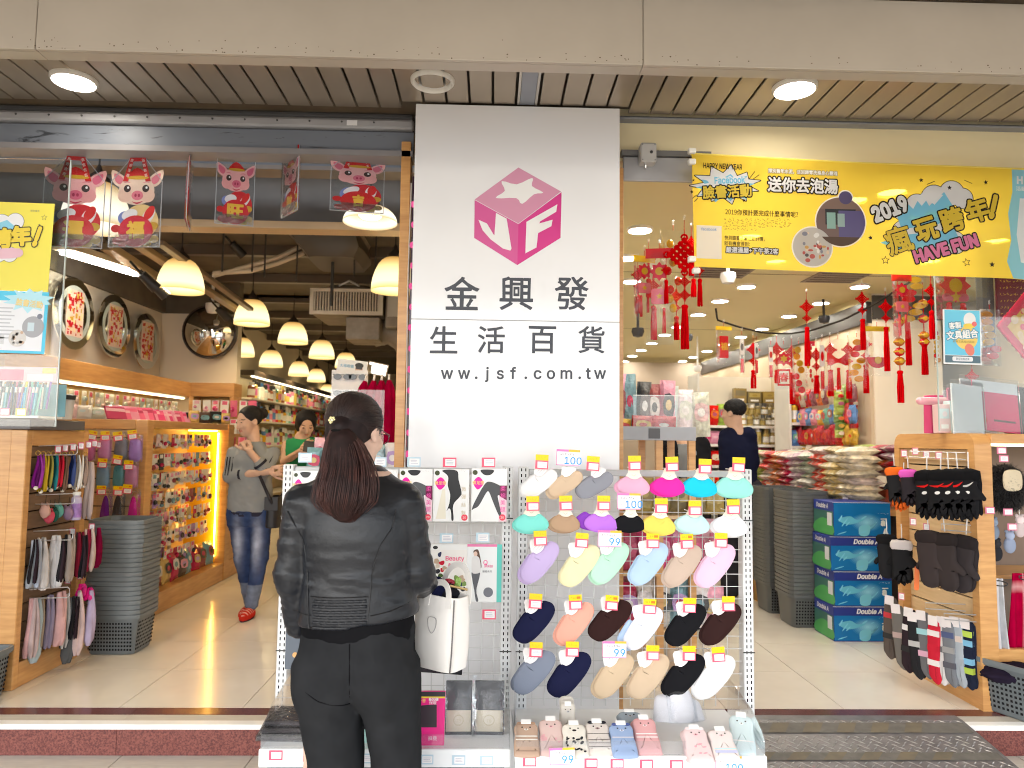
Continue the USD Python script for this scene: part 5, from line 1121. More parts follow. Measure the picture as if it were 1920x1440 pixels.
for k, (px, py) in enumerate(((150, 816), (173, 816), (197, 817), (221, 818), (248, 815), (192, 868), (220, 862), (241, 872), (190, 919), (221, 920), (239, 917))):
 price_tag(px, py, 5.27, f'yellow topped price tag on the second cabinet end, above the {("rose item, at its left", "rose item", "pink violet item", "grey patterned item", "lilac item", "light blue item", "teal deer item", "dusty pink item", "purple long item", "black long item", "magenta long item")[k]}', 2, 17, 17, hook=.12, tilt=R2.uniform(-9, 9))
PAL = {'acc': [(.5, .06, .12), (.72, .35, .45), (.03, .03, .03), (.65, .6, .55), (.2, .35, .4), (.45, .3, .55), (.1, .07, .06), (.6, .45, .2), (.75, .7, .7), (.3, .08, .08)],
       'mix': [(.7, .12, .12), (.75, .45, .1), (.2, .45, .35), (.15, .3, .6), (.75, .6, .2), (.7, .68, .66), (.6, .2, .4), (.35, .15, .1), (.55, .7, .7), (.75, .3, .4)],
       'pink': [(.70, .18, .30), (.66, .30, .42), (.6, .1, .22), (.72, .45, .52), (.45, .08, .15)], 'pale': [(.62, .7, .64), (.7, .66, .6), (.55, .66, .68), (.72, .62, .64), (.6, .6, .5), (.70, .5, .5)],
       'snack': [(.60, .05, .05), (.70, .20, .08), (.65, .4, .08), (.30, .42, .10), (.45, .12, .2), (.6, .52, .42), (.25, .08, .1), (.7, .62, .5)], 'gold': [(.35, .26, .08), (.42, .33, .12), (.28, .2, .07), (.2, .16, .08)], 'redgold': [(.55, .03, .03), (.6, .08, .05), (.6, .4, .08), (.5, .02, .04)]}
def article(kind, w, h, d, r, pal):
 m = MB(); c = r.choice(pal); c2 = r.choice(pal); lite = (.78, .77, .74)
 if kind == 'carded':
  m.box((-w / 2, -.002, -h), (w / 2, 0, 0), r.choice([lite, lite, c2, (.75, .6, .62)])); m.box((-w * .3, -.004, -h * .28), (w * .3, -.0022, -h * .05), r.choice([(.75, .2, .3), lite, c2]))
  for _ in range(r.choice((1, 2, 2))): m.ball((r.uniform(-.2, .2) * w, -.014, -h * r.uniform(.5, .85)), (w * r.uniform(.2, .42), .014, h * r.uniform(.1, .2)), r.choice(pal), 1)
 elif kind == 'bottle':
  cw = w * .32; b = h * r.uniform(.66, .8); m.lathe([(0, 0), (w * .42, 0), (w * .45, .004), (w * .45, b * .9), (cw, b), (cw * .8, b + .004)], c, 12); m.lathe([(cw, b), (cw, h), (0, h)], r.choice([lite, c2, (.05, .05, .05)]), 10)
  m.lathe([(w * .455, b * .2), (w * .455, b * .7)], r.choice([lite, c2]), 12)
 elif kind == 'box':
  m.box((-w / 2, -d / 2, 0), (w / 2, d / 2, h), c, ch=.002); m.face(sbox(-w * .4, h * .5, w * .4, h * .85), d / 2 + .001, c2); m.face(sbox(-w * .3, h * .15, w * .3, h * .3), d / 2 + .001, lite); m.face(blob(r.uniform(-.1, .1) * w, h * .66, w * .2, h * .1, 10), d / 2 + .002, r.choice(pal))
 elif kind == 'pouch':
  add_bag(m, w, h, d / 2, c, r.randrange(999), (0, 0, h / 2), n=(6, 7)); m.face(smoothpoly([(-.3 * w, h * .4), (.3 * w, h * .36), (.34 * w, h * .7), (-.26 * w, h * .74)], 2), d / 2 + .002, c2); m.face(blob(0, h * .55, w * .2, h * .1, 9), d / 2 + .004, r.choice(pal + [lite]))
 elif kind == 'book':
  m.box((-w / 2, -d / 2, 0), (w / 2, d / 2, h), c); m.box((-w / 2 + .002, -d / 2 - .001, h * .6), (w / 2 - .002, -d / 2, h * .85), c2); m.box((-w / 2 + .003, -d / 2 + .002, h), (w / 2 - .003, d / 2 - .002, h + .002), lite)
 return m
def row_of(kind, name, cat, label, start, step, n, w, h, d, pal, rz=0, mat='gloss', seed=0, jit=.004, group=None, tilt=0):
 r = random.Random(seed); st_ = np.asarray(step, float)
 for i in range(n):
  p = np.asarray(start, float) + st_ * i + np.array([r.uniform(-jit, jit), r.uniform(-jit, jit), 0])
  k = r.uniform(.88, 1.1)
  put(name, article(kind, w * k, h * r.uniform(.85, 1.12), d, r, PAL[pal]), mat, None, label=f'{label}, {ORDW[i]} from the {"left" if abs(st_[0]) >= abs(st_[1]) else "street"}', cat=cat, group=group or label, loc=tuple(p), rot=(tilt + r.uniform(-2, 2), r.uniform(-2.5, 2.5), rz + r.uniform(-6, 6)))
ORD = ('top', 'second', 'third', 'fourth', 'fifth', 'sixth', 'seventh')
for i in range(7):
 z = FL + h2 - .10 - i * .155
 n = 19 if i < 6 else 15
 row_of('carded', 'hair_accessory', 'hair accessory', f'small carded hair accessory in the {ORD[i]} alcove row', (AX - .13, Y0 + .22, z), (0, .073, 0), n, .064, .115, .03, 'acc', 90, seed=100 + i, jit=.012)
 row_of('carded', 'hair_accessory', 'hair accessory', f'rear carded hair accessory in the {ORD[i]} alcove row', (AX - .30, Y0 + .26, z - .01), (0, .082, 0), n - 3, .066, .11, .03, 'acc', 90, seed=130 + i, jit=.012)
row_of('pouch', 'patterned_pouch', 'pouch', 'patterned pouch on the bottom shelf of the lit alcove', (AX - .10, Y0 + .20, FL + .165), (0, .15, 0), 10, .17, .20, .07, 'acc', 90, seed=150, jit=.01, tilt=-12)
row_of('book', 'notepad', 'notepad', 'pink notepad leaning on top of the second cabinet', (AX - .26, Y0 + .10, ZC2 + .004), (0, .055, 0), 24, .17, .10, .014, 'pink', 60, seed=160, jit=.01, tilt=-28, mat='print')
row_of('pouch', 'soft_packet', 'packet', 'pale packet on the second cabinet top', (AX - .9, Y0 + .2, ZC2 + .004), (.10, .02, 0), 6, .11, .10, .05, 'pale', 10, seed=161, tilt=-10)
# --- wall unit along the left wall and across its end
wu = thing('wall_shelf_unit', 'long wooden wall unit with lit header along the left wall, under the round mirrors', 'shelf unit', (-3.70, 5.0, FL)); zh = 2.05 - FL
put('header', MB().box((.0, 0, zh - .16), (.45, 3.26, zh), ch=.004), 'wood', wu); put('back_board', MB().box((.002, 0, 0), (.03, 3.26, zh - .161), (.66, .5, .2)), 'paint', wu)
put('light_tube', MB().box((.30, .1, zh - .172), (.33, 3.2, zh - .163)), 'led_strip', wu)
for k, z in enumerate((.35, .72, 1.08, 1.40)): put('shelf_board', MB().box((.031, 0, z), (.34, 3.26, z + .02), ch=.002), 'wood_pale', wu)
for z, k_, pal, kd in ((1.70, 0, 'pale', 'carded'), (1.52, 1, 'acc', 'carded')):
 row_of(kd, 'bagged_brush', 'brush', f'carded brush, {("upper", "lower")[k_]} row of the left wall unit', (-3.40, 5.5, FL + z), (0, .095, 0), 28, .075, .15, .03, pal, 90, seed=170 + k_, jit=.012)
row_of('bottle', 'cosmetic_bottle', 'bottle', 'small bottle on the left wall unit shelf', (-3.42, 5.4, FL + 1.422), (0, .075, 0), 36, .05, .14, .05, 'pale', 90, seed=175)
we = thing('wall_shelf_unit', 'wooden shelf unit facing the street below the round convex mirror', 'shelf unit', (-3.24, 8.05, FL));
xr = P(440, 720, 8.05)[0] + 3.24
put('header', MB().box((-.02, 0, zh - .15), (xr, .24, zh), ch=.004), 'wood', we); put('right_panel', MB().box((xr - .05, 0, 0), (xr, .24, zh - .151), ch=.003), 'wood', we); put('left_panel', MB().box((-.02, 0, 0), (.03, .24, zh - .151), ch=.003), 'wood', we)
put('back_board', MB().box((.031, .2, 0), (xr - .051, .24, zh - .151), (.62, .42, .18)), 'paint', we)
for k, z in enumerate((.5, 1.0, 1.36)): put('shelf_board', MB().box((.031, .0, z), (xr - .051, .199, z + .02)), 'wood_pale', we)
for k_, z in enumerate((1.72, 1.52, 1.33)): row_of('carded', 'pink_packet', 'packet', f'pink packet in the {ORD[k_]} row under the convex mirror', (-3.16, 8.02, FL + z), (.098, 0, 0), 7, .085, .16, .03, 'pink' if k_ == 0 else 'acc', 0, seed=180 + k_)
row_of('pouch', 'soft_toy', 'soft toy', 'small plush animal on top of the lit alcove', (AX - .38, Y0 + 1.0, ZC2), (.05, .13, 0), 7, .10, .11, .08, 'acc', 30, seed=185, mat='fabric')
# --- round mirrors
for k, (px, py) in enumerate(((140, 588), (216, 612), (276, 640))):
 p = PX(px, py, -3.60); dm = (.31, .30, .29)[k]; t = thing('round_mirror', ('largest, nearest', 'middle', 'farthest')[k] + ' round mirror with a frosted ring on the left wall', 'mirror', tuple(p))
 put('mirror_disc', MB().lathe([(dm, -.012), (dm, 0), (0, 0)], (.70, .72, .68), 48, (0, 0, 0), 'x'), 'mirror', t)
 put('frosted_ring', MB().lathe([(dm * .62, .002), (dm * .78, .002)], (.50, .55, .50), 48, (0, 0, 0), 'x'), 'matte', t)
 put('stand_off', MB().lathe([(.10, -.10), (.10, -.013)], (.6, .58, .5), 20, (0, 0, 0), 'x'), 'paint', t)
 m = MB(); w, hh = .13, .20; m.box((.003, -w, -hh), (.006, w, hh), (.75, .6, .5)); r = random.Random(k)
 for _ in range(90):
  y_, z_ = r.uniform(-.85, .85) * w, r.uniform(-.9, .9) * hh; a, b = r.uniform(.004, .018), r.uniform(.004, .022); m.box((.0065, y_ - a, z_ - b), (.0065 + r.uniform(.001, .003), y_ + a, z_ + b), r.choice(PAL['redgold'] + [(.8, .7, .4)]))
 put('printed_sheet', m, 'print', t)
p = P(393, 622, 8.2); t = thing('convex_mirror', 'convex security mirror with dark rim on the back wall', 'mirror', tuple(p))
rr = .295; put('rim', MB().lathe([(rr, -.05), (rr * 1.02, 0), (rr, .02), (rr * .96, .02)], (.05, .035, .03), 40, (0, 0, 0), 'y'), 'plastic', t, smooth=40)
put('dome', MB().lathe([(rr * .97 * math.sin(a) / math.sin(.85), (math.cos(a) - math.cos(.85)) * .34 + .0) for a in np.linspace(.85, 0, 14)], (.8, .8, .8), 40, (0, 0, 0), 'y'), 'mirror', t, smooth=True)
p = P(398, 578, 7.9); t = thing('security_camera', 'white dome camera above the convex mirror', 'camera', tuple(p)); put('housing', MB().lathe([(0, -.06), (.05, -.05), (.07, 0), (.07, .05), (0, .055)], (.78, .78, .78), 20), 'plastic', t, smooth=40); put('bracket', MB().box((-.012, -.012, .056), (.012, .012, .35), (.7, .7, .7)), 'paint', t)
# --- deep aisle shelf wall beyond
ds = thing('wall_shelf_unit', 'long white shelf wall of bottles running deep into the shop, beyond the corner', 'shelf unit', (-3.92, 11.2, FL))
put('dark_header', MB().box((.0, 0, 2.26), (.34, 8.5, 2.34), (.06, .045, .035)), 'paint', ds); put('back_board', MB().box((.0, 0, 0), (.02, 8.5, 2.25), (.72, .58, .34)), 'paint', ds); put('light_tube', MB().box((.26, .1, 2.245), (.29, 8.4, 2.258)), 'led_strip', ds)
for z in (.4, .8, 1.18, 1.56, 1.90): put('shelf_board', MB().box((.021, 0, z), (.32, 8.5, z + .025), (.78, .74, .66)), 'paint', ds)
for k_, z in enumerate((1.927, 1.587, 1.207)):
 row_of('bottle', 'shelf_bottle', 'bottle', f'bottle on the {ORD[k_]} shelf of the deep aisle wall', (-3.68, 11.4, FL + z), (0, .16, 0), 34, .12, .27, .1, 'mix', 90, seed=190 + k_)
# --- pendant lamps
emit('lamp_pale', (1, .90, .72), .45); emit('bulb_warm', (1, .76, .42), 46.0)
def pendant(px, pyb, Y, label, dia=.36, ht=.255, warm=True, cord=None):
 p = P(px, pyb, Y); t = thing('pendant_lamp', label, 'pendant lamp', tuple(p)); r = dia / 2; top = (cord or LZ) - p[2]
 prof = [(r, 0), (r * .985, ht * .2), (r * .93, ht * .42), (r * .84, ht * .62), (r * .72, ht * .80), (r * .58, ht * .93), (r * .44, ht), (r * .3, ht * 1.0)]
 sh = MB().lathe(prof, (.9, .8, .6), 36); zz_ = sh.v[0][:, 2] / ht; sh.c = [np.stack([np.interp(zz_, [0, .06, .25, .6, .85, 1], q) for q in ((1.6, 2.0, 2.6, 2.2, 1.3, .7), (1.0, 1.5, 2.2, 1.6, .78, .36), (.30, .62, 1.3, .72, .24, .09))], 1) * (.36 if warm else .3) * (np.ones(3) if warm else np.array([1, 1.1, 1.6]))]; put('glass_shade', sh, 'lamp_warm', t, smooth=True)
 put('bulb', MB().lathe([(0, ht * .30), (r * .35, ht * .34), (r * .42, ht * .45), (0, ht * .62)], (1, 1, 1), 16), 'bulb_warm', t)
 put('cap', MB().lathe([(r * .36, ht + .002), (r * .34, ht + .03), (r * .12, ht + .07), (.008, ht + .11), (0, ht + .11)], (.05, .04, .035), 20), 'paint', t, smooth=40)
 put('cord', MB().tube([(0, 0, ht + .1), (0, 0, top)], .005, (.03, .03, .03), 6), 'plastic', t)
for a in ((338, 547, 5.9, 'nearest large lit pendant lamp of the left row, left of the duct grille'), (472, 609, 7.7, 'second lit pendant lamp of the left row'), (549, 644, 9.1, 'third lit pendant lamp of the left row'), (603, 672, 10.6, 'fourth lit pendant lamp of the left row'), (648, 690, 12.6, 'farthest lit pendant lamp of the left row, above the hanging posters'), (452, 668, 10.4, 'lit pendant lamp half hidden by the corner of the back wall'), (508, 688, 11.6, 'lower lit pendant lamp of the far row, below the second lamp'), (560, 705, 13.2, 'lit pendant lamp of the far row, below the third lamp'), (593, 716, 14.8, 'small far lit pendant lamp of the far row'), (614, 742, 17.0, 'smallest lit pendant lamp, at the end of the shelf wall'), (740, 547, 5.6, 'lit pendant lamp half hidden by the timber jamb')): pendant(*a)
pendant(180, 428, 4.15, 'large pale pendant lamp behind the two left pig bags', warm=False); pendant(694, 418, 4.6, 'wide shallow pale lamp behind the rightmost pig bag', dia=.34, ht=.1, warm=False)
# --- ducts, pipes, fixtures under the dark ceiling
def bar(t, name, a, b, w, h, col, mat):
 a, b = np.asarray(a), np.asarray(b); d = b - a; Ln = np.linalg.norm(d); y = d / Ln; x = _n(np.cross(y, [0, 0, 1])); z = np.cross(x, y); R = np.stack([x, y, z], 1)
 put(name, MB().box((-w / 2, 0, -h / 2), (w / 2, Ln, h / 2), col, ch=min(w, h) * .1).turn(R).move(a), mat, t)
t = thing('tube_light', 'long bright fluorescent batten slanting under the left ceiling', 'tube light'); a, b = PX(118, 470, -3.1), PX(255, 512, -3.1)
bar(t, 'trough', a + [0, 0, .03], b + [0, 0, .03], .16, .05, (.6, .52, .4), 'paint'); bar(t, 'tube', a - [0, 0, .012], b - [0, 0, .012], .05, .03, (1, 1, 1), 'lamp_white')
for k, (px, py, px2, py2, X, w, c) in enumerate(((200, 462, 335, 548, -2.95, .10, (.36, .27, .17)), (230, 440, 450, 585, -2.72, .08, (.33, .25, .16)), (300, 455, 470, 580, -2.45, .06, (.26, .2, .14)), (90, 395, 215, 470, -3.2, .08, (.42, .38, .34)))):
 t = thing('ceiling_pipe', ('broad tan cable tray', 'tan cable tray', 'brown conduit', 'grey conduit')[k] + (' running deep under the left ceiling', ' beside the broad tray under the left ceiling', ' next to the nearest pendant lamp cord', ' above the fluorescent batten')[k], 'pipe')
 bar(t, 'run', PX(px, py, X), PX(px2, py2, X), w, w * .6, c, 'paint')
t = thing('ceiling_pipe', 'pale bent conduit pair crossing the left ceiling to the hanging dark unit', 'pipe')
for dz in (0, .05): put('conduit', MB().tube([P(400, 512 + dz * 100, 6.5), P(470, 508, 6.5) + [0, 0, dz], P(520, 494, 6.5) + [0, 0, dz], P(570, 474, 6.5) + [0, 0, dz * 1.5]], .022, (.56, .47, .36), 8), 'paint', t, smooth=True)
for k, py in enumerate((520, 558)):
 t = thing('ceiling_pipe', ('long dark beam', 'long tan pipe')[k] + ' crossing the left ceiling ' + ('just above the duct grille', 'behind the pendant lamps')[k], 'pipe'); Y = (8.5, 9.2)[k]
 put('run', MB().box((-3.9, 0, 0), (-.42, .1, .08), ((.09, .075, .065), (.5, .37, .2))[k]), 'paint', t); UsdGeom.Xformable(stage.GetPrimAtPath(t)).GetOrderedXformOps()[0].Set(Gf.Vec3d(*(P(500, py, Y) * [0, 1, 1])))
t = thing('hanging_unit', 'dark sloping unit hung from the left ceiling above the duct grille', 'air unit', tuple(P(618, 470, 6.3)));
v, f = loft([(-.10, .05, .1, .20, .3), (-.02, .05, .1, .26, .35), (.10, -.02, .1, .30, .38)], 24, 8); put('casing', MB().add(v, f, (.10, .085, .07)), 'paint', t, smooth=30); put('side_plate', MB().box((.22, -.1, -.09), (.24, .4, .16), (.3, .27, .23), rotm(0, 20, 0)), 'duct_metal', t); put('rod', MB().tube([(.03, 0, -.1), (.03, 0, -.48)], .014, (.04, .04, .04), 8), 'paint', t)
gp = P(650, 566, 7.0); t = thing('air_duct', 'suspended metal air duct with a white slatted grille and a round elbow', 'air duct', tuple(gp)); w, hh = .345, .125
put('grille_frame', MB().poly(sbox(-w, -hh, w, hh).difference(sbox(-w + .035, -hh + .035, w - .035, hh - .03)), 0, .02, (.66, .60, .50)), 'paint', t); put('grille_back', MB().box((-w + .02, .03, -hh + .02), (w - .02, .05, hh - .02), (.03, .025, .02)), 'matte', t)
for x in np.linspace(-w + .045, w - .045, 24): put('grille_blade', MB().box((x - .0065, -.012, -hh + .036), (x + .0065, .02, hh - .031), (.62, .56, .46)), 'paint', t)
put('plenum', MB().box((-w + .01, .052, -hh + .01), (w - .01, .75, hh - .005), (.3, .27, .22)), 'duct_metal', t)
v, f = loft([(hh - .004, 0, .35, w * .97, .33), (hh + .07, 0, .35, w * .5, .2)], 24, 9); put('hood', MB().add(v, f), 'duct_metal', t, smooth=30); put('hanger', MB().tube([(-.1, .1, hh + .05), (0, .1, hh + .10), (.1, .1, hh + .05)], .012, (.7, .66, .6), 8), 'steel', t)
put('branch_box', MB().box((-.02, .1, -hh - .22), (.30, .55, -hh - .002), (.3, .27, .22), ch=.006), 'duct_metal', t)
put('round_elbow', MB().tube([(.2, .4, -.25), (.36, .4, -.22), (.50, .42, -.30), (.58, .5, -.45), (.62, .6, -.5)], .13, (.3, .27, .22), 18), 'duct_metal', t, smooth=True)
put('side_box', MB().box((w + .01, .1, -.22), (w + .16, .5, hh), (.32, .29, .25), ch=.005), 'duct_metal', t); put('side_grille', MB().box((w + .03, .085, -.12), (w + .14, .099, .09), (.6, .57, .5)), 'paint', t)
for k, (px, py, Y) in enumerate(((282, 530, 5.6), (300, 545, 5.8), (420, 590, 7.4), (447, 470, 6.6))):
 p = P(px, py, Y); t = thing('spot_lamp', ('black spotlight left of the nearest pendant lamp, lit', 'second black spotlight near the nearest pendant lamp', 'small black spotlight above the convex mirror', 'small black fitting hanging under the dark ceiling')[k], 'spotlight', tuple(p), (35, -40, 0))
 put('barrel', MB().lathe([(0, .09), (.035, .085), (.045, -.06), (.042, -.06)], (.03, .028, .026), 18), 'paint', t, smooth=40); put('lens', MB().lathe([(0, -.055), (.041, -.056)], (1, .9, .7), 18), 'lamp_pale', t); put('arm', MB().tube([(0, 0, .08), (.0, .04, .2)], .01, (.03, .03, .03)), 'paint', t)
for k, (px, py) in enumerate(((418, 470), (474, 470), (497, 480), (557, 490), (665, 480), (705, 470))):
 t = thing('ceiling_rod', f'thin dark suspension rod under the left ceiling, {ORD[k]} from the wall side', 'rod', tuple(P(px, py, 6.2))); put('rod', MB().tube([(0, 0, -.18), (0, 0, .75)], .008, (.05, .045, .04)), 'paint', t)
for k in range(9):
 t = thing('ceiling_joist', f'shallow dark joist across the left ceiling, {ORD[k] if k < 7 else ("eighth", "ninth")[k - 7]} from the street', 'joist', (0, 5.6 + k * 1.2, LZ - .10)); put('joist', MB().box((-3.9, 0, 0), (-.42, .08, .095), (.13, .105, .085)), 'paint', t)
# --- hanging boards, red umbrellas and the clear screen near the column
t = thing('promo_board', 'white hanging board with a portrait of a man in sunglasses', 'poster', tuple(P(660, 690, 5.6)), (0, 6, 0)); s = px_m(5.6)
put('board', MB().box((-28 * s, 0, -14 * s), (28 * s, .006, 15 * s), (.72, .74, .77)), 'print', t); m = MB(); m.face(blob(13 * s, 0, 7 * s, 9 * s), .001, (.55, .38, .3)); m.face(blob(13 * s, 6 * s, 8 * s, 5 * s), .0015, (.03, .03, .03)); m.face(sbox(7 * s, -1 * s, 19 * s, 3 * s), .002, (.04, .04, .05)); m.face(sbox(-28 * s, -14 * s, 28 * s, -9 * s), .001, (.35, .6, .75)); m.face(text_at(glyphs('太陽眼鏡', .1, True, 1), -10 * s, 3 * s, w=26 * s), .001, (.2, .4, .6)); put('print', m, 'print', t)
t = thing('mirror_board', 'small framed mirror right of the portrait board', 'mirror', tuple(P(708, 692, 5.7)), (0, 12, 0)); put('frame', MB().box((-19 * s, .001, -12 * s), (19 * s, .01, 12 * s), (.3, .25, .2)), 'paint', t); put('glass', MB().box((-17 * s, -.002, -10 * s), (17 * s, .0, 10 * s), (.7, .68, .62)), 'mirror', t)
t = thing('glasses_stand', 'white stand with sunglasses below the portrait board', 'stand', tuple(P(655, 730, 5.4))); put('panel', MB().box((-.13, 0, -.3), (.13, .02, .14), (.72, .72, .74)), 'paint', t)
for k in range(4):
 m = MB(); a = np.linspace(0, 6.28, 13)
 for sg in (-1, 1): m.face(blob(sg * .035, 0, .03, .022, 14), .003, (.02, .02, .025))
 m.box((-.07, -.006, .012), (.07, -.003, .018), (.02, .02, .02)); m.move(((-.05, .06)[k % 2], -.01, .09 - .12 * (k // 2))); put('sunglasses', m, 'gloss', t)
for k, px in enumerate((672, 692, 711, 729)):
 p = P(px, 760, 5.0); t = thing('umbrella', f'folded dark red umbrella hanging left of the timber jamb, {ORD[k]} from the left', 'umbrella', tuple(p), (0, 14 - 5 * k, 0))
 ang = np.linspace(0, 2 * np.pi, 14, endpoint=False); rows = [(-.36, 0, 0, .045, .03), (-.1, 0, 0, .05, .035), (.12, 0, 0, .03, .02), (.17, 0, 0, .012, .01)]; v, f = loft(rows, 16, 2.2); r_ = 1 + .25 * np.cos(5 * np.arctan2(v[:, 1], v[:, 0])); v[:, :2] *= r_[:, None]
 put('canopy', MB().add(v, f, (.28, .02, .045)), 'fabric', t, smooth=True); put('ferrule', MB().tube([(0, 0, .165), (0, 0, .21)], .008, (.75, .7, .65)), 'plastic', t)
t = thing('clear_screen', 'upright clear acrylic screen in front of the red umbrellas', 'screen', tuple(P(668, 830, 4.7))); put('sheet', MB().box((-.17, 0, -.5), (.17, .004, .335)), 'clear_acrylic', t); put('foot', MB().box((-.17, -.04, -.52), (.17, .06, -.501), (.6, .6, .6)), 'plastic', t)
tb_ = thing('goods_table', 'low shelf of wrapped goods behind the left rack, beside the timber jamb', 'table', (-.78, 4.9, FL)); put('top', MB().box((-.42, -.2, 1.06), (.34, .5, 1.09), ch=.003), 'wood', tb_); put('side', MB().box((-.42, -.2, 0), (-.39, .5, 1.059)), 'wood', tb_); put('side', MB().box((.31, -.2, 0), (.34, .5, 1.059)), 'wood', tb_); put('front', MB().box((-.389, -.18, 0), (.309, -.16, 1.05)), 'wood', tb_)
row_of('pouch', 'wrapped_item', 'packet', 'wrapped item on the low shelf behind the left rack', (-1.12, 4.78, FL + 1.092), (.10, 0, 0), 7, .1, .2, .07, 'acc', 0, seed=200)
row_of('pouch', 'wrapped_item', 'packet', 'rear wrapped item on the low shelf behind the left rack', (-1.14, 5.0, FL + 1.092), (.10, 0, 0), 7, .1, .26, .07, 'pink', 0, seed=201)
# -- RIGHT SHOP
RL = [(1200, 428), (1177, 481), (1185, 525), (1399, 535), (1350, 562), (1309, 588), (1271, 611), (1246, 626), (1222, 642), (1202, 655), (1185, 666), (1171, 676), (1539, 566), (1479, 591), (1429, 615), (1389, 630), (1357, 644), (1326, 657), (1300, 668), (1280, 676), (1612, 535)]
WH = ['just right of the sign, nearest the street', 'second beside the sign edge', 'third beside the sign edge', 'nearest of the middle row, below the banner', 'second of the middle row', 'third of the middle row', 'fourth of the middle row', 'fifth of the middle row', 'sixth of the middle row', 'seventh of the middle row', 'eighth of the middle row', 'last of the middle row, by the timber jamb', 'second of the right row', 'third of the right row', 'fourth of the right row', 'fifth of the right row', 'sixth of the right row', 'seventh of the right row', 'eighth of the right row', 'last of the right row', 'nearest of the right row, below HAVE FUN']
pr = None
for (px, py), wd in zip(RL, WH):
 c = F(px, py, CEI); lb = f'round ceiling downlight in the right shop, {wd}'
 if pr is None:
  pr = thing('ceiling_downlight', lb, 'ceiling light', tuple(c), group='downlights in the right shop ceiling')
  put('trim_ring', MB().lathe(ring_prof(.085), (.82, .8, .74), 28), 'paint', pr, smooth=40); put('lamp_disc', MB().lathe([(0, -.008), (.069, -.008), (.071, -.003)], sides=24), 'lamp_cool', pr)
 else: copy_of(pr, tuple(c), label=lb)
for k, q in enumerate((((1345, 498), (1396, 500), (1373, 519), (1320, 519)), ((1560, 510), (1614, 512), (1586, 527), (1532, 526)))):
 p = [F(*a, CEI - .006) for a in q]; t = thing('ceiling_vent', ('taupe square ceiling vent below the left part of the banner', 'taupe square ceiling vent below the middle of the banner')[k], 'vent', tuple(np.mean(p, 0))); c = np.mean(p, 0); hx, hy = .22, .24
 put('vent_plate', MB().box((-hx, -hy, 0), (hx, hy, .005), (.20, .16, .12)), 'paint', t)
 for y in np.linspace(-hy + .05, hy - .05, 6): put('vent_slot', MB().box((-hx + .03, y - .006, -.004), (hx - .03, y + .006, -.0005), (.08, .06, .05)), 'paint', t)
for k, (px, py, Y, wt) in enumerate(((1196, 622, 6.2, 0), (1308, 690, 9.5, 1), (1545, 598, 6.9, 0), (1365, 520, 5.0, 1), (1290, 632, 8.0, 0))):
 p = P(px, py, Y); t = thing('security_camera', ('black dome camera under the right shop ceiling near the sign', 'white camera on a stem in front of the taupe wall', 'dark camera on a bracket above the rope of decorations', 'pale smoke detector just below the banner', 'small dark ceiling sensor among the downlights')[k], 'camera' if k != 3 else 'smoke detector', tuple(p)); c = (.7, .7, .7) if wt else (.03, .03, .035)
 put('housing', MB().lathe([(0, -.05), (.04, -.04), (.055, 0), (.05, .03), (0, .035)], c, 18), 'gloss', t, smooth=40); put('stem', MB().tube([(0, 0, .03), (0, .01, CEI - p[2])], .012, c), 'paint', t)
for k in range(2):
 t = thing('ceiling_seam', ('near', 'far')[k] + ' dark joint line across the cream ceiling', 'seam', (.6, (5.9, 8.9)[k], CEI - .004)); put('joint', MB().box((0, 0, 0), (4.0, .006, .003), (.3, .25, .15)), 'paint', t)
t = thing('wall_band', 'black band running deep along the top of the right wall behind the decorations', 'wall band', (3.42, 6.62, 0)); za, zb2 = PX(1540, 632, 3.42)[2], PX(1540, 600, 3.42)[2]
put('band', MB().box((0, 0, za), (.1, 6.9, zb2 + .02), (.035, .03, .028)), 'paint', t); put('wall_face', MB().box((.02, 0, FL), (.1, 6.9, za - .001), (.56, .46, .34)), 'plaster', t); put('upper_face', MB().box((.02, 0, zb2 + .021), (.1, 6.9, CEI), (.66, .58, .36)), 'plaster', t)
xl, xr = P(1640, 720, 6.6)[0], P(1768, 720, 6.6)[0]; put('pillar', MB().box((xl, 6.6, FL), (xr, 7.1, CEI)), 'beige_wall', kind='structure')
t = thing('wall_band', 'short black band across the head of the beige pillar', 'wall band', (xl - .01, 6.58, P(1700, 600, 6.6)[2])); put('band', MB().box((0, 0, 0), (xr - xl + .02, .018, .22), (.05, .045, .04)), 'paint', t)
# --- white shop shelves at the back with tins, bottles and packets
def wshelf(label, px0, px1, Y, ys, ytop):
 a, b = P(px0, ys[0], Y), P(px1, ys[0], Y); t = thing('shop_shelf', label, 'shelf unit', (a[0], Y, FL)); w = b[0] - a[0]; zt = P(px0, ytop, Y)[2] - FL
 put('back_panel', MB().box((0, .40, 0), (w, .42, zt), (.62, .57, .48)), 'paint', t)
 for x in (0, w - .025): put('side_post', MB().box((x, .0, 0), (x + .025, .40, zt), (.66, .65, .62)), 'paint', t)
 zs_ = [P(px0, y, Y)[2] - FL for y in ys] + [.2]
 for z in zs_: put('shelf_board', MB().box((.026, -.01, z - .03), (w - .026, .399, z), (.72, .71, .68)), 'paint', t)
 return a[0], w, [z + FL for z in zs_]
x0, w, zz = wshelf('white shelf unit of snacks and gold tins behind the man in navy', 1308, 1478, 8.6, (797, 832, 872, 915, 960), 700)
row_of('pouch', 'snack_bag', 'snack bag', 'bright snack bag on the top shelf by the navy sweater', (x0 + .10, 8.68, zz[0]), (.11, 0, 0), 4, .13, .24, .08, 'snack', 0, seed=300)
row_of('bottle', 'gold_tin', 'tin', 'gold tin on the top shelf behind the navy sweater', (x0 + .56, 8.66, zz[0]), (.075, 0, 0), 7, .085, .14, .08, 'gold', 0, 'foil', seed=301)
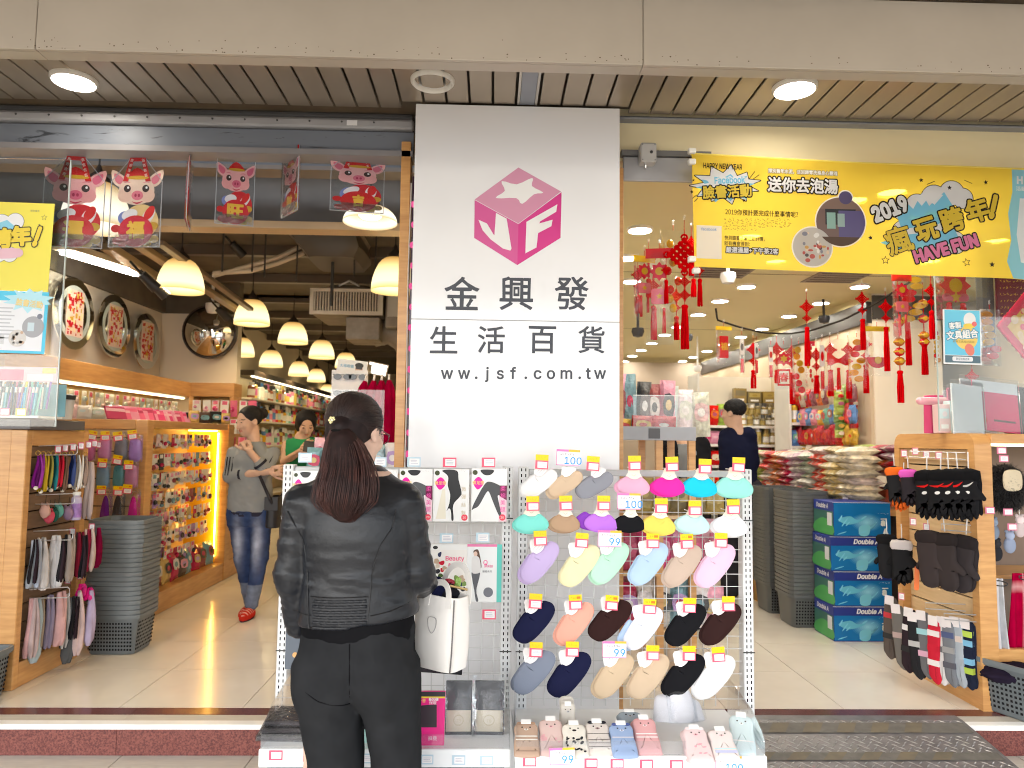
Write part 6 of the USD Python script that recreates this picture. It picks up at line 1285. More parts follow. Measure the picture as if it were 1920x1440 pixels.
row_of('bottle', 'gold_tin', 'tin', 'gold tin in the rear row of the top shelf', (x0 + .56, 8.80, zz[0] + .13), (.075, 0, 0), 7, .085, .14, .08, 'gold', 0, 'foil', seed=302)
row_of('box', 'gift_box', 'gift box', 'pale gold gift box above the gold tins', (x0 + .60, 8.9, zz[0] + .28), (.17, 0, 0), 3, .16, .16, .1, 'gold', 0, seed=303)
row_of('pouch', 'snack_bag', 'snack bag', 'pink snack bag on the second shelf by the navy sweater', (x0 + .10, 8.66, zz[1]), (.12, 0, 0), 4, .14, .16, .08, 'pink', 0, seed=304)
row_of('bottle', 'gold_tin', 'tin', 'gold tin on the second shelf behind the navy sweater', (x0 + .50, 8.66, zz[1]), (.08, 0, 0), 8, .09, .18, .08, 'gold', 0, 'foil', seed=305)
for k in (2, 3): row_of('pouch', 'snack_bag', 'snack bag', f'packet on the {ORD[k]} shelf behind the navy sweater', (x0 + .10, 8.66, zz[k]), (.12, 0, 0), 8, .14, .19, .08, 'snack', 0, seed=306 + k)
x0, w, zz = wshelf('white shelf unit of orange drinks and blue packets, right of the gold tins', 1480, 1548, 7.9, (792, 836, 880, 925), 690)
row_of('bottle', 'drink_bottle', 'bottle', 'orange bottle on the top shelf of the right white unit', (x0 + .09, 7.98, zz[0]), (.075, 0, 0), 4, .09, .28, .08, 'redgold', 0, seed=310)
row_of('pouch', 'snack_bag', 'snack bag', 'blue and white packet on the right white unit', (x0 + .42, 7.97, zz[0]), (.12, 0, 0), 1, .15, .28, .08, 'pale', 0, seed=311)
for k in (1, 2, 3): row_of('pouch', 'snack_bag', 'snack bag', f'mixed packet, {ORD[k]} shelf of the right white unit', (x0 + .09, 7.97, zz[k]), (.12, 0, 0), 3, .13, .16, .08, 'mix', 0, seed=312 + k)
for k, px in enumerate((1572, 1600, 1626)):
 t = thing('hanging_strip', ('green', 'red', 'multicoloured')[k] + ' strip of small snack packets hanging in front of the right white unit', 'packet strip', tuple(P(px, 735, 6.9))); r = random.Random(k)
 put('strip', MB().box((-.02, 0, -.42), (.02, .002, .03), (.6, .6, .58)), 'print', t)
 for j in range(6):
  m = MB(); c = r.choice(([(.25, .36, .06), (.35, .42, .1), (.12, .2, .04)], [(.55, .05, .06), (.6, .1, .1), (.3, .04, .05)], PAL['mix'])[k])
  add_bag(m, .115, .085, .025, c, r.randrange(99), (r.uniform(-.01, .01), -.02, -.04 - .07 * j), n=(6, 7)); m.face(blob(0, -.04 - .07 * j, .03, .018, 8), .05, r.choice(PAL['snack'])); put('packet', m, 'foil', t, smooth=False)
for k in range(5): row_of('pouch', 'wall_packet', 'packet', f'packet in the {ORD[k]} row on the right wall', (3.34, 6.75, 1.86 - .20 * k), (0, .135, 0), 13, .13, .18, .07, ('snack', 'mix', 'redgold', 'snack', 'mix')[k], -90, 'foil', seed=320 + k)
# --- snack counter along the right aisle with stacked bags and price cards
BX = 2.52; BY0, BY1 = 5.30, 7.6; ZB = 1.02
sc = thing('snack_counter', 'long wooden counter with a rounded edge, stacked with bagged snacks along the right aisle', 'counter', (BX, BY0, FL)); hb = ZB - FL
pl_ = smoothpoly([(0, .35), (-.03, 1.2), (.02, 2.3), (.9, 2.3), (.9, 0), (.30, -.05), (.08, .08)], 6)
def slab(g, z0, z1): m = trimesh.creation.extrude_polygon(g, z1 - z0, engine='earcut'); m.apply_translation((0, 0, z0)); return m
put('top_board', MB().tm(slab(pl_, hb - .055, hb - .01)), 'wood', sc, smooth=35); put('body', MB().tm(slab(pl_.buffer(-.07), .0, hb - .056), (.06, .045, .038)), 'matte', sc, smooth=35)
ring = pl_.buffer(-.02).difference(pl_.buffer(-.024)); put('clear_edge', MB().tm(slab(ring, hb - .009, hb + .07)), 'clear_acrylic', sc)
cols = [((.22, .05, .08), 'dark plum'), ((.36, .44, .10), 'lime green'), ((.60, .06, .06), 'red'), ((.66, .22, .08), 'orange red'), ((.58, .05, .10), 'crimson'), ((.40, .26, .32), 'mauve'), ((.34, .38, .28), 'sage'), ((.62, .10, .07), 'scarlet and cream'), ((.60, .46, .22), 'golden'), ((.68, .58, .42), 'cream')]
def snack_bag(c, w, l, h, seed, lab, loc, rz, grp, mat='foil'):
 c = np.asarray(c, float)
 r = random.Random(seed); m = MB()
 for p, q in bag_shape(w, l, h / 2, (8, 9), seed):
  p[:, 1] = np.sign(p[:, 1]) * (h / 2) * (np.abs(p[:, 1]) / (h / 2)) ** .5; cc = np.tile(c, (len(p), 1)); g_ = meshkit.noise(p * [22, 1, 30] + seed, seed); cc[g_ > .74] = (.66, .6, .52); cc[g_ < .28] = c * .45
  m.add(np.stack([p[:, 0], p[:, 2], -p[:, 1]], 1), q, cc)
 t = put('snack_bag', m, mat, None, smooth=True, label=lab, cat='snack bag', group=grp, loc=loc, rot=(r.uniform(-4, 4), r.uniform(-5, 5), rz + r.uniform(-9, 9)))
 return t
for k, (c, wd) in enumerate(cols):
 y = BY1 - .25 - k * .222
 for j in range(7 if k < 7 else 8):
  r = random.Random(k * 10 + j); cc = tuple(np.clip(np.array(c) * r.uniform(.75, 1.2), 0, .8)) if r.random() < .75 else r.choice([(.7, .66, .6), (.62, .5, .45), c])
  lb = f'{wd} snack bag, level {ORDW[j]} of the {ORD[k] if k < 7 else ("eighth", "ninth", "last")[k - 7]} counter pile from the far end'
  snack_bag(cc, .26, .21, .07, k * 17 + j, lb, (BX + .16 + r.uniform(-.02, .02), y + r.uniform(-.015, .015), ZB + .025 + j * .053), 8, f'{wd} snack bags piled on the counter')
  if j > 3: snack_bag(r.choice(cols)[0], .30, .20, .062, k * 17 + j + 300, f'snack bag, level {ORDW[j]}, in the rear pile behind the {wd} pile', (BX + .50, y, ZB + .025 + j * .056), 0, f'rear snack bags behind the {wd} pile')
for k in range(10):
 y = BY1 - .22 - k * .225; p = (BX + .002 if k < 8 else BX + .06, y, ZB + .055); t = thing('price_card', f'price card on the counter edge below the {cols[k][1]} pile', 'price card', p, (0, 0, -78))
 m = MB().box((-.03, -.0006, -.045), (.03, 0, .045), (.78, .76, .76)); m.face(sbox(-.03, .025, .03, .045), .001, (.75, .3, .2)); m.face(sbox(-.022, -.035, .022, .0), .001, (.35, .25, .55)); put('card', m, 'print', t)
# --- baskets, paper boxes and cartons standing before it
G2 = 'dark baskets in the two nested stacks by the snack counter'
basket_stack(('bottom dark basket of the near nested stack in front of the snack counter', 'dark basket of the near stack by the snack counter', 'topmost dark basket of the near stack in front of the snack counter'), 2.33, 5.55, 27, 90, G2, (.085, .09, .09))
basket_stack(('bottom dark basket of the far nested stack in front of the snack counter', 'dark basket of the far stack by the snack counter', 'topmost dark basket of the far stack in front of the snack counter'), 2.32, 5.99, 27, 90, G2, (.075, .08, .08))
for k, (x, y, z, rz, lab) in enumerate(((2.42, 6.42, 0, 4, 'lower brown carton on the floor behind the dark basket stacks'), (2.44, 6.45, .30, -5, 'upper brown carton with a printed label behind the dark basket stacks'), (2.46, 6.9, 0, 3, 'far brown carton under the snack counter edge'), (2.46, 6.92, .30, 0, 'far upper brown carton under the snack counter edge'))):
 t = thing('carton', lab, 'carton', (x, y, FL + z), (0, 0, rz)); put('box', MB().box((-.17, -.2, 0), (.17, .2, .295), (.46, .29, .13), ch=.003), 'cardboard', t); put('tape', MB().box((-.03, -.201, .2), (.03, .201, .2965), (.55, .42, .25)), 'gloss', t)
 m = MB();
 for j in range(4): m.face(blob(-.1 + .07 * j, .09 + .05 * (j % 2), .025, n=8), .2015, (.5, .16, .06))
 if k % 2: m.face(sbox(-.06, .16, .06, .27), .202, (.7, .66, .6)); m.face(sbox(-.04, .17, .04, .22), .203, (.3, .15, .5))
 m.turn(rotm(0, 0, -90)); m.move((.0305, 0, 0)); put('print', m, 'print', t)
def paper_box(z, label, dx, rz, head=True):
 t = thing('paper_carton', label, 'carton', (2.535 + dx, 5.20, z), (0, 0, rz)); w, d, h = .20, .15, .232
 put('box', MB().box((-w, -d, 0), (w, d, h), (.035, .05, .22), ch=.003), 'print', t); m = MB(); r = random.Random(3); zf = d + .001
 top = h * .74 if head else h * .98
 m.face(sbox(-w * .99, h * .03, w * .99, top), zf, (.02, .16, .40))
 for j in range(9):
  k_ = (9 - j) / 9; m.face(blob(w * .15, h * .42, w * .62 * k_, h * .30 * k_, 24), zf + .0002 + j * .0001, (.02 + .034 * j, .16 + .055 * j, .40 + .042 * j))
 m.face(smoothpoly([(-w * .85, h * .5), (-w * .45, h * .6), (-w * .2, h * .5), (w * .1, h * .52), (-w * .2, h * .40), (-w * .55, h * .36)], 4), zf + .0014, (.16, .46, .60)); m.face(smoothpoly([(-w * .1, h * .3), (w * .25, h * .34), (w * .2, h * .05), (-w * .1, h * .05)], 4), zf + .0015, (.22, .54, .66))
 for _ in range(9): x, y = r.uniform(-.8, .4) * w, r.uniform(.1, .6) * h; m.face(blob(x, y, r.uniform(.05, .2) * w, r.uniform(.01, .03) * h, 12, r.uniform(0, 70)), zf + .0016, (.22, .55, .70))
 if head: m.face(text_at(glyphs('Double A', .05, False, 5, slant=.22), w * .22, h * .865, h=h * .15), zf + .001, (.78, .78, .8))
 m.face(text_at(glyphs('a', .05, False, 7), w * .72, h * .40, h=h * .17), zf + .0022, (.70, .74, .70)); m.face(sbox(w * .64, h * .51, w * .86, h * .54), zf + .0022, (.70, .74, .70)); m.face(text_at(glyphs('A', .05, False, 7), w * .80, h * .15, h=h * .2), zf + .0022, (.75, .76, .74))
 scribble(m, w * .5, w * .95, h * .68, h * .02, (.5, .6, .7), r, 4, zf + .0022); put('front_print', m, 'print', t)
 m = MB(); m.face(sbox(-d * .98, h * .02, d * .98, h * .72), w + .001, (.04, .12, .10)); m.face(smoothpoly([(-d * .9, h * .05), (d * .9, h * .05), (d * .9, h * .35), (0, h * .5), (-d * .9, h * .3)], 3), w + .0013, (.08, .30, .10)); m.face(text_at(glyphs('Double A', .05, False, 3, slant=.2), -d * .1, h * .86, w=d * 1.2), w + .0015, (.6, .6, .65)); m.face(sbox(d * .4, h * .3, d * .85, h * .68), w + .0018, (.6, .62, .66)); m.turn(rotm(0, 0, -90)); put('side_print', m, 'print', t)
 put('lid_line', MB().box((-w - .001, -d - .0012, h - .003), (w + .001, -d + .01, h), (.6, .62, .66)), 'print', t)
for k in range(4): paper_box(FL + k * .2335, ('bottom', 'second', 'third', 'topmost')[k] + ' blue paper carton of the stack by the snack counter', (0, .005, -.006, .008)[k], (0, 1, -1.5, 1)[k], k < 3)
# --- low table of wrapped goods just right of the column, with a clear screen
tx = .72; ty = 4.35; tt_ = thing('goods_table', 'timber framed tier of maroon and gold packets behind the sock rack', 'table', (tx, ty, FL))
wT = P(1304, 812, ty)[0] - tx; zT = P(1230, 824, ty)[2] - FL
put('top_board', MB().box((0, 0, zT - .0), (wT, .55, zT + .02)), 'wood', tt_); put('edge_strip', MB().box((0, -.014, zT - .005), (wT, -.001, zT + .075), (.33, .34, .37), ch=.002), 'plastic', tt_); put('strip_label', MB().box((wT * .42, -.017, zT + .005), (wT * .56, -.0145, zT + .065), (.08, .08, .09)), 'print', tt_)
for x in (0.0, wT * .52, wT - .04):
 for y in (0, .5): put('leg', MB().box((x, y, 0), (x + .04, y + .04, zT - .001)), 'wood', tt_)
for z in (.22, .55, .88): put('shelf_board', MB().box((0, .002, z), (wT, .54, z + .02)), 'wood_pale', tt_)
for k, z in enumerate((.245, .575, .905)):
 for j in range(2): row_of('pouch', 'foil_packet', 'packet', f'{("dark maroon", "rosy", "gold and brown")[k]} packet, {("front", "rear")[j]} of the {("bottom", "middle", "upper")[k]} board behind the socks', (tx + .08, ty + .06 + .2 * j, FL + z), (.105, 0, 0), 6, .14, .27 if k < 2 else .2, .09, ('acc', 'pink', 'gold')[k], 0, 'foil', seed=330 + k * 3 + j)
row_of('pouch', 'wrapped_rose', 'packet', 'wrapped dark rose packet left of the clear screen', (tx + .06, ty + .18, FL + zT + .02), (.075, 0, 0), 5, .09, .36, .07, 'acc', 0, 'foil', seed=340)
row_of('pouch', 'gold_packet', 'packet', 'yellow packet at the foot of the clear screen', (tx + .05, ty + .07, FL + zT + .02), (.13, 0, 0), 3, .14, .12, .06, 'redgold', 0, 'foil', seed=341)
row_of('pouch', 'wrapped_rose', 'packet', 'silvery wrapped packet behind the clear screen', (tx + .2, ty + .3, FL + zT + .02), (.1, 0, 0), 5, .12, .30, .07, 'pale', 0, 'foil', seed=342)
t = thing('clear_screen', 'clear acrylic screen standing on the grey edged tier right of the sign', 'screen', (tx + .12, ty + .02, FL + zT + .022)); sx_ = wT - .12; sz_ = P(1250, 742, ty)[2] - FL - zT - .022
put('sheet', MB().box((0, 0, 0), (sx_, .004, sz_)), 'clear_acrylic', t); put('edge', MB().box((0, -.001, sz_), (sx_, .005, sz_ + .004), (.8, .82, .84)), 'gloss', t)
# -- THE OTHER PEOPLE
def simple_hair(name, HC, HR, k, fn, parent, mat='hair', col=(.012, .01, .01), h=.007):
 v, f = nets(fn, HC - .2 * k, HC + .2 * k, h); return put(name, MB().add(v, f, col), mat, parent, smooth=True)
# --- woman in the grey top, one hand at her chin
Y1p = 5.70; sp = px_m(Y1p)
def Q(px, py, dy=0): return P(px, py, Y1p + dy)
b0 = np.array([Q(468, 1150)[0], Y1p, FL]); Lq = lambda px, py, dy=0: Q(px, py, dy) - b0
me = thing('person', 'woman in a grey striped sleeve top and faded jeans, hand at her chin, walking out', 'person', tuple(b0)); SK1 = (.56, .35, .25)
HC = Lq(467, 790, 0); HR = frame(142, -14, 0)
hf1 = head_sdf(HC, HR, .98); nk = Lq(478, 845, .0)
sL, sR = Lq(438, 850, -.0), Lq(513, 850, .02)
eL, wL = Lq(428, 905, -.04), None
el_l, wr_l = Lq(432, 893, -.05), Lq(505, 884, -.15)           # forearm across the waist
el_r, wr_r = Lq(480, 868, -.13), Lq(468, 846, -.15)           # other forearm up to the chin
el_r = Lq(497, 880, -.10)
hipl, hipr = Lq(448, 960), Lq(489, 960); knl, knr = Lq(456, 1050, -.02), Lq(487, 1045, -.05); anl, anr = Lq(470, 1128, .12), Lq(472, 1132, -.04)
def body1(p):
 d = smin(hf1(p), sd_chain(p, [HC + HR @ [0, -.02, -.06], nk], [.045, .05], .02), .02)
 d = smin(d, sd_chain(p, [nk, Lq(474, 880), Lq(469, 950)], [.06, .10, .11], .04), .03)
 for a in ((sL, el_l, wr_l), (sR, el_r, wr_r)): d = smin(d, sd_chain(p, a, [.035, .030, .022], .01), .015)
 for a in ((hipl, knl, anl), (hipr, knr, anr)): d = smin(d, sd_chain(p, a, [.07, .045, .032]), .02)
 return d
v, f = nets(body1, (-.34, -.35, .0), (.36, .35, 1.72), .011)
hv, hf_ = nets(lambda p: smin(hf1(p), sd_chain(p, [HC + HR @ [0, -.02, -.06], nk], [.045, .05], .02), .02), HC - .18, HC + .16, .0055); m = MB().add(v, f, SK1).add(hv, hf_, head_paint(hv, HC, HR, .98, SK1))
def add_hand(m, wr, dr, back, side, skin, **kw):
 y = _n(dr); z = _n(np.asarray(back) - y * (np.asarray(back) @ y)); x = np.cross(y, z); R = np.stack([x, y, z], 1); fn, lo, hi = hand_sdf(wr, R, side=side, **kw); v, f = nets(fn, lo, hi, .0045); m.add(v, f, skin)
add_hand(m, wr_l, wr_l - el_l, (.1, -1, .2), -1, SK1, curl=(45, 50, 50, 50)); add_hand(m, wr_r, [-.5, .25, .83], (.5, -.8, .2), 1, SK1, curl=(62, 68, 70, 70), thumb=(45, 20), k=.92)
for a in ((el_l, wr_l), (el_r, wr_r)):
 v, f = nets(lambda p, a=a: sd_cone(p, a[0], a[1], .034, .024), np.minimum(*a) - .05, np.maximum(*a) + .05, .006); m.add(v, f, SK1)
put('body', m, 'skin', me, smooth=True)
def top1(p):
 d = sd_stack(p, [(Lq(470, 962)[2], Lq(469, 962)[0], 0, .155, .115), (Lq(470, 940)[2], Lq(469, 940)[0], 0, .168, .125), (Lq(470, 900)[2], Lq(471, 900)[0], 0, .150, .115), (Lq(470, 862)[2], Lq(474, 862)[0], 0, .165, .11), (Lq(470, 840)[2], Lq(476, 840)[0], .0, .10, .08), (Lq(470, 828)[2], Lq(478, 828)[0], .0, .062, .06)])
 ea = sL + (el_l - sL) * 1.0; d = smin(d, sd_chain(p, [sL, ea, el_l + (wr_l - el_l) * .30], [.052, .052, .047], .015), .02)
 return smin(d, sd_chain(p, [sR, el_r, el_r + (wr_r - el_r) * .28], [.052, .054, .048], .015), .02)
cloth('jersey_top', top1, (-.34, -.32, .75), (.36, .3, 1.52), .009, 'knit', (.24, .25, .255), me, amp=.006, sc=(16, 16, 20), seed=9)
m = MB()
for (a, b, r_) in ((sL, el_l, .058), (sR, el_r, .060)):
 for o in (-.022, 0, .022):
  ts = np.linspace(.15, .95, 12); c = a + (b - a) * ts[:, None]; pts = c + np.array([o, -r_ * math.sqrt(max(.05, 1 - (o / r_) ** 2)) - .003, 0]); m.tube(pts, .004, (.02, .02, .025), 5)
put('sleeve_stripes', m, 'knit', me)
for a, b, r_, nm in ((el_l, wr_l, .052, .30), (el_r, wr_r, .054, .28)):
 c = a + (b - a) * nm; dd = _n(b - a); put('cuff', MB().tube([c - dd * .006, c + dd * .012], r_, (.03, .03, .04), 16), 'knit', me, smooth=30)
put('hem_band', MB().add(*loft([(Lq(470, 966)[2], Lq(469, 962)[0], 0, .158, .118), (Lq(470, 958)[2], Lq(469, 958)[0], 0, .16, .12)], 30, 2.3, False), (.03, .03, .05)), 'knit', me, smooth=True)
m = MB().tube([nk + [-.05, -.045, .03], nk + [-.01, -.07, -.02], nk + [.0, -.085, -.10]], .006, (.03, .03, .04)); m.tube([nk + [.06, -.04, .035], nk + [.03, -.07, -.02], nk + [.0, -.085, -.10]], .006, (.03, .03, .04)); put('collar_trim', m, 'knit', me)
def jeans(p):
 zt = Lq(470, 955)[2]; d = sd_stack(p, [(hipl[2] - .10, Lq(468, 985)[0], .01, .165, .125), (hipl[2], Lq(468, 960)[0], 0, .16, .12), (zt + .03, Lq(469, 955)[0], 0, .15, .11)])
 for a in ((hipl, knl, anl), (hipr, knr, anr)): d = smin(d, sd_chain(p, a, [.088, .062, .048], .02), .02)
 return d
def jcol(v):
 z = v[:, 2]; c = np.tile([.035, .055, .13], (len(v), 1)); w = np.exp(-((z - hipl[2] + .22) / .16) ** 2); front = np.clip(-v[:, 1] * 14 + .3, 0, 1)
 fade = np.maximum(np.exp(-((v[:, 0] - (hipl[0] + knl[0]) / 2) / .035) ** 2), np.exp(-((v[:, 0] - (hipr[0] + knr[0]) / 2) / .035) ** 2)) * w * front; c = c + fade[:, None] * np.array([.34, .36, .40]); cu = z < .24; c[cu] = (.16, .19, .26); return c
cloth('jeans', jeans, (-.3, -.3, .05), (.3, .35, .92), .009, 'denim', jcol, me, amp=.007, sc=(18, 18, 26), seed=11)
for an, up in ((anr, 0), (anl, .03)):
 a = an + [0, 0, -.05]; sh = lambda p, a=a: smax(sd_ell(p, a + [-.01, -.06, -.02], (.045, .13, .05)), -(p[:, 2] - (a[2] - .055)), .006)
 v, f = nets(sh, a - [.1, .25, .12], a + [.1, .14, .1], .008); c = np.tile([.50, .07, .06], (len(v), 1)); c[v[:, 2] < a[2] - .035] = (.03, .03, .035); r_ = np.abs(np.mod(v[:, 1] * 30, 1) - .5) < .14; c[r_ & (v[:, 2] > a[2] - .0)] = (.6, .42, .38); put('shoe', MB().add(v, f, c), 'fabric', me, smooth=True)
def hair1(p):
 q = (p - HC) @ HR / .98; d = sd_ell(q, (0, -.022, .036), (.082, .100, .085)); d = smax(d, q[:, 1] - (.066 - .75 * np.clip(.03 - q[:, 2], 0, .2)), .012); d = smax(d, -.045 - q[:, 2], .012)
 return smin(d, sd_ell(q, (.0, -.125, .035), (.05, .048, .045)), .015) * .98
simple_hair('hair', HC, HR, 1, hair1, me)
st_ = [Lq(513, 845, -.06), Lq(495, 885, -.17), Lq(505, 920, -.15), Lq(518, 950, -.09)]
st_ = [Lq(487, 892, -.16), Lq(497, 915, -.15), Lq(506, 935, -.14), Lq(515, 955, -.10)]; put('bag_strap', MB().tube(st_, .013, (.015, .015, .02), 6), 'bag_leather', me)
bg = thing('shoulder_bag', 'black shoulder bag hanging at the hip of the woman in jeans', 'bag', tuple(Q(516, 955, -.02))); v, f = loft([(-.13, 0, 0, .045, .10), (-.12, 0, 0, .05, .11), (.09, 0, 0, .045, .11), (.10, 0, 0, .04, .10)], 24, 4); put('pouch', MB().add(v, f, (.015, .015, .018)), 'bag_leather', bg, smooth=35); put('flap', MB().box((-.05, -.112, .0), (.05, -.108, .10), (.02, .02, .024), ch=.002), 'bag_leather', bg)
# --- shop girl in the green top looking at a tablet
Y2 = 6.5; Q2 = lambda px, py, dy=0: P(px, py, Y2 + dy); b0 = np.array([Q2(560, 900)[0], Y2, FL]); Lq = lambda px, py, dy=0: Q2(px, py, dy) - b0
me = thing('person', 'woman with bobbed black hair in a green sleeveless top, looking down at a device', 'person', tuple(b0)); SK2 = (.60, .36, .24)
HC = Lq(574, 795, 0); HR = frame(188, -34, 0) if False else frame(200, -30, 0); hf2 = head_sdf(HC, HR, .98); nk = Lq(566, 822, .02)
sL, sR = Lq(538, 835), Lq(592, 832, .02); el, wr = Lq(534, 866, -.05), Lq(563, 846, -.20); er, wr2 = Lq(596, 866, -.02), Lq(588, 852, -.20)
def body2(p):
 d = smin(hf2(p), sd_chain(p, [HC + HR @ [0, -.02, -.06], nk], [.045, .05], .02), .02); d = smin(d, sd_chain(p, [nk, Lq(566, 860), Lq(566, 930)], [.06, .09, .10], .04), .03)
 for a in ((sL, el, wr), (sR, er, wr2)): d = smin(d, sd_chain(p, a, [.045, .038, .026], .01), .015)
 for x in (-.07, .07): d = smin(d, sd_chain(p, [Lq(566, 935) + [x, 0, 0], np.array([x, 0, .5]), np.array([x, 0, .05])], [.09, .06, .04]), .02)
 return d
v, f = nets(body2, (-.34, -.4, 0), (.36, .3, 1.72), .011); hv, hf_ = nets(hf2, HC - .17, HC + .16, .006); m = MB().add(v, f, SK2).add(hv, hf_, head_paint(hv, HC, HR, .98, SK2))
add_hand(m, wr, [.75, -.2, .5], (-.3, -1, .2), 1, SK2, curl=(30, 35, 40, 45)); add_hand(m, wr2, [-.5, -.3, .4], (.3, -1, .2), -1, SK2, curl=(40, 45, 45, 45)); put('body', m, 'skin', me, smooth=True)
cloth('green_top', lambda p: smin(sd_stack(p, [(Lq(566, 925)[2], Lq(566, 925)[0], 0, .16, .13), (Lq(566, 870)[2], Lq(566, 870)[0], 0, .155, .125), (Lq(566, 838)[2], Lq(566, 838)[0], .01, .145, .105), (Lq(566, 824)[2], Lq(566, 824)[0], .02, .08, .075)]), sd_chain(p, [sL + [.03, 0, .01], sR + [-.03, 0, .01]], [.05, .05]), .03), (-.3, -.25, .8), (.3, .25, 1.5), .010, 'knit', (.03, .24, .09), me, amp=.006, sc=(14, 14, 18))
cloth('dark_trousers', lambda p: smin(sd_chain(p, [Lq(566, 935) + [-.07, 0, 0], np.array([-.07, 0, .06])], [.115, .07]), sd_chain(p, [Lq(566, 935) + [.07, 0, 0], np.array([.07, 0, .06])], [.115, .07]), .03), (-.3, -.25, .0), (.3, .25, 1.05), .012, 'fabric', (.04, .04, .05), me)
def hair2(p):
 q = (p - HC) @ HR / .98; d = sd_ell(q, (0, -.02, .03), (.092, .112, .09)); side = sd_ell(q, (0, -.03, -.03), (.092, .085, .085)); d = smin(d, side, .03); return smax(smax(d, q[:, 1] - (.065 - .25 * np.clip(.03 - q[:, 2], 0, .2)), .015), -.115 - q[:, 2], .015) * .98
simple_hair('hair', HC, HR, 1, hair2, me)
t = thing('tablet', 'dark tablet held by the woman in the green top', 'tablet', tuple(Q2(583, 838, -.28)), (-20, 10, 20)); put('slab', MB().box((-.06, 0, -.05), (.06, .008, .05), (.05, .05, .055), ch=.003), 'gloss', t)
for k in range(3): snack_bag(((.6, .3, .2), (.6, .12, .12), (.55, .5, .5))[k], .12, .1, .05, 400 + k, ('orange', 'red', 'pale')[k] + ' packet held against the green top', tuple(Q2(576 + 9 * k, 856 + 3 * k, -.22)), 20, None)
# --- man in navy looking away, and a woman behind the rack
Y3 = 6.5; Q3 = lambda px, py, dy=0: P(px, py, Y3 + dy); b0 = np.array([Q3(1382, 900)[0], Y3, FL]); Lq = lambda px, py, dy=0: Q3(px, py, dy) - b0
me = thing('person', 'man with short black hair in a navy sweater, looking at the shelves', 'person', tuple(b0)); SK3 = (.50, .32, .23)
HC = Lq(1375, 775, 0); HR = frame(48, -4, 0); hf3 = head_sdf(HC, HR, 1.0); nk = Lq(1378, 798); sL, sR = Lq(1364, 818, .05), Lq(1402, 816, -.02); el, wr = Lq(1366, 868, .02), Lq(1362, 910, .08); er, wr2 = Lq(1410, 865, .0), Lq(1400, 912, .1)
def body3(p):
 d = smin(hf3(p), sd_chain(p, [HC + HR @ [0, -.02, -.06], nk, Lq(1382, 812)], [.052, .055, .08], .02), .02); d = smin(d, sd_chain(p, [Lq(1384, 830, .02), Lq(1386, 900, .02)], [.085, .09], .04), .03)
 for a in ((sL, el, wr), (sR, er, wr2)): d = smin(d, sd_chain(p, a, [.045, .038, .028], .01), .015)
 for x in (-.08, .08): d = smin(d, sd_chain(p, [Lq(1386, 910) + [x, 0, 0], np.array([x, 0, .5]), np.array([x, 0, .05])], [.09, .06, .04]), .02)
 return d
v, f = nets(body3, (-.34, -.3, 0), (.36, .3, 1.8), .012); hv, hf_ = nets(hf3, HC - .17, HC + .16, .006); m = MB().add(v, f, SK3).add(hv, hf_, head_paint(hv, HC, HR, 1.0, SK3))
add_hand(m, wr, [-.2, .5, -.7], (-1, 0, 0), -1, SK3); add_hand(m, wr2, [0, .6, -.6], (1, 0, 0), 1, SK3); put('body', m, 'skin', me, smooth=True)
def sweater(p):
 d = sd_stack(p, [(Lq(1386, 925)[2], Lq(1385, 925)[0], .02, .165, .14), (Lq(1386, 870)[2], Lq(1385, 870)[0], .02, .16, .13), (Lq(1386, 828)[2], Lq(1383, 828)[0], .02, .165, .12), (Lq(1386, 808)[2], Lq(1380, 808)[0], .02, .09, .085), (Lq(1380, 800)[2], Lq(1379, 800)[0], .01, .062, .062)])
 d = smin(d, sd_chain(p, [sL, el, wr], [.075, .062, .045], .02), .02); return smin(d, sd_chain(p, [sR, er, wr2], [.075, .062, .045], .02), .02)
cloth('navy_sweater', sweater, (-.34, -.3, .7), (.36, .32, 1.6), .010, 'knit', (.010, .012, .032), me, amp=.007, sc=(14, 14, 18))
cloth('dark_trousers', lambda p: smin(sd_chain(p, [Lq(1386, 920) + [-.07, 0, 0], np.array([-.07, 0, .06])], [.125, .08]), sd_chain(p, [Lq(1386, 920) + [.09, 0, 0], np.array([.09, 0, .06])], [.125, .08]), .03), (-.3, -.3, .0), (.34, .3, 1.05), .012, 'fabric', (.03, .03, .035), me)
def hair3(p):
 q = (p - HC) @ HR; d = sd_ell(q, (0, -.018, .045), (.083, .102, .084)); d = smax(d, q[:, 1] - (.072 - .9 * np.clip(.055 - q[:, 2], 0, .12)), .01); return smax(d, -.045 - q[:, 2] - .5 * np.clip(-q[:, 1] - .02, 0, .1) , .01)
v, f = nets(hair3, HC - .2, HC + .2, .006); v = v + (np.random.default_rng(5).random(v.shape) - .5) * .006; put('hair', MB().add(v, f, (.010, .009, .010)), 'hair', me, smooth=True)
Y4 = 5.4; Q4 = lambda px, py, dy=0: P(px, py, Y4 + dy); b0 = np.array([Q4(1280, 900)[0], Y4, FL]); Lq = lambda px, py, dy=0: Q4(px, py, dy) - b0
me = thing('person', 'person in a black jacket over a grey shirt, mostly hidden behind the clear screen', 'person', tuple(b0))
HC = Lq(1288, 778, .02); HR = frame(190, -20, 0); hf4 = head_sdf(HC, HR, .98); nk = Lq(1284, 812)
sL, sR = Lq(1256, 838), Lq(1314, 836); el, wr = Lq(1250, 880, -.02), Lq(1270, 905, -.16); er, wr2 = Lq(1318, 880, -.02), Lq(1300, 905, -.16)
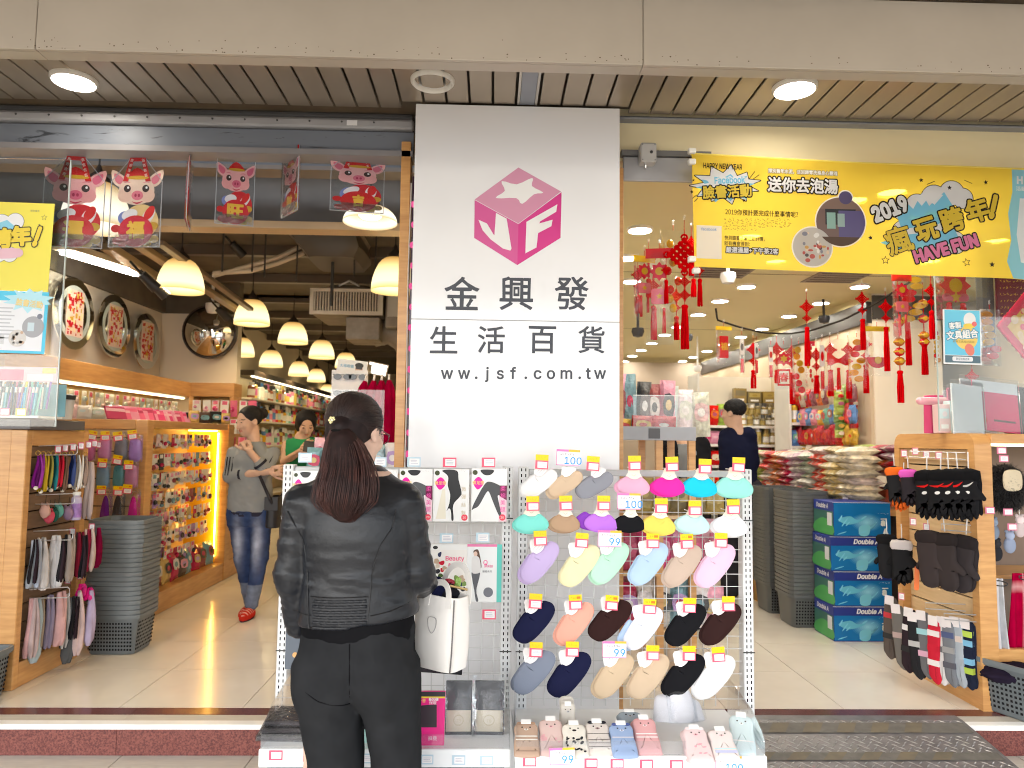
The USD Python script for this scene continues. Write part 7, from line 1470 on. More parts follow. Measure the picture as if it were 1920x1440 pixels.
def body4(p):
 d = smin(hf4(p), sd_chain(p, [HC + HR @ [0, -.02, -.06], nk, Lq(1284, 830)], [.045, .05, .07], .02), .02); d = smin(d, sd_chain(p, [Lq(1284, 850), Lq(1284, 930)], [.09, .10], .04), .03)
 for a in ((sL, el, wr), (sR, er, wr2)): d = smin(d, sd_chain(p, a, [.04, .035, .026], .01), .015)
 for x in (-.07, .07): d = smin(d, sd_chain(p, [Lq(1284, 940) + [x, 0, 0], np.array([x, 0, .5]), np.array([x, 0, .05])], [.09, .06, .04]), .02)
 return d
v, f = nets(body4, (-.34, -.4, 0), (.36, .3, 1.75), .012); hv, hf_ = nets(hf4, HC - .17, HC + .16, .0065); m = MB().add(v, f, SK2).add(hv, hf_, head_paint(hv, HC, HR, .98, SK2)); add_hand(m, wr, [.6, -.5, .1], (0, -.3, 1), 1, SK2); add_hand(m, wr2, [-.6, -.5, .1], (0, -.3, 1), -1, SK2); put('body', m, 'skin', me, smooth=True)
cloth('grey_shirt', lambda p: sd_stack(p, [(Lq(1284, 960)[2], Lq(1284, 960)[0], 0, .15, .125), (Lq(1284, 850)[2], Lq(1284, 850)[0], 0, .13, .118), (Lq(1284, 832)[2], Lq(1284, 832)[0], 0, .07, .08)]), (-.3, -.25, .7), (.3, .25, 1.5), .011, 'knit', (.16, .165, .17), me)
def jk4(p):
 d = sd_stack(p, [(Lq(1284, 985)[2], Lq(1284, 985)[0], .01, .19, .15), (Lq(1284, 850)[2], Lq(1284, 850)[0], .01, .165, .125), (Lq(1284, 828)[2], Lq(1284, 828)[0], .02, .09, .085)]); d = smin(d, sd_chain(p, [sL, el, wr], [.07, .06, .045], .02), .02); d = smin(d, sd_chain(p, [sR, er, wr2], [.07, .06, .045], .02), .02)
 return smax(d, .052 - np.abs(p[:, 0] - Lq(1280, 860)[0]) + np.clip(p[:, 1] + .02, 0, 1) * 4, .01)
cloth('black_jacket', jk4, (-.36, -.36, .6), (.38, .3, 1.55), .010, 'fabric', (.012, .012, .014), me, amp=.006, sc=(14, 14, 18))
cloth('dark_trousers', lambda p: smin(sd_chain(p, [Lq(1284, 960) + [-.07, 0, 0], np.array([-.07, 0, .06])], [.12, .08]), sd_chain(p, [Lq(1284, 960) + [.07, 0, 0], np.array([.07, 0, .06])], [.12, .08]), .03), (-.3, -.3, .0), (.34, .3, 1.05), .012, 'fabric', (.02, .02, .025), me)
simple_hair('hair', HC, HR, 1, lambda p: smax(smin(sd_ell((p - HC) @ HR, (0, -.02, .03), (.09, .108, .088)), sd_ell((p - HC) @ HR, (0, -.04, -.07), (.09, .07, .12)), .03), ((p - HC) @ HR)[:, 1] - .05, .015), me)
# -- FRONT RIGHT CABINET, HANGING DECORATIONS, BANNER, POSTERS, RAMP
# --- wooden cabinet with gloves and socks facing the aisle
GX = 2.49; GY0, GY1 = 3.76, 4.52; hz = P(1835, 812, GY0)[2] - FL
gc = thing('display_cabinet', 'front right wooden cabinet with a rounded top, hung with black gloves and socks', 'cabinet', (GX, GY0, FL)); D = GY1 - GY0
fr = rrect(0, 0, D, hz, .07).union(sbox(0, 0, D, .2)).difference(sbox(.055, .14, D - .05, hz - .085))
m_ = trimesh.creation.extrude_polygon(fr, .09, engine='earcut'); v = np.array(m_.vertices); v = np.stack([v[:, 2], v[:, 0], v[:, 1]], 1)
put('side_frame', MB().add(v, m_.faces), 'wood', gc, smooth=30)
slatwall(gc, .056, D - .051, .142, hz - .088, 'x', .05); put('core', MB().box((.069, .056, .142), (.085, D - .05, hz - .086), (.05, .035, .025)), 'matte', gc)
put('header_board', MB().box((.03, .056, hz - .15), (.049, D - .051, hz - .088), ch=.002), 'wood_pale', gc)
put('top_board', MB().box((.091, 0, hz - .05), (.75, D, hz - .002), ch=.003), 'wood', gc); put('front_panel', MB().box((.091, .02, 0), (.75, .05, .3)), 'wood', gc)
def gat(px, py, t): return PX(px, py, GX - .02 - .20 * t)
for k, (px, py, wpx) in enumerate(((1705, 846, 105), (1765, 982, 55), (1735, 1130, 75), (1770, 1150, 60))):
 a, b = gat(px, py, .9), gat(px + wpx, py + 3, .0); t = thing('display_hook', f'double wire hook of the front right cabinet, above the {("black gloves", "brown mittens", "grey socks", "navy socks")[k]}', 'hook', tuple(a)); d = b - a
 put('wire', MB().tube([d, d * 0, d * 0 - [0, 0, .03], d - [0, 0, .035]], .0028, (.72, .72, .72), 6), 'steel', t)
GLOVE = np.array([(-.5, 1.9), (.5, 1.9), (.48, 1.1), (.62, .9), (.95, .45), (.85, .28), (.62, .5), (.55, .2), (.52, -.55), (.36, -.6), (.32, .05), (.2, -.75), (.02, -.78), (-.02, .02), (-.12, -.72), (-.3, -.7), (-.28, .08), (-.42, -.5), (-.56, -.45), (-.52, .4)])
MITT = np.array([(-.5, 1.5), (.5, 1.5), (.5, .6), (.75, .3), (.9, .0), (.7, -.15), (.52, .1), (.5, -.6), (.2, -.9), (-.2, -.9), (-.5, -.6), (-.55, .5)])
def glove(px, py, t, col, lab, k=1.0, shape=GLOVE, trim=None, rz=-70, mark=None, seed=0, tiltx=0):
 p = gat(px, py + 8, t); r = random.Random(seed); th = thing('glove_pair', lab, 'gloves', tuple(p), (tiltx, r.uniform(-6, 6), rz)); s = .086 * k
 o = outline(shape * s - [0, s * .5], 2)
 put('glove', puffy(MB(), o, .04, -.016, col), 'knit', th, smooth=True); put('glove', puffy(MB(), o * [-1, 1] * .98, .04, .02, tuple(.8 * np.array(col))), 'knit', th, smooth=True)
 put('cuff', puffy(MB(), outline(np.array([(-.5, 1.9), (.5, 1.9), (.5, 1.3), (-.5, 1.3)]) * s * [1.06, 1] - [0, s * .5], 3), .055, -.01, trim or tuple(.6 * np.array(col))), 'knit', th, smooth=True)
 if mark:
  m = MB(); m.face(smoothpoly([(-.4 * s, .55 * s), (.1 * s, .62 * s), (.45 * s, .8 * s), (.1 * s, .5 * s)], 3), .037, mark); m.face(blob(.1 * s, .2 * s, .16 * s, .09 * s, 10, 15), .038, (.7, .7, .7)); put('print', m, 'print', th)
 put('hanger', MB().tube([(0, 0, 1.5 * s), (.002, -.004, 2.0 * s), (0, 0, 2.4 * s)], .003, (.7, .7, .7), 5), 'plastic', th)
B_ = (.014, .014, .016)
glove(1681, 905, 1.0, (.02, .02, .022), 'black gloves with bright orange fingers at the left end of the top hooks', .9, trim=(.75, .14, .02), rz=-40, seed=1)
glove(1690, 918, .9, (.72, .13, .02), 'orange gloves behind the black and orange pair on the top hooks', .85, rz=-45, seed=2)
glove(1706, 908, .85, (.03, .025, .03), 'black gloves with a pink cuff on the top hooks', .85, trim=(.65, .1, .45), rz=-40, seed=3)
for k, px in enumerate((1738, 1762, 1782, 1800, 1818)): glove(px, 922, .7 - .13 * k, B_, f'black gloves with red and white mark on the top hooks, {("leftmost", "second", "third", "fourth", "rightmost")[k]} of five', 1.08, rz=-62, mark=(.55, .05, .05) if k < 4 else (.5, .5, .5), seed=5 + k)
glove(1664, 1035, 1.0, (.02, .02, .022), 'plain black mittens at the left of the middle hooks', 1.0, MITT, rz=-35, seed=11)
glove(1692, 1048, .85, (.018, .018, .02), 'black gloves with white cuff stripes on the middle hooks', 1.05, trim=(.6, .55, .55), rz=-40, seed=12)
t = thing('paddle_tag', 'bright orange plastic strip hanging beside the striped black gloves', 'tag', tuple(gat(1719, 1082, .8)), (0, 3, -30)); put('strip', MB().poly(rrect(-.012, -.07, .012, .06, .011), 0, .006, (.78, .17, .03)), 'plastic', t, smooth=30)
glove(1745, 1040, .7, (.045, .035, .035), 'dark brown fleece mittens on the middle hooks, the left pair', 1.2, MITT, rz=-55, seed=13); glove(1778, 1046, .45, (.04, .032, .032), 'dark brown fleece mittens on the middle hooks, the middle pair', 1.2, MITT, rz=-60, seed=14); glove(1808, 1050, .15, (.038, .032, .034), 'dark brown fleece mittens on the middle hooks, the pair at the post', 1.2, MITT, rz=-65, seed=15)
def long_sock(px, py, t, cols, lab, h=.27, w=.062, rz=-60, seed=0):
 p = gat(px, py, t); th = thing('long_sock', lab, 'socks', tuple(p), (0, random.Random(seed).uniform(-5, 5), rz)); o = outline(np.array([(-.5, 1), (.5, 1), (.46, .25), (.5, .05), (.62, -.08), (.3, -.2), (-.3, -.1), (-.5, .1)]) * [w, h] - [0, h * .5], 3)
 m = puffy(MB(), o, .024, 0, cols[0]); put('sock', m, 'knit', th, smooth=True); put('sock', puffy(MB(), o * .97 + [.006, 0], .024, .018, cols[0]), 'knit', th, smooth=True)
 m = MB()
 for i, c in enumerate(cols[1:]): z = h * (.42 - .85 * (i + .5) / max(1, len(cols) - 1)); m.box((-w * .49, -.0135, z - h * .055), (w * .49, .010, z + h * .055), c)
 if m.v: put('stripes', m, 'knit', th, kind='stuff')
 put('paper_band', MB().box((-w * .4, -.016, h * .43), (w * .4, -.0138, h * .62), (.72, .68, .68)), 'print', th)
for k, (px, py, t, cs, wd) in enumerate(((1668, 1172, 1, [(.10, .08, .07), (.5, .05, .06), (.04, .04, .04)], 'brown and red'), (1686, 1190, .95, [(.15, .14, .13), (.4, .3, .28)], 'taupe'), (1703, 1196, .85, [(.03, .02, .025), (.7, .68, .68), (.03, .03, .03)], 'black with a white panel'), (1716, 1206, .78, [(.022, .022, .025), (.45, .45, .45)], 'plain black'), (1733, 1204, .65, [(.14, .14, .15), (.3, .55, .6), (.6, .35, .45)], 'grey with blue and pink'), (1752, 1214, .55, [(.5, .02, .04), (.7, .65, .65), (.5, .02, .04), (.7, .68, .68)], 'red and white'), (1766, 1216, .42, [(.6, .58, .58), (.15, .14, .15)], 'white and grey'), (1780, 1218, .34, [(.17, .18, .2), (.08, .1, .2), (.3, .3, .3), (.1, .1, .12)], 'grey marled'), (1796, 1218, .2, [(.34, .38, .42), (.6, .5, .45), (.34, .38, .42)], 'pale blue grey'), (1814, 1222, .06, [(.015, .02, .04), (.45, .6, .1), (.2, .45, .65), (.015, .02, .04), (.2, .45, .65), (.4, .55, .08)], 'navy, lime and sky blue'))):
 long_sock(px, py, t, cs, f'{wd} long socks on the lowest hooks of the front right cabinet', rz=-55 - k, seed=k)
for k, (px, py, t) in enumerate(((1695, 850, .9), (1716, 846, .75), (1737, 852, .6), (1760, 854, .45), (1712, 978, .9), (1737, 988, .7), (1690, 1118, .9))):
 th = thing('price_tag', f'small pink price tag on the front right cabinet above the {("orange gloves", "pink cuffed gloves", "leftmost marked gloves", "second marked gloves", "plain black mittens", "left brown mittens", "taupe socks")[k]}', 'price tag', tuple(gat(px, py, t)), (0, 0, -50)); m = MB(); tag_art(m, .032, .04, 0, random.Random(k), (.62, .25, .3)); put('label_card', m, 'print', th)
for k, (px, py, Y) in enumerate(((1672, 985, 5.4), (1672, 1085, 5.4), (1690, 940, 5.5), (1700, 870, 5.45))):
 t = thing('goods_box', ('yellow goods box behind the gloves', 'lower yellow goods box behind the gloves', 'red brown packet box right of the snack piles', 'white printed packet box behind the orange gloves')[k], 'box', tuple(P(px, py, Y) + [.06 * 0, 0, -.1]), (0, 0, -8)); c = ((.66, .42, .06), (.62, .36, .06), (.38, .08, .05), (.68, .62, .6))[k]; put('carton', MB().box((-.11, 0, 0), (.11, .15, .2), c, ch=.002), 'print', t)
 m = MB(); r = random.Random(k)
 for _ in range(8): m.face(blob(r.uniform(-.08, .08), r.uniform(.03, .17), r.uniform(.01, .03), n=9), .001 + r.random() * .0005, r.choice(PAL['snack']))
 put('print', m, 'print', t)
# --- fixture at the right edge: white shelf with lights, fur hat, toys, scarves; stationery on top
FX = 2.60; FY = 3.86; zt = P(1885, 816, FY)[2]
wf = thing('wall_fixture', 'white topped display fixture at the right edge with a row of small lights', 'display fixture', (FX, FY, FL)); zq = zt - FL
put('top_shelf', MB().box((0, 0, zq - .045), (1.2, .5, zq), (.72, .73, .75), ch=.003), 'paint', wf); put('back_board', MB().box((0, .44, 0), (1.2, .46, zq - .046), (.22, .17, .14)), 'matte', wf); put('led_strip', MB().box((.0, .004, zq - .058), (1.2, .02, zq - .047)), 'led_strip', wf)
put('grey_trim', MB().box((0, -.012, zq - .04), (1.2, -.001, zq - .004), (.5, .54, .6)), 'plastic', wf); put('rear_shelf', MB().box((0, .1, .62), (1.2, .43, .64), (.3, .22, .14)), 'wood', wf); put('base', MB().box((0, .06, 0), (1.2, .43, .16)), 'wood', wf)
def fpos(px, py, dy=.05): return P(px, py, FY - dy)
t = thing('fur_hat', 'fluffy black fur bag with a cream label on the right fixture', 'bag', tuple(fpos(1884, 915))); rr_ = np.random.default_rng(8); d_ = rr_.normal(size=(2600, 3)); d_ /= np.linalg.norm(d_, axis=1, keepdims=True); s0 = d_ * [.10, .06, .11]
put('core', MB().ball((0, 0, 0), (.098, .058, .108), (.012, .012, .013), 3), 'fabric', t, smooth=True); curves('fur', [np.array([a, a * 1.10 + b * .4, a * 1.18 + b + [0, 0, -.008]]) for a, b in zip(s0, rr_.normal(size=(2600, 3)) * .008)], .0022, 'hair_black', t)
put('label', puffy(MB(), outline(np.array([(-.04, .09), (.04, .09), (.05, .02), (.03, -.01), (-.03, -.01), (-.05, .02)]), 3), .02, -.06, (.72, .62, .46)), 'paper', t, smooth=True)
for k, (px, py, c, wd) in enumerate(((1862, 990, (.20, .25, .33), 'denim blue'), (1893, 1015, (.28, .33, .45), 'blue'), (1868, 1030, (.03, .03, .035), 'black'), (1912, 985, (.6, .5, .5), 'pale pink'))):
 t = thing('soft_toy', f'{wd} plush key charm hanging under the fur bag at the right edge', 'soft toy', tuple(fpos(px, py))); put('body', MB().ball((0, 0, -.02), (.03, .022, .042), c, 2), 'knit', t, smooth=True); put('head', MB().ball((0, -.004, .03), (.022, .02, .022), tuple(np.clip(np.array(c) * 1.3, 0, 1)), 2), 'knit', t, smooth=True)
 for sg in (-1, 1): put('ear', MB().ball((sg * .015, 0, .05), .009, c, 1), 'knit', t, smooth=True)
 put('loop', MB().tube([(0, 0, .05), (0, 0, .09)], .0015, (.6, .6, .6)), 'steel', t)
for k, (px, py) in enumerate(((1856, 957), (1890, 960), (1882, 860), (1898, 988), (1878, 845))):
 t = thing('price_tag', f'white and pink price tag on the right fixture, {("below the fur bag at its left", "below the fur bag at its right", "on the fur bag label", "on the blue plush charm", "at the lit shelf edge")[k]}', 'price tag', tuple(fpos(px, py, .12))); m = MB(); tag_art(m, .05, .035, 0, random.Random(k), (.68, .22, .32)); put('label_card', m, 'print', t)
def scarf(px0, px1, py0, py1, col, lab, stripes, dy):
 a = P((px0 + px1) / 2, py0, FY - dy); s = px_m(FY - dy); w, h = (px1 - px0) * s, (py1 - py0) * s; t = thing('scarf', lab, 'scarf', tuple(a)); n = 22
 u, vv = np.meshgrid(np.linspace(-.5, .5, n), np.linspace(0, -1, 16), indexing='ij'); fan = .55 + .45 * -vv; y = .018 * np.sin(u * 17 + vv * 2) * (-vv + .2)
 p = np.stack([u * w * fan + .0, y, vv * h], -1).reshape(-1, 3); i, j = np.meshgrid(np.arange(n - 1), np.arange(15), indexing='ij'); q = np.stack([i * 16 + j, i * 16 + j + 1, (i + 1) * 16 + j + 1, (i + 1) * 16 + j], -1).reshape(-1, 4)
 c = np.tile(np.asarray(col, float), (len(p), 1))
 for lo, hi, cc in stripes: c[(u.ravel() > lo) & (u.ravel() < hi)] = cc
 if 'plaid' in lab: c[(np.abs(np.mod(vv.ravel() * 4, 1) - .5) < .06)] = (.55, .3, .3)
 m = MB().add(p, q, c).add(p + [0, .006, 0], q[:, ::-1], c); put('cloth', m, 'fabric', t, smooth=True); put('ring', MB().tube([(.04 * math.cos(x), -.02 + .02 * math.sin(x), -.02 + .01 * math.sin(x)) for x in np.linspace(0, 6.28, 15)], .003, (.03, .03, .03)), 'plastic', t)
scarf(1846, 1892, 1085, 1262, (.66, .65, .67), 'white and grey striped scarf hanging above the grey basket', ((-.42, -.3, (.10, .2, .28)), (.15, .35, (.4, .41, .43))), .06)
scarf(1880, 1960, 1075, 1262, (.36, .03, .06), 'dark red plaid scarf hanging at the right edge above the grey basket', ((-.1, -.07, (.55, .3, .3)), (.25, .28, (.55, .3, .3))), .03)
for k, (px, py, w, hh, c, rz, wd) in enumerate(((1815, 768, 60, 100, (.72, .73, .75), 12, 'grey white plastic folder leaning nearest the pink one'), (1868, 762, 88, 98, (.80, .12, .24), 4, 'bright pink plastic folder in a clear sleeve'), (1835, 760, 66, 102, (.8, .8, .82), 9, 'white plastic folder just left of the pink one'), (1915, 770, 70, 96, (.05, .05, .06), 0, 'black folder at the right edge'), (1798, 772, 40, 92, (.66, .16, .28), 14, 'rose folder edge in the leaning row'), (1786, 774, 30, 88, (.60, .62, .66), 15, 'grey folder at the left end of the leaning row'))):
 Y = FY + .08 + .03 * k; s = px_m(Y); t = thing('plastic_folder', wd + ', on the right fixture', 'folder', tuple(P(px, py, Y)), (-12, 6, 0)); W_, H_ = w * s / 2, hh * s / 2
 put('cover', MB().box((-W_, 0, -H_), (W_, .012, H_), c, ch=.002), 'gloss', t); put('sleeve', MB().box((-W_ - .006, -.006, -H_ - .004), (W_ + .006, -.003, H_ + .02)), 'clear_acrylic', t)
 if k == 1: m = MB(); m.face(sbox(-.02, -H_ * .62, W_ * .8, -H_ * .54), .001, (.12, .03, .05)); m.face(sbox(-W_, H_ * .55, W_, H_), .001, (.8, .8, .82)); m.face(blob(-W_ * .6, -H_ * .6, .02, n=12), .002, (.7, .05, .08)); put('print', m, 'print', t)
row_of('box', 'stationery_box', 'box', 'pale pink printed box at the left of the leaning folders', (P(1742, 812, 4.2)[0], 4.15, FL + hz + .002), (.075, .02, 0), 3, .085, .21, .07, 'pink', 0, 'print', seed=350)
row_of('box', 'stationery_box', 'box', 'white grid printed box on the front right cabinet top', (P(1730, 812, 4.1)[0] + .06, 4.02, FL + hz + .002), (.07, .0, 0), 3, .07, .17, .06, 'pale', 0, 'print', seed=351)
t = thing('pink_case', 'soft pink case lying on the printed boxes', 'case', tuple(P(1755, 752, 4.1))); put('shell', MB().tm(trimesh.creation.capsule(.18, .022), (.75, .4, .45)).turn(rotm(0, 90, 0)), 'plastic', t, smooth=True)
bk = make_basket('large light grey basket standing on the right end of the step', (2.70, 3.745, FL + .002), 24, None, (.13, .15, .16)); UsdGeom.Xformable(stage.GetPrimAtPath(bk)).AddScaleOp().Set(Gf.Vec3f(1.05, 1.05, 1.08))
lump('dark_cloth', 'dark folded cloth in the large grey basket', 'cloth', 1895, 1262, 3.74, (.15, .11, .05), (.02, .015, .028), 'fabric', 6, .25)
# --- chequer plate ramp over the step
rp = thing('ramp', 'worn chequer plate ramp with faded yellow and black bands over the right step', 'ramp', (0, 0, 0)); xa, xb = 1.12, 2.29; ya, yb_ = 3.615, 2.70; zA, zB = .150, .006
sl = (zA - zB) / (ya - yb_)
def RS(x, y, up=0): return np.array([x, y, zB + (y - yb_) * sl + up])
pr4 = lambda x0, x1, y0, y1, up: [RS(x0, y0, up), RS(x1, y0, up), RS(x1, y1, up), RS(x0, y1, up)]
noise_mat('ramp_steel', (.085, .08, .082), (.15, .14, .14), 14, .3, .7, .38, bump=.1, bscale=80, spec=.6); noise_mat('ramp_band', (.085, .08, .07), (.13, .12, .105), 20, .3, .7, .7, bump=.1, bscale=90); noise_mat('ramp_yellow', (.10, .085, .06), (.15, .12, .075), 16, .3, .7, .7, bump=.1, bscale=90)
v = np.vstack([pr4(xa, xb, yb_, ya, -.012), pr4(xa, xb, yb_, ya, 0)]); put('plate', MB().add(v, [[0, 3, 2, 1], [4, 5, 6, 7], [0, 1, 5, 4], [1, 2, 6, 5], [2, 3, 7, 6], [3, 0, 4, 7]]), 'ramp_steel', rp)
put('top_lip', MB().box((xa, ya, zA - .006), (xb, ya + .06, zA + .001)), 'ramp_steel', rp)
bands = ((3.50, 3.585), (3.285, 3.345), (3.02, 3.08))
for y0, y1 in bands:
 put('safety_band', MB().quad(*pr4(xa + .005, xb - .02, y0, y1, .003), (.1, .1, .1)), 'ramp_band', rp)
 m = MB()
 for x in np.arange(xa + .02, xb - .2, .16): m.quad(RS(x, y0, .0048), RS(x + .08, y0, .0048), RS(x + .135, y1, .0048), RS(x + .055, y1, .0048))
 put('yellow_stripe', m, 'ramp_yellow', rp, kind='stuff')
m = MB(); r = random.Random(5); k = 0
y = yb_ + .02; i = 0
while y < ya - .01:
 if not any(a - .012 < y < b + .012 for a, b in bands):
  j = 0; x = xa + .02 + (i % 2) * .02
  while x < xb - .02:
   d = .011 if (i + j) % 2 else -.011; c = RS(x, y, .0012); u = np.array([.013, d, d * sl]); w_ = np.array([-d, .013, .013 * sl]) * .22; up = np.array([0, 0, .0035])
   m.add([c - u, c - w_, c + u, c + w_, c + up], [[0, 1, 4], [1, 2, 4], [2, 3, 4], [3, 0, 4]]); j += 1; x += .04
 y += .022; i += 1
mat_vc('bright_steel', .25, .6, metal=.9); put('chequer_studs', m, 'bright_steel', rp, kind='stuff')
# --- yellow vinyl banner across the right opening
N = {'a': ('attribute', {'attribute': 'col'}), 'g': ('geometry', {}), 'n': ('noise_texture', {'scale': 3.2, 'detail': 2.0}), 'b': ('bump', {'strength': .35, 'distance': .03}), 'p': ('principled_bsdf', {'roughness': .16, 'specular_ior_level': .5}), 't': ('translucent_bsdf', {}), 'tr': ('transparent_bsdf', {}), 'm': ('mix_closure', {'fac': .35}), 'm2': ('mix_closure', {'fac': .05})}
usdkit.material(stage, LK + 'vinyl', N, [('g.position', 'n.vector'), ('n.fac', 'b.height'), ('b.normal', 'p.normal'), ('a.color', 'p.base_color'), ('a.color', 't.color'), ('a.color', 'tr.color'), ('p.BSDF', 'm.closure1'), ('t.BSDF', 'm.closure2'), ('m.closure', 'm2.closure1'), ('tr.BSDF', 'm2.closure2')], surface='m2.closure')
YB_ = 3.42; bo = P(1295, 400, YB_); bn = thing('banner', 'long yellow vinyl New Year banner reading 2019 and HAVE FUN across the right opening', 'banner', tuple(bo))
def U(px, py): p = P(px, py, YB_); return (p[0] - bo[0], p[2] - bo[2])
def UP(pts): return Polygon([U(*q) for q in pts])
yel, blk, wht_, sky_ = (.80, .58, .065), (.03, .025, .02), (.80, .79, .78), (.22, .56, .74)
def sheet(g, zz, col, step=.05):
 x0, y0, x1, y1 = g.bounds; m = MB(); nx, ny = int((x1 - x0) / step) + 1, int((y1 - y0) / step) + 1
 for i in range(nx):
  for j in range(ny): m.face(g.intersection(sbox(x0 + i * step, y0 + j * step, x0 + (i + 1) * step, y0 + (j + 1) * step)), zz, col)
 return m
put('vinyl_sheet', MB().face(UP([(1297, 289), (1500, 301), (1700, 310), (1895, 316), (1960, 318), (1960, 528), (1890, 522), (1600, 512), (1302, 500)]), 0, yel), 'vinyl', bn)
pm = MB();
def draw(g, z, c): pm.face(g, z, c)
def textp(s, px, py, wpx, hpx, c, z=.0016, cjk=True, st=1, rot=-1.2, edge=None, edgec=None):
 u, v = U(px, py); sc_ = px_m(YB_); g = text_at(glyphs(s, .1, cjk, st), u, v, w=wpx * sc_ if wpx else None, h=hpx * sc_ if hpx else None, rot=rot)
 if edge: draw(g.buffer(edge * sc_, 3), z - .0005, edgec)
 draw(g, z, c)
textp('HAPPY NEW YEAR', 1355, 312, 76, 11, blk, cjk=False, st=2)
def burst(cx, cy, rx, ry, n=12, seed=1):
 r = random.Random(seed); return [(cx + (rx if k % 2 else rx * .68) * r.uniform(.85, 1.1) * math.cos(math.pi * k / n), cy + (ry if k % 2 else ry * .62) * r.uniform(.85, 1.1) * math.sin(math.pi * k / n)) for k in range(2 * n)]
bb = burst(1362, 348, 66, 36, 11, 3); draw(UP(bb).buffer(.004), .0006, blk); draw(UP(bb), .0009, wht_); draw(UP(burst(1362, 352, 56, 28, 11, 4)), .0010, sky_); draw(UP(burst(1360, 346, 46, 18, 9, 5)), .0011, wht_)
textp('Facebook', 1368, 338, 60, 14, sky_, .002, False, 4, rot=3, edge=1.6, edgec=wht_); textp('臉書活動', 1363, 359, 96, 26, (.80, .60, .08), .0024, True, 3, rot=4, edge=2.2, edgec=blk)
textp('揮別舊年水泥，這回歸零洗滌身心靈魂', 1505, 323, 136, 9, wht_, .002, True, 2, edge=1.0, edgec=(.35, .28, .1)); textp('送你去泡湯', 1505, 348, 138, 30, wht_, .0022, True, 3, edge=2.4, edgec=blk)
textp('2019你預計要完成什麼事情呢?', 1428, 400, 142, 12, blk, st=1)
rs = random.Random(9)
for k in range(4):
 u0, v0 = U(1358, 411 + k * 6); sc_ = px_m(YB_)
 for j in range(16 - (8 if k == 3 else 0)):
  for q in range(3): a = u0 + (j * 8.2 + rs.uniform(0, 5)) * sc_; b = v0 + rs.uniform(-2.2, 2.2) * sc_; draw(LineString([(a, b), (a + rs.uniform(-3, 3) * sc_, b + rs.uniform(-2, 2) * sc_)]).buffer(.45 * sc_, 1), .0014, (.25, .19, .05))
textp('快到臉書了解活動詳情，', 1396, 447, 78, 9, blk); textp('就有機會得到：', 1382, 457, 50, 9, blk); textp('嚴選湯屋+下午茶2客', 1410, 470, 102, 12, wht_, .0022, True, 3, edge=1.5, edgec=blk)
draw(UP([(1306, 422), (1353, 424), (1353, 486), (1306, 484)]), .0008, wht_); textp('facebook', 1329, 430, 30, 6, (.3, .45, .7), .002, False, 2)
for cx, cy, r_, kind in ((1576, 416, 48, 0), (1523, 463, 38, 1), (1585, 371, 13, 2)):
 u, v = U(cx, cy); sc_ = px_m(YB_); draw(blob(u, v, (r_ + 2.5) * sc_, n=48), .0007 + .0003 * kind, wht_); disc = blob(u, v, r_ * sc_, n=48); z = .0012 + .0003 * kind; draw(disc, z, ((.19, .13, .12), (.52, .49, .46), (.12, .10, .2))[kind])
 if kind == 0:
  draw(disc.intersection(sbox(u - 30 * sc_, v - 6 * sc_, u + 30 * sc_, v + 25 * sc_)), z + .0002, (.05, .055, .06)); draw(sbox(u - 27 * sc_, v - 14 * sc_, u - 10 * sc_, v + 18 * sc_), z + .0004, (.30, .48, .42)); draw(sbox(u - 6 * sc_, v - 10 * sc_, u + 8 * sc_, v + 16 * sc_), z + .0004, (.34, .46, .44)); draw(disc.intersection(sbox(u - 4 * sc_, v - 38 * sc_, u + 50 * sc_, v + 22 * sc_)).difference(sbox(u - 6 * sc_, v - 10 * sc_, u + 8 * sc_, v + 16 * sc_)), z + .0003, (.14, .12, .26)); draw(disc.intersection(sbox(u - 50 * sc_, v - 50 * sc_, u + 50 * sc_, v - 30 * sc_)), z + .0005, (.11, .07, .05)); draw(disc.intersection(sbox(u - 50 * sc_, v + 25 * sc_, u + 50 * sc_, v + 50 * sc_)), z + .0005, (.25, .17, .14))
 if kind == 1:
  for j in range(26): a, b = rs.uniform(0, 6.28), rs.uniform(.1, .85) * r_ * sc_; draw(disc.intersection(blob(u + b * math.cos(a), v + b * math.sin(a), rs.uniform(2, 6) * sc_, rs.uniform(2, 5) * sc_, 10)), z + .0002 + j * .00001, rs.choice([(.75, .73, .7), (.6, .35, .12), (.5, .12, .1), (.25, .25, .3), (.7, .55, .4), (.12, .1, .1)]))
cloud = unary_union([blob(*U(x, y), r_ * px_m(YB_), n=30) for x, y, r_ in ((1752, 372, 26), (1785, 362, 24), (1805, 372, 20), (1720, 385, 22), (1690, 395, 18), (1700, 440, 30), (1760, 440, 34), (1790, 455, 22))]); draw(cloud.buffer(.0035), .0004, blk); draw(cloud, .0006, wht_)
draw(UP([(1680, 398), (1700, 380), (1712, 392), (1728, 362), (1742, 386), (1770, 360), (1790, 392), (1760, 420), (1690, 430)]), .0008, sky_); draw(UP([(1650, 455), (1690, 470), (1740, 468), (1800, 452), (1790, 430), (1700, 440)]), .0008, sky_); draw(UP([(1716, 372), (1740, 356), (1768, 366), (1752, 384), (1738, 374), (1728, 386)]), .0010, wht_)
textp('2019', 1668, 392, 74, 34, wht_, .0026, False, 7, rot=22, edge=3, edgec=blk)
for ch, cx, cy, h_ in (('瘋', 1684, 450, 54), ('玩', 1736, 430, 46), ('跨', 1784, 412, 48), ('年', 1832, 394, 48)): textp(ch, cx, cy, h_ * .98, h_, (.80, .57, .06), .0030, True, 4 if ch != '瘋' else 2, rot=17, edge=2.6 if ch != '瘋' else 1.6, edgec=blk)
textp('!', 1862, 388, 11, 50, (.80, .57, .06), .0030, False, 6, rot=-14, edge=3, edgec=blk)
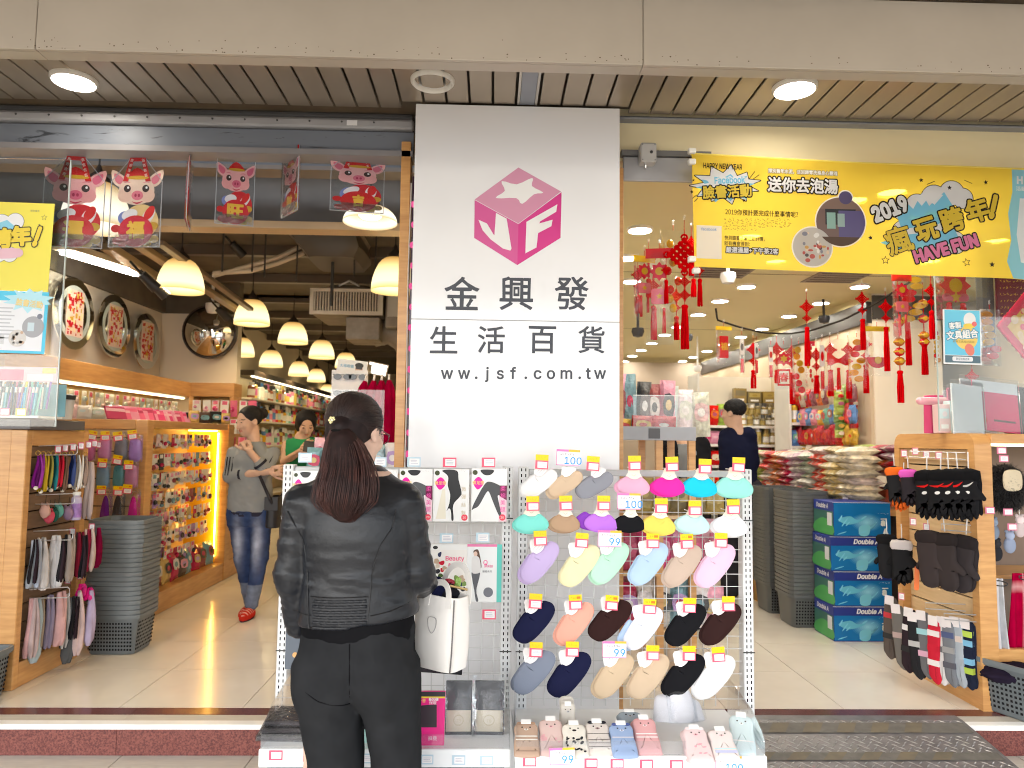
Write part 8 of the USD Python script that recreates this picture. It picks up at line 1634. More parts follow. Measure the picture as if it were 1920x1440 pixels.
textp('HAVE FUN', 1773, 466, 132, 27, (.80, .22, .40), .0034, False, 7, rot=16.5, edge=2.6, edgec=blk)
for px, py, r_ in ((1727, 338, 5), (1848, 342, 5), (1780, 352, 5), (1300, 338, 3), (1297, 360, 4), (1632, 446, 5), (1395, 376, 4), (1660, 488, 9), (1812, 492, 9), (1860, 496, 6), (1392, 350, 3)):
 u, v = U(px, py); sc_ = px_m(YB_); g = star(u, v, r_ * sc_, rot=90 + px % 20); draw(g if r_ < 8 else g.difference(g.buffer(-1.1 * sc_)), .0012, blk)
for a, b in (((1415, 322), (1404, 336)), ((1423, 328), (1412, 336)), ((1298, 372), (1306, 366)), ((1302, 378), (1308, 372)), ((1808, 338), (1822, 344)), ((1752, 340), (1738, 346))): draw(LineString([U(*a), U(*b)]).buffer(.0016), .0012, blk)
draw(UP([(1897, 318), (1960, 320), (1960, 528), (1900, 522), (1888, 490), (1896, 450), (1890, 400), (1898, 360)]), .0006, (.28, .60, .76)); draw(UP([(1912, 372), (1960, 374), (1960, 505), (1914, 492), (1906, 440)]), .0009, wht_); textp('H', 1912, 338, 12, 16, wht_, .001, False, 5); textp('活動', 1914, 354, 20, 9, wht_, .001)
put('banner_print', pm, 'vinyl', bn)
for k, (px, py) in enumerate(((1297, 284), (1297, 304), (1297, 486), (1305, 508))):
 u, v = U(px, py); put('clip', MB().box((u - .018, -.015, v - .013), (u + .018, .012, v + .013), (.78, .77, .72), ch=.004), 'plastic', bn)
put('top_tube', MB().tube([(U(1296, 288)[0], .006, U(1296, 288)[1]), (U(1600, 305)[0], .006, U(1600, 305)[1]), (U(1955, 318)[0], .006, U(1955, 318)[1])], .007, (.75, .6, .15), 8), 'plastic', bn)
for k, (px, py) in enumerate(((1455, 487), (1600, 372), (1335, 345), (1672, 357), (1745, 487), (1868, 448), (1405, 440), (1885, 668))):
 if k < 7: copy_of(pr, tuple(F(px, py, CEI)), label='ceiling downlight glowing through the yellow banner ' + ('below the tea photo', 'beside the photo of the room', 'at its left starburst', 'above the year 2019', 'under HAVE FUN', 'near its blue end', 'in the small print')[k])
# --- red knots, tassels and wrapped New Year charms
RED = (.52, .012, .014); GOLD = (.55, .34, .06)
def tassel(m, x, z0, z1, w, col=RED):
 r = random.Random(int(abs(x * 999) + abs(z1 * 999)))
 m.lathe([(w * .35, z0), (w * .5, z0 - .008), (w * .42, z0 - .02)], col, 10, (x, 0, 0))
 for k in range(9): a = k * .7; m.tube([(x + w * .25 * math.cos(a), w * .25 * math.sin(a), z0 - .015), (x + w * .42 * math.cos(a), w * .4 * math.sin(a), (z0 + z1) / 2), (x + w * .42 * math.cos(a) + r.uniform(-.002, .002), w * .4 * math.sin(a), z1)], w * .13, col, 5)
def knot(m, x, z, r_, col=RED):
 for a in np.linspace(-.8, .8, 5):
  for sg in (1, -1): m.tube([(x + r_ * (a - 1) * .5, .004 * sg, z + sg * r_ * (a + 1) * .5), (x + r_ * (a + 1) * .5, -.004 * sg, z + sg * r_ * (a - 1) * .5)], r_ * .10, col, 6)
 for dx, dz in ((1, 0), (-1, 0), (0, 1), (0, -1)): m.tube([(x + r_ * (dx * .95 + .16 * math.cos(t)), 0, z + r_ * (dz * .95 + .16 * math.sin(t))) for t in np.linspace(0, 6.28, 9)], r_ * .06, col, 5)
def hanging(name, lab, px, py0, Y, build, cat='decoration', rz=0, loop=.05):
 th = thing(name, lab, cat, tuple(P(px, py0, Y)), (0, 0, rz)); put('cord', MB().tube([(0, 0, 0), (0, 0, loop)], .0016, RED, 5), 'fabric', th); put('s_hook', MB().tube([(.006 * math.sin(a * 2), 0, loop + .012 + .012 * math.cos(a)) for a in np.linspace(0, 5.4, 12)], .0016, (.8, .8, .8), 5), 'steel', th); build(th); return th
def knot_string(px, py0, py1, Y, w, knots, lab, t0=None, col=RED):
 s = px_m(Y)
 def b(th):
  put('red_cord', MB().tube([(0, 0, 0), (0, 0, -(py1 - py0) * s * .97)], .0022, RED, 5), 'fabric', th)
  for y, r_ in knots: m = MB(); knot(m, 0, -(y - py0) * s, r_ * s, col); put('knot', m, 'fabric', th, smooth=True)
  if t0: m = MB(); tassel(m, 0, -(t0 - py0) * s, -(py1 - py0) * s, w * s); put('tassel', m, 'fabric', th, smooth=True)
 return hanging('knot_ornament', lab, px, py0, Y, b)
def charm_bag(px, py0, py1, w, Y, kind, lab, rz=0, seed=0, header=None):
 s = px_m(Y); h = (py1 - py0) * s; W_ = w * s; r = random.Random(seed)
 def b(th):
  put('film', add_bag(MB(), W_, h, .018, (1, 1, 1), seed, (0, 0, -h / 2)), 'clear_sheet', th, smooth=True)
  if header: put('header_card', MB().box((-W_ / 2, -.005, -h * .10), (W_ / 2, .005, 0), header), 'print', th)
  m = MB(); c1, c2 = RED, GOLD
  if kind == 'fan': m.poly(Polygon([(0, -h * .62)] + [(W_ * .42 * math.cos(a), -h * .62 + W_ * .42 * math.sin(a) * 1.0) for a in np.linspace(math.pi, 2 * math.pi, 14)]), -.004, .004, (.50, .05, .06)); m.poly(blob(0, -h * .68, W_ * .14, n=14), .004, .008, c2)
  elif kind == 'flower': m.poly(star(0, -h * .32, W_ * .42, 8, .72), -.004, .004, (.52, .03, .05)); m.poly(star(0, -h * .32, W_ * .22, 6, .6), .004, .009, c2); m.poly(sbox(-W_ * .36, -h * .92, W_ * .36, -h * .55).difference(sbox(-W_ * .29, -h * .88, W_ * .29, -h * .59)), -.003, .004, c1); m.poly(text_at(glyphs('春', .1, True, 2), 0, -h * .73, h=h * .2), -.002, .004, c1)
  elif kind == 'card': m.poly(rrect(-W_ * .28, -h * .82, W_ * .28, -h * .25, W_ * .05), -.003, .003, c1); m.poly(text_at(glyphs('福', .1, True, 2), 0, -h * .52, h=h * .2), .003, .005, c2)
  elif kind == 'gold':
   for k in range(7): m.poly(blob(r.uniform(-.25, .25) * W_, -h * (.1 + .12 * k), W_ * .25, h * .06, 12), -.004, .004 + .001 * k, r.choice([GOLD, (.6, .25, .03), RED]))
  elif kind == 'slim': m.poly(sbox(-W_ * .4, -h * .5, W_ * .4, -h * .08), -.003, .003, (.66, .6, .58)); m.poly(sbox(-W_ * .3, -h * .95, W_ * .3, -h * .6), -.003, .004, c1); m.poly(blob(0, -h * .3, W_ * .3, h * .1, 10), .003, .005, r.choice([(.1, .1, .1), c1]))
  elif kind == 'bow': m.poly(smoothpoly([(0, -h * .38), (W_ * .45, -h * .25), (W_ * .42, -h * .5), (0, -h * .45), (-W_ * .42, -h * .5), (-W_ * .45, -h * .25)], 4), -.006, .006, c1); tassel(m, 0, -h * .55, -h * .97, W_ * .16)
  elif kind == 'pepper':
   for k in range(8): m.ball((r.uniform(-.22, .22) * W_, 0, -h * (.15 + .1 * k)), (W_ * .13, W_ * .1, h * .05), r.choice([RED, (.6, .05, .02), GOLD]), 1)
  elif kind == 'pale': m.poly(star(0, -h * .24, W_ * .36, 8, .7), -.004, .004, (.58, .05, .08)); m.poly(blob(0, -h * .24, W_ * .15, n=12), .004, .007, c2); m.poly(rrect(-W_ * .3, -h * .58, W_ * .3, -h * .42, W_ * .08), -.004, .004, (.62, .16, .2)); m.poly(star(0, -h * .5, W_ * .13), .004, .006, c2); tassel(m, -W_ * .15, -h * .62, -h * .95, W_ * .12); tassel(m, W_ * .17, -h * .62, -h * .88, W_ * .12)
  put('charm', m, 'gloss', th)
 return hanging('wrapped_charm', lab, px, py0, Y, b, rz=rz, loop=.03)
charm_bag(1208, 480, 604, 44, 3.78, 'pale', 'long clear wrapped pink charm just right of the sign, under a yellow header', 15, 1, (.75, .5, .08)); charm_bag(1236, 466, 652, 52, 3.74, 'pale', 'long clear wrapped red charm hanging next to the sign', -12, 2, (.55, .04, .05)); charm_bag(1262, 432, 610, 60, 3.82, 'pepper', 'clear wrapped red and gold string charm behind the big knot', 20, 3)
knot_string(1283, 430, 662, 3.70, 14, [(480, 36), (532, 11), (558, 11)], 'big red diamond knot with two small knots and a long tassel', 577)
knot_string(1249, 498, 572, 3.72, 8, [(507, 9)], 'small red lantern knot with a thin tassel, left of the big knot', 526); knot_string(1312, 496, 577, 3.70, 9, [(508, 8)], 'small red lantern knot with a tassel under the left end of the banner', 524)
t = thing('decoration_rope', 'black sagging rope carrying the row of red New Year charms in the right shop', 'rope'); pts = [P(1342, 578, 5.2), P(1345, 600, 5.2), P(1385, 613, 5.3), P(1430, 624, 5.4), P(1480, 626, 5.5), P(1520, 620, 5.4), P(1580, 600, 5.1), P(1640, 570, 4.8), P(1720, 520, 4.4)]
tt_r = np.linspace(0, 1, 40); pp = np.array(pts); put('rope', MB().tube(np.stack([np.interp(tt_r, np.linspace(0, 1, len(pp)), pp[:, i]) for i in range(3)], 1), .007, (.04, .035, .03), 6), 'fabric', t, smooth=True)
CH = [(1357, 612, 686, 32, 5.2, 'card', 'clear wrapped red lucky card at the left end of the rope'), (1391, 628, 704, 9, 5.25, 'slim', 'thin white and red charm, first after the lucky card'), (1418, 638, 704, 8, 5.3, 'slim', 'thin white and red charm, second after the lucky card'), (1445, 646, 712, 9, 5.35, 'slim', 'thin white and red charm, third after the lucky card'), (1469, 646, 732, 33, 5.4, 'flower', 'red flower charm with a gold heart and a framed letter below'), (1497, 646, 752, 25, 5.4, 'gold', 'golden orange ingot string charm in clear wrap'), (1518, 640, 728, 20, 5.35, 'pepper', 'red pepper and orange string charm in clear wrap'), (1541, 640, 736, 10, 5.3, 'slim', 'thin pale charm edge on, left of the red bow'), (1571, 636, 736, 42, 5.2, 'bow', 'deep red bow charm with a long tassel'), (1606, 632, 730, 34, 5.0, 'gold', 'golden round charm hanging above the snack strips'), (1644, 612, 708, 50, 4.9, 'fan', 'red half round fan charm with a gold centre')]
for k, a in enumerate(CH): charm_bag(*a, rz=random.Random(k).uniform(-15, 15), seed=20 + k, header=(.6, .4, .04) if k in (0, 10) else ((.55, .03, .05) if k == 6 else None))
def gold_string(px, py0, py1, Y, lab, beads, t0):
 s = px_m(Y)
 def b(th):
  put('red_cord', MB().tube([(0, 0, 0), (0, 0, -(py1 - py0) * s * .9)], .003, RED, 5), 'fabric', th)
  for k, y in enumerate(beads): m = MB(); z = -(y - py0) * s; m.ball((0, 0, z), (.030, .018, .026), RED if k % 2 else (.40, .12, .04), 2); m.lathe([(.031, z - .004), (.033, z), (.031, z + .004)], GOLD, 14); m.poly(blob(0, z, .014, n=12), .017, .020, GOLD); put('bead', m, 'gloss', th, smooth=True)
  m = MB(); tassel(m, 0, -(t0 - py0) * s, -(py1 - py0) * s, .035); put('tassel', m, 'fabric', th, smooth=True)
 return hanging('bead_string', lab, px, py0, Y, b)
gold_string(1683, 535, 762, 4.2, 'long red and gold bead string with a tassel, in front of the beige pillar', (575, 608, 645, 664, 682), 700); gold_string(1730, 545, 708, 4.3, 'shorter red and gold bead string with a tassel, right of the long one', (570, 600, 632, 645), 648)
charm_bag(1690, 515, 640, 40, 4.15, 'pale', 'clear wrap with a red and gold crest hanging beside the long bead string', 5, 41, (.45, .05, .04)); charm_bag(1712, 515, 620, 48, 4.3, 'gold', 'clear wrapped golden crest charm at the lower edge of the banner', -8, 42); charm_bag(1790, 515, 604, 92, 3.95, 'pale', 'large clear bag with a red charm hanging behind the blue poster', 6, 43); charm_bag(1756, 618, 690, 14, 4.4, 'gold', 'thin golden coin chain left of the blue poster', 0, 44); charm_bag(1855, 580, 690, 46, 4.1, 'gold', 'golden fish charm right of the blue poster', 10, 45)
for k, (px, y0, y1, Y) in enumerate(((1225, 520, 640, 4.6), (1300, 470, 560, 4.9), (1456, 640, 720, 6.1), (1484, 645, 760, 6.3), (1530, 650, 740, 6.0), (1556, 640, 745, 5.9), (1590, 640, 750, 5.7), (1622, 630, 740, 5.6), (1660, 560, 700, 4.7), (1700, 540, 690, 4.9), (1745, 530, 640, 4.0), (1822, 690, 790, 4.6), (1196, 500, 590, 4.0), (1216, 470, 560, 4.3), (1268, 540, 640, 4.1), (1296, 440, 520, 4.2), (1412, 640, 730, 5.9), (1512, 560, 690, 5.2), (1616, 545, 660, 4.9))):
 knot_string(px, y0, y1, Y, 10, [(y0 + 16, 12), (y0 + 38, 8)], f'small red knot string, {ORDW[k]} from the sign among the charms', y0 + 55)
# --- glass pane with a blue poster, red lozenge packet and maroon sign at the right
gp_ = thing('glass_pane', 'clear glass side pane behind the blue poster in the right opening', 'glass pane', tuple(P(1766, 900, 3.62))); x2 = P(1960, 700, 3.62)[0] - P(1766, 700, 3.62)[0]; zl_, zh_ = FL - P(1766, 900, 3.62)[2], 2.80 - P(1766, 900, 3.62)[2]
put('glass', MB().box((0, 0, P(1766, 808, 3.62)[2] - P(1766, 900, 3.62)[2]), (x2, .008, zh_)), 'window_glass', gp_); put('polished_edge', MB().box((-.004, 0, P(1766, 808, 3.62)[2] - P(1766, 900, 3.62)[2]), (-.0005, .008, zh_), (.42, .5, .48)), 'gloss', gp_)
ps = thing('poster', 'blue poster for stationery sets on the glass pane below the banner', 'poster', tuple(P(1804, 632, 3.605)), (0, 1, 0)); sc_ = px_m(3.605)
def PB(x0, y0, x1, y1): return sbox((x0 - 1804) * sc_, (632 - y1) * sc_, (x1 - 1804) * sc_, (632 - y0) * sc_)
m = MB().box((-37 * sc_, 0, -53 * sc_), (37 * sc_, .0015, 53 * sc_), (.78, .79, .8)); m.face(PB(1770, 580, 1839, 667), .0008, (.20, .56, .76)); m.face(PB(1770, 668, 1839, 682), .0008, (.10, .16, .20)); m.face(rrect(*PB(1784, 670, 1824, 679).bounds, .008), .0014, (.75, .76, .78)); m.face(blob(8 * sc_, -2 * sc_, 22 * sc_, n=30), .0012, (.78, .58, .20)); m.face(blob(15 * sc_, 34 * sc_, 12 * sc_, 14 * sc_, 20), .0013, (.75, .76, .78)); m.face(blob(14 * sc_, -24 * sc_, 9 * sc_, 12 * sc_, 16, 20), .0014, (.72, .25, .2)); m.face(blob(14 * sc_, 22 * sc_, 12 * sc_, 5 * sc_, 16), .0014, (.78, .6, .15)); m.face(blob(24 * sc_, 26 * sc_, 5 * sc_, n=12), .0016, (.75, .2, .2))
for s_, x, y, w_, h_ in (('客製', -14, 22, 24, 13), ('文具組合', 0, 5, 62, 17)): g = text_at(glyphs(s_, .1, True, 3), x * sc_, y * sc_, w=w_ * sc_, h=h_ * sc_, rot=6); m.face(g.buffer(1.6 * sc_), .002, (.12, .30, .42)); m.face(g, .0025, (.8, .8, .8))
m.face(text_at(glyphs('客製文具設計諮詢', .1, True, 0), 2 * sc_, -9 * sc_, w=42 * sc_, h=4.5 * sc_), .0025, (.3, .25, .1)); m.face(text_at(glyphs('歡迎洽詢店員', .1, True, 1), 0, -42.5 * sc_, w=26 * sc_, h=5 * sc_), .002, (.2, .25, .3)); put('sheet', m, 'print', ps)
lz = thing('lozenge_packet', 'large red and gold lozenge shaped New Year packet at the right edge', 'decoration', tuple(P(1925, 615, 3.75)), (0, 0, 12)); s = px_m(3.75)
put('card', MB().poly(Polygon([(-70 * s, 0), (0, 72 * s), (70 * s, 0), (0, -68 * s)]), -.004, .004, (.62, .03, .07)), 'gloss', lz); m = MB(); m.face(Polygon([(-48 * s, 0), (0, 48 * s), (48 * s, 0), (0, -46 * s)]), .0045, (.66, .42, .10)); r = random.Random(2)
for _ in range(26): a, b = r.uniform(-42, 42), r.uniform(-40, 40); m.face(blob(a * s * (1 - abs(b) / 60), b * s, r.uniform(3, 9) * s, n=10), .005 + r.random() * .001, r.choice([RED, (.66, .08, .12), (.7, .5, .3)]))
put('print', m, 'print', lz); put('film', MB().tm(trimesh.creation.icosphere(3), (1, 1, 1)).warp(lambda v: v * [74 * s, .025, 74 * s] / np.maximum(np.abs(v[:, [0]]) + np.abs(v[:, [2]]) + np.abs(v[:, [1]]), .1)), 'clear_bag', lz, smooth=True)
ms = thing('dark_signboard', 'dark red signboard with rows of gold marks at the right edge under the banner', 'sign', tuple(P(1920, 560, 4.3))); s = px_m(4.3); m = MB().box((-52 * s, 0, -42 * s), (60 * s, .02, 42 * s), (.10, .012, .018)); r = random.Random(1)
for k in range(6): scribble(m, -48 * s, 55 * s, (34 - k * 13) * s, 2.5 * s, GOLD, r, 16, .001)
put('board', m, 'gloss', ms); t = thing('dark_post', 'dark vertical post between the clear bag and the dark red signboard', 'post', tuple(P(1853, 560, 4.35))); put('post', MB().box((-.035, 0, -.35), (.035, .06, .35), (.06, .055, .055)), 'paint', t)
# --- clear bags with printed piglets hanging from the left beam
def piglet(m, w, h, pal, seed=0, char='福'):
 """A simple cut-out piglet with a round red lucky disc; u right, v up, fitted to w by h."""
 pk, dk, bd, ac = pal; k = w
 E = lambda x, y, rx, ry, c, z, rot=0: m.poly(blob(x * w, y * h, rx * w, ry * h, 26, rot), z - .0015, z, c)
 E(.10, -.20, .30, .20, bd, .0015); E(-.18, -.16, .12, .08, (.20, .24, .5), .0022, 30); E(-.10, -.12, .14, .06, (.75, .73, .75), .0028, 20); E(.22, -.14, .09, .12, (.75, .72, .72), .0022, -30); E(.24, -.10, .07, .09, (.62, .06, .06), .003, -30)
 for sg in (-1, 1):
  m.poly(smoothpoly([(sg * .20 * w, .30 * h), (sg * .44 * w, .40 * h), (sg * .42 * w, .26 * h), (sg * .28 * w, .20 * h)], 3), 0, .0015, pk); m.poly(smoothpoly([(sg * .25 * w, .30 * h), (sg * .40 * w, .36 * h), (sg * .38 * w, .27 * h), (sg * .29 * w, .23 * h)], 3), .0015, .002, dk)
 E(0, .16, .31, .17, pk, .003); E(-.20, .10, .12, .08, tuple(np.array(pk) * [1, .9, .9]), .0034); E(.20, .10, .12, .08, tuple(np.array(pk) * [1, .9, .9]), .0034)
 for sg in (-1, 1): E(sg * .16, .18, .060, .042, (.03, .015, .015), .004); E(sg * .16 + .015, .19, .018, .014, (.8, .8, .8), .0046); m.poly(smoothpoly([(sg * .10 * w, .245 * h), (sg * .17 * w, .262 * h), (sg * .23 * w, .245 * h), (sg * .17 * w, .253 * h)], 2), .003, .0042, dk)
 E(.02, .10, .10, .055, dk, .0044); E(-.01, .10, .020, .02, (.35, .05, .1), .005); E(.05, .10, .020, .02, (.35, .05, .1), .005); m.poly(smoothpoly([(-.07 * w, .03 * h), (.02 * w, .0 * h), (.12 * w, .035 * h), (.02 * w, .018 * h)], 3), .003, .0044, (.5, .06, .1))
 m.poly(smoothpoly([(-.17 * w, .31 * h), (.0, .42 * h), (.2 * w, .31 * h), (.0, .285 * h)], 4), .003, .005, RED); E(.02, .305, .19, .022, GOLD, .0056)
 E(.02, -.31, .30, .18, (.56, .02, .03), .005);E(.02, -.31, .275, .16, ac, .0056)
 m.poly(text_at(glyphs(char, .1, True, 5), .02 * w, -.30 * h, h=h * .21), .0056, .0075, (.74, .48, .10))
 for x, y in ((-.30, -.42), (.34, -.40), (.32, -.25), (-.33, -.28), (-.2, -.45), (.22, -.45)): E(x, y, .08, .045, GOLD if x > 0 else RED, .003)
def pig_bag(px0, px1, py0, py1, Y, lab, rz, pal, char, house=True, seed=0, hook_py=285, frac=1.0):
 s = px_m(Y); w, h = (px1 - px0) * s / max(.25, math.cos(math.radians(rz))) if abs(rz) < 60 else (px1 - px0) * s * 3, (py1 - py0) * s; th = thing('pig_decoration', lab, 'decoration', tuple(P((px0 + px1) / 2, (py0 + py1) / 2, Y)), (0, 0, rz))
 g = Polygon([(-w / 2, -h / 2), (w / 2, -h / 2), (w / 2, h * .22), (w * .12, h * .5), (-w * .12, h * .5), (-w / 2, h * .22)]) if house else sbox(-w / 2, -h / 2, w / 2, h * .5)
 m = MB(); m.poly(g, .010, .0105); m.poly(g, -.006, -.0055); put('film', m, 'clear_sheet', th)
 rim = g.difference(g.buffer(-.003)); put('sealed_edge', MB().poly(rim, .0, .004, (.42, .44, .47)), 'gloss', th); put('crinkle', MB().poly(sbox(-w * .48, -h * .5, w * .48, -h * .36), .011, .0112), 'clear_bag', th)
 m = MB(); piglet(m, w * 1.12, h * .95, pal, seed, char); m.move((0, 0, -h * .03)); put('printed_pig', m, 'print', th)
 m = MB()
 if house:
  for sg in (-1, 1): m.poly(Polygon([(sg * w * .06, h * .50), (sg * w * .14, h * .50), (sg * w * .27, h * .22), (sg * w * .17, h * .22)]), .004, .0055, RED)
  m.poly(Polygon([(-w * .14, h * .44), (w * .14, h * .44), (w * .12, h * .52), (-w * .12, h * .52)]), .004, .006, RED)
  for sg in (-1, 1):
   for k in range(4): c_ = (sg * w * (.11 + .022 * k), h * (.45 - .055 * k)); m.face(text_at(glyphs('吉', .1, True, 2), *c_, h=h * .035, rot=sg * 20), .0062, (.75, .6, .55))
 else:
  m.poly(sbox(-w * .5, h * .41, w * .5, h * .5), .004, .008, RED)
  for k in range(6): m.face(text_at(glyphs('大吉大利年年'[k], .1, True, 2), (-.4 + .16 * k) * w, h * .455, h=h * .06), .0085, (.75, .6, .5))
 put('ribbon_header', m, 'print', th)
 put('hook', MB().tube([(.008 * math.sin(a), 0, h * .5 + .014 + .02 * math.cos(a) + .01) for a in np.linspace(.6, 5.8, 14)], .0022, (.85, .85, .85), 6), 'plastic', th)
PIGS = {'pink': ((.72, .40, .40), (.62, .16, .24), (.58, .05, .06), (.58, .03, .04)), 'cream': ((.74, .58, .48), (.66, .22, .28), (.70, .52, .26), (.60, .04, .07)), 'red': ((.70, .42, .42), (.6, .18, .25), (.5, .03, .04), (.56, .03, .03))}
PY = 3.60
pig_bag(86, 192, 288, 466, PY, 'large clear bag with a pink piglet and red lucky disc, leftmost under the beam', 8, PIGS['pink'], '運', seed=1); pig_bag(206, 305, 290, 466, PY, 'large clear bag with a cream piglet holding a red lucky disc', -4, PIGS['cream'], '福', seed=1)
pig_bag(341, 372, 284, 424, PY, 'narrow edge on pig bag third from the left under the beam', -72, PIGS['pink'], '春', True, 1); pig_bag(408, 475, 284, 424, PY, 'clear bag with a red header and a piglet in a red hat, fourth bag', 14, PIGS['pink'], '旺', False, 1); pig_bag(522, 568, 280, 404, PY, 'slanting edge on pig bag with red header, fifth from the left', -52, PIGS['red'], '財', False, 1)
pig_bag(621, 720, 284, 400, PY, 'red cut out piglet with a ribbon handle in a clear bag beside the timber jamb', 10, PIGS['red'], '吉', True, 1)
# --- left side glass with posters, pen stand and tape
gl = thing('glass_pane', 'clear glass side pane carrying the yellow and blue posters in the left opening', 'glass pane', tuple(P(102, 800, 3.55))); o = P(102, 800, 3.55); xl_ = P(-60, 500, 3.55)[0] - o[0]
put('glass', MB().box((xl_, 0, 0), (0, .008, 2.80 - o[2])), 'window_glass', gl); put('polished_edge', MB().box((.0005, 0, 0), (.005, .008, 2.80 - o[2]), (.5, .56, .55)), 'gloss', gl)
def poster_left(lab, y0, y1, art):
 s = px_m(3.53); t = thing('poster', lab, 'poster', tuple(P(30, (y0 + y1) / 2, 3.53)), (0, 1, 0)); hh = (y1 - y0) / 2 * s; m = MB(); X = lambda px: (px - 30) * s; Yv = lambda py: ((y0 + y1) / 2 - py) * s
 if art == 'y':
  m.box((X(-60), 0, -hh), (X(95), .0015, hh), (.80, .72, .16)); c = unary_union([blob(X(x), Yv(y), r_ * s) for x, y, r_ in ((0, 420, 18), (25, 415, 16), (-20, 425, 20), (-5, 470, 24), (20, 478, 14))]); m.face(c.buffer(.002), .0006, (.1, .1, .1)); m.face(c, .001, (.78, .79, .82)); m.face(Polygon([(X(-30), Yv(430)), (X(10), Yv(412)), (X(45), Yv(440)), (X(0), Yv(455))]), .0012, (.3, .62, .78))
  for ch, x, y in (('瘋', -72, 462), ('玩', -36, 456), ('跨', 2, 448), ('年', 38, 442)): g = text_at(glyphs(ch, .1, True, 6), X(x), Yv(y), h=40 * s, rot=6); m.face(g.buffer(2 * s), .0016, (.05, .045, .03)); m.face(g, .002, (.78, .62, .12))
  g = text_at(glyphs('!', .1, False, 6), X(68), Yv(442), h=40 * s, w=9 * s, rot=-15); m.face(g.buffer(2 * s), .0016, (.05, .045, .03)); m.face(g, .002, (.78, .62, .12)); m.face(smoothpoly([(X(-10), Yv(470)), (X(38), Yv(466)), (X(40), Yv(482)), (X(-10), Yv(486))], 3), .0022, (.74, .5, .58)); m.face(text_at(glyphs('揮別舊年', .1, True, 0), X(60), Yv(393), h=4 * s), .001, (.3, .3, .2)); m.face(star(X(78), Yv(405), 6 * s).difference(star(X(78), Yv(405), 4.5 * s)), .001, (.2, .18, .1)); m.face(star(X(70), Yv(420), 3 * s), .001, (.2, .18, .1))
 else:
  m.box((X(-60), 0, -hh), (X(86), .0015, hh), (.14, .56, .78)); m.face(sbox(X(-60), -hh + 5 * s, X(80), hh - 18 * s), .0006, (.74, .76, .80)); r = random.Random(4)
  b = burst(50, 562, 46, 24, 10, 6); m.face(Polygon([(X(x), Yv(y)) for x, y in b]), .001, (.45, .72, .82)); m.face(text_at(glyphs('臉書活動', .1, True, 3), X(52), Yv(568), w=50 * s, h=14 * s, rot=-6), .0016, (.72, .6, .3))
  for k in range(9): m.face(sbox(X(-60), Yv(578 + 7 * k) - 1.2 * s, X(32 + r.uniform(-14, 8)), Yv(578 + 7 * k) + 1.2 * s), .001, (.5, .52, .56))
  m.face(blob(X(62), Yv(612), 20 * s, n=32), .0012, (.36, .37, .40)); m.face(sbox(X(52), Yv(620), X(64), Yv(604)), .0016, (.55, .66, .72)); m.face(blob(X(73), Yv(592), 5 * s, n=14), .0016, (.18, .2, .25)); m.face(blob(X(35), Yv(634), 16 * s, n=24), .0014, (.62, .6, .58))
  for k in range(14): m.face(blob(X(35 + r.uniform(-11, 11)), Yv(634 + r.uniform(-11, 11)), 3 * s, n=8), .0018, r.choice([(.7, .68, .66), (.55, .4, .3), (.4, .4, .4)]))
  m.face(sbox(X(-20), Yv(646), X(11), Yv(628)), .001, (.6, .62, .65))
 put('sheet', m, 'print', t)
poster_left('yellow New Year poster on the left glass pane', 378, 546, 'y'); poster_left('blue framed white poster below the yellow one on the left glass pane', 546, 662, 'b')
ZC1 = FL + h + .06
zc = P(20, 783, 3.95)[2]
ps_ = thing('pen_stand', 'clear tiered stand of coloured pens on the grey counter at the left edge', 'pen stand', (P(45, 770, 4.0)[0], 4.02, zc)); s = px_m(4.0)
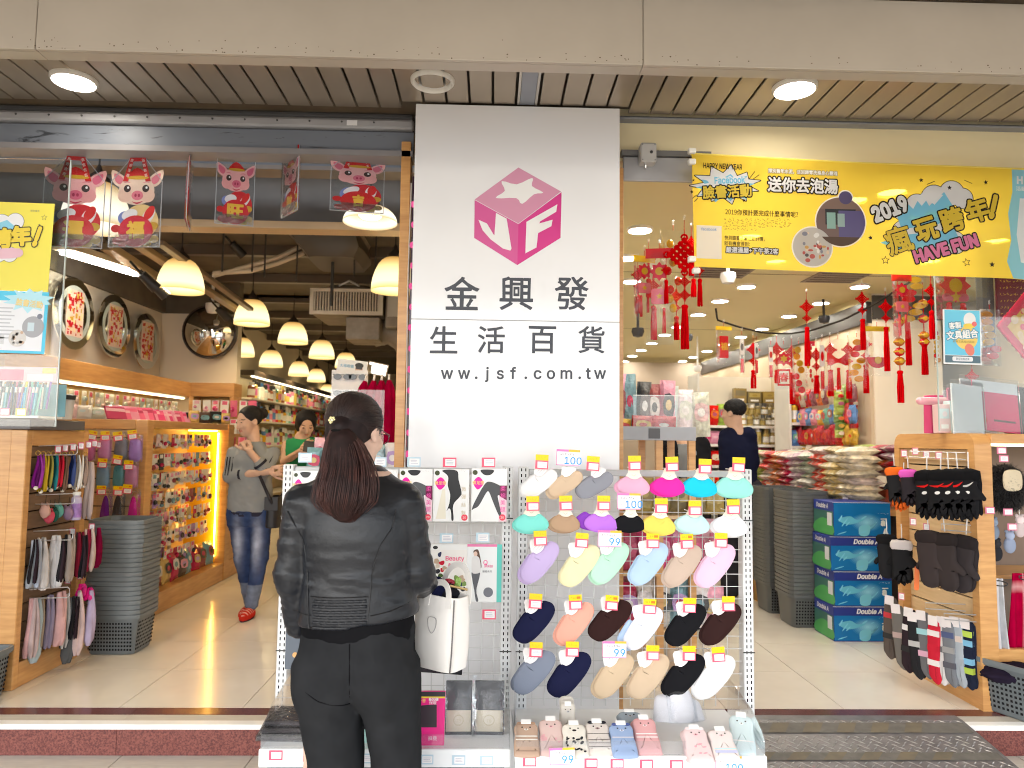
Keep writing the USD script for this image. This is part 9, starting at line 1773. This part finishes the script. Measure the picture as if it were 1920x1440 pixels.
put('tray', MB().box((-.28, -.06, 0), (.10, .16, .012), (.72, .74, .76)), 'plastic', ps_); put('header', MB().box((-.28, .12, .20), (.08, .125, .285), (.72, .55, .6)), 'print', ps_); put('back_panel', MB().box((-.28, .128, .012), (.13, .132, .19), (.25, .45, .52)), 'plastic', ps_)
m = MB(); m.face(sbox(-.26, .21, -.1, .27), -.119, (.75, .2, .3)); m.face(sbox(-.08, .21, .06, .245), -.119, (.78, .76, .76)); m.face(sbox(.0, .25, .075, .28), -.119, (.78, .6, .15)); put('header_print', m, 'print', ps_)
r = random.Random(12)
for rowk in range(2):
 for k in range(20 if rowk == 0 else 24):
  t = thing('pen', f'coloured pen in the {("front", "rear")[rowk]} tier of the pen stand, {ORDW[k]} from the left', 'pen', tuple(P(45, 770, 4.0) * [1, 0, 0] + np.array([-.25 + k * (.017 if rowk == 0 else .0145), 3.985 + .07 * rowk, zc + .015 + .035 * rowk])), (-8, r.uniform(-3, 3), 0), group=f'pens in the {("front", "rear")[rowk]} tier of the stand'); c = r.choice([(.1, .3, .6), (.2, .5, .6), (.7, .6, .1), (.55, .2, .3), (.3, .6, .55), (.75, .75, .72), (.1, .1, .12), (.6, .35, .5), (.3, .2, .5)])
  put('barrel', MB().tube([(0, 0, 0), (0, 0, .12)], .005, c, 7), 'gloss', t); put('cap', MB().tube([(0, 0, .121), (0, 0, .15)], .0056, r.choice([(.75, .74, .72), c, (.1, .1, .12)]), 7), 'gloss', t)
for k in range(4): t = thing('price_tag', 'pink framed tag along the front of the pen stand, ' + ('first', 'second', 'third', 'fourth')[k] + ' from the left', 'price tag', tuple(np.array([P(45, 770, 4.0)[0] - .24 + .085 * k, 3.95, zc + .03]))); m = MB(); tag_art(m, .055, .04, 0, random.Random(k), (.68, .25, .32) if k != 3 else (.7, .55, .12)); put('label_card', m, 'print', t)
t = thing('tub', 'white tub with a wide black lid on the counter beside the pen stand', 'tub', tuple(np.array([P(114, 760, 4.25)[0], 4.25, zc])) ); put('tub_body', MB().lathe([(0, 0), (.058, 0), (.068, .11), (.066, .112)], (.60, .59, .57), 26), 'plastic', t, smooth=40); put('lid', MB().lathe([(.071, .113), (.073, .135), (.066, .14), (0, .142)], (.02, .02, .02), 26), 'plastic', t, smooth=40)
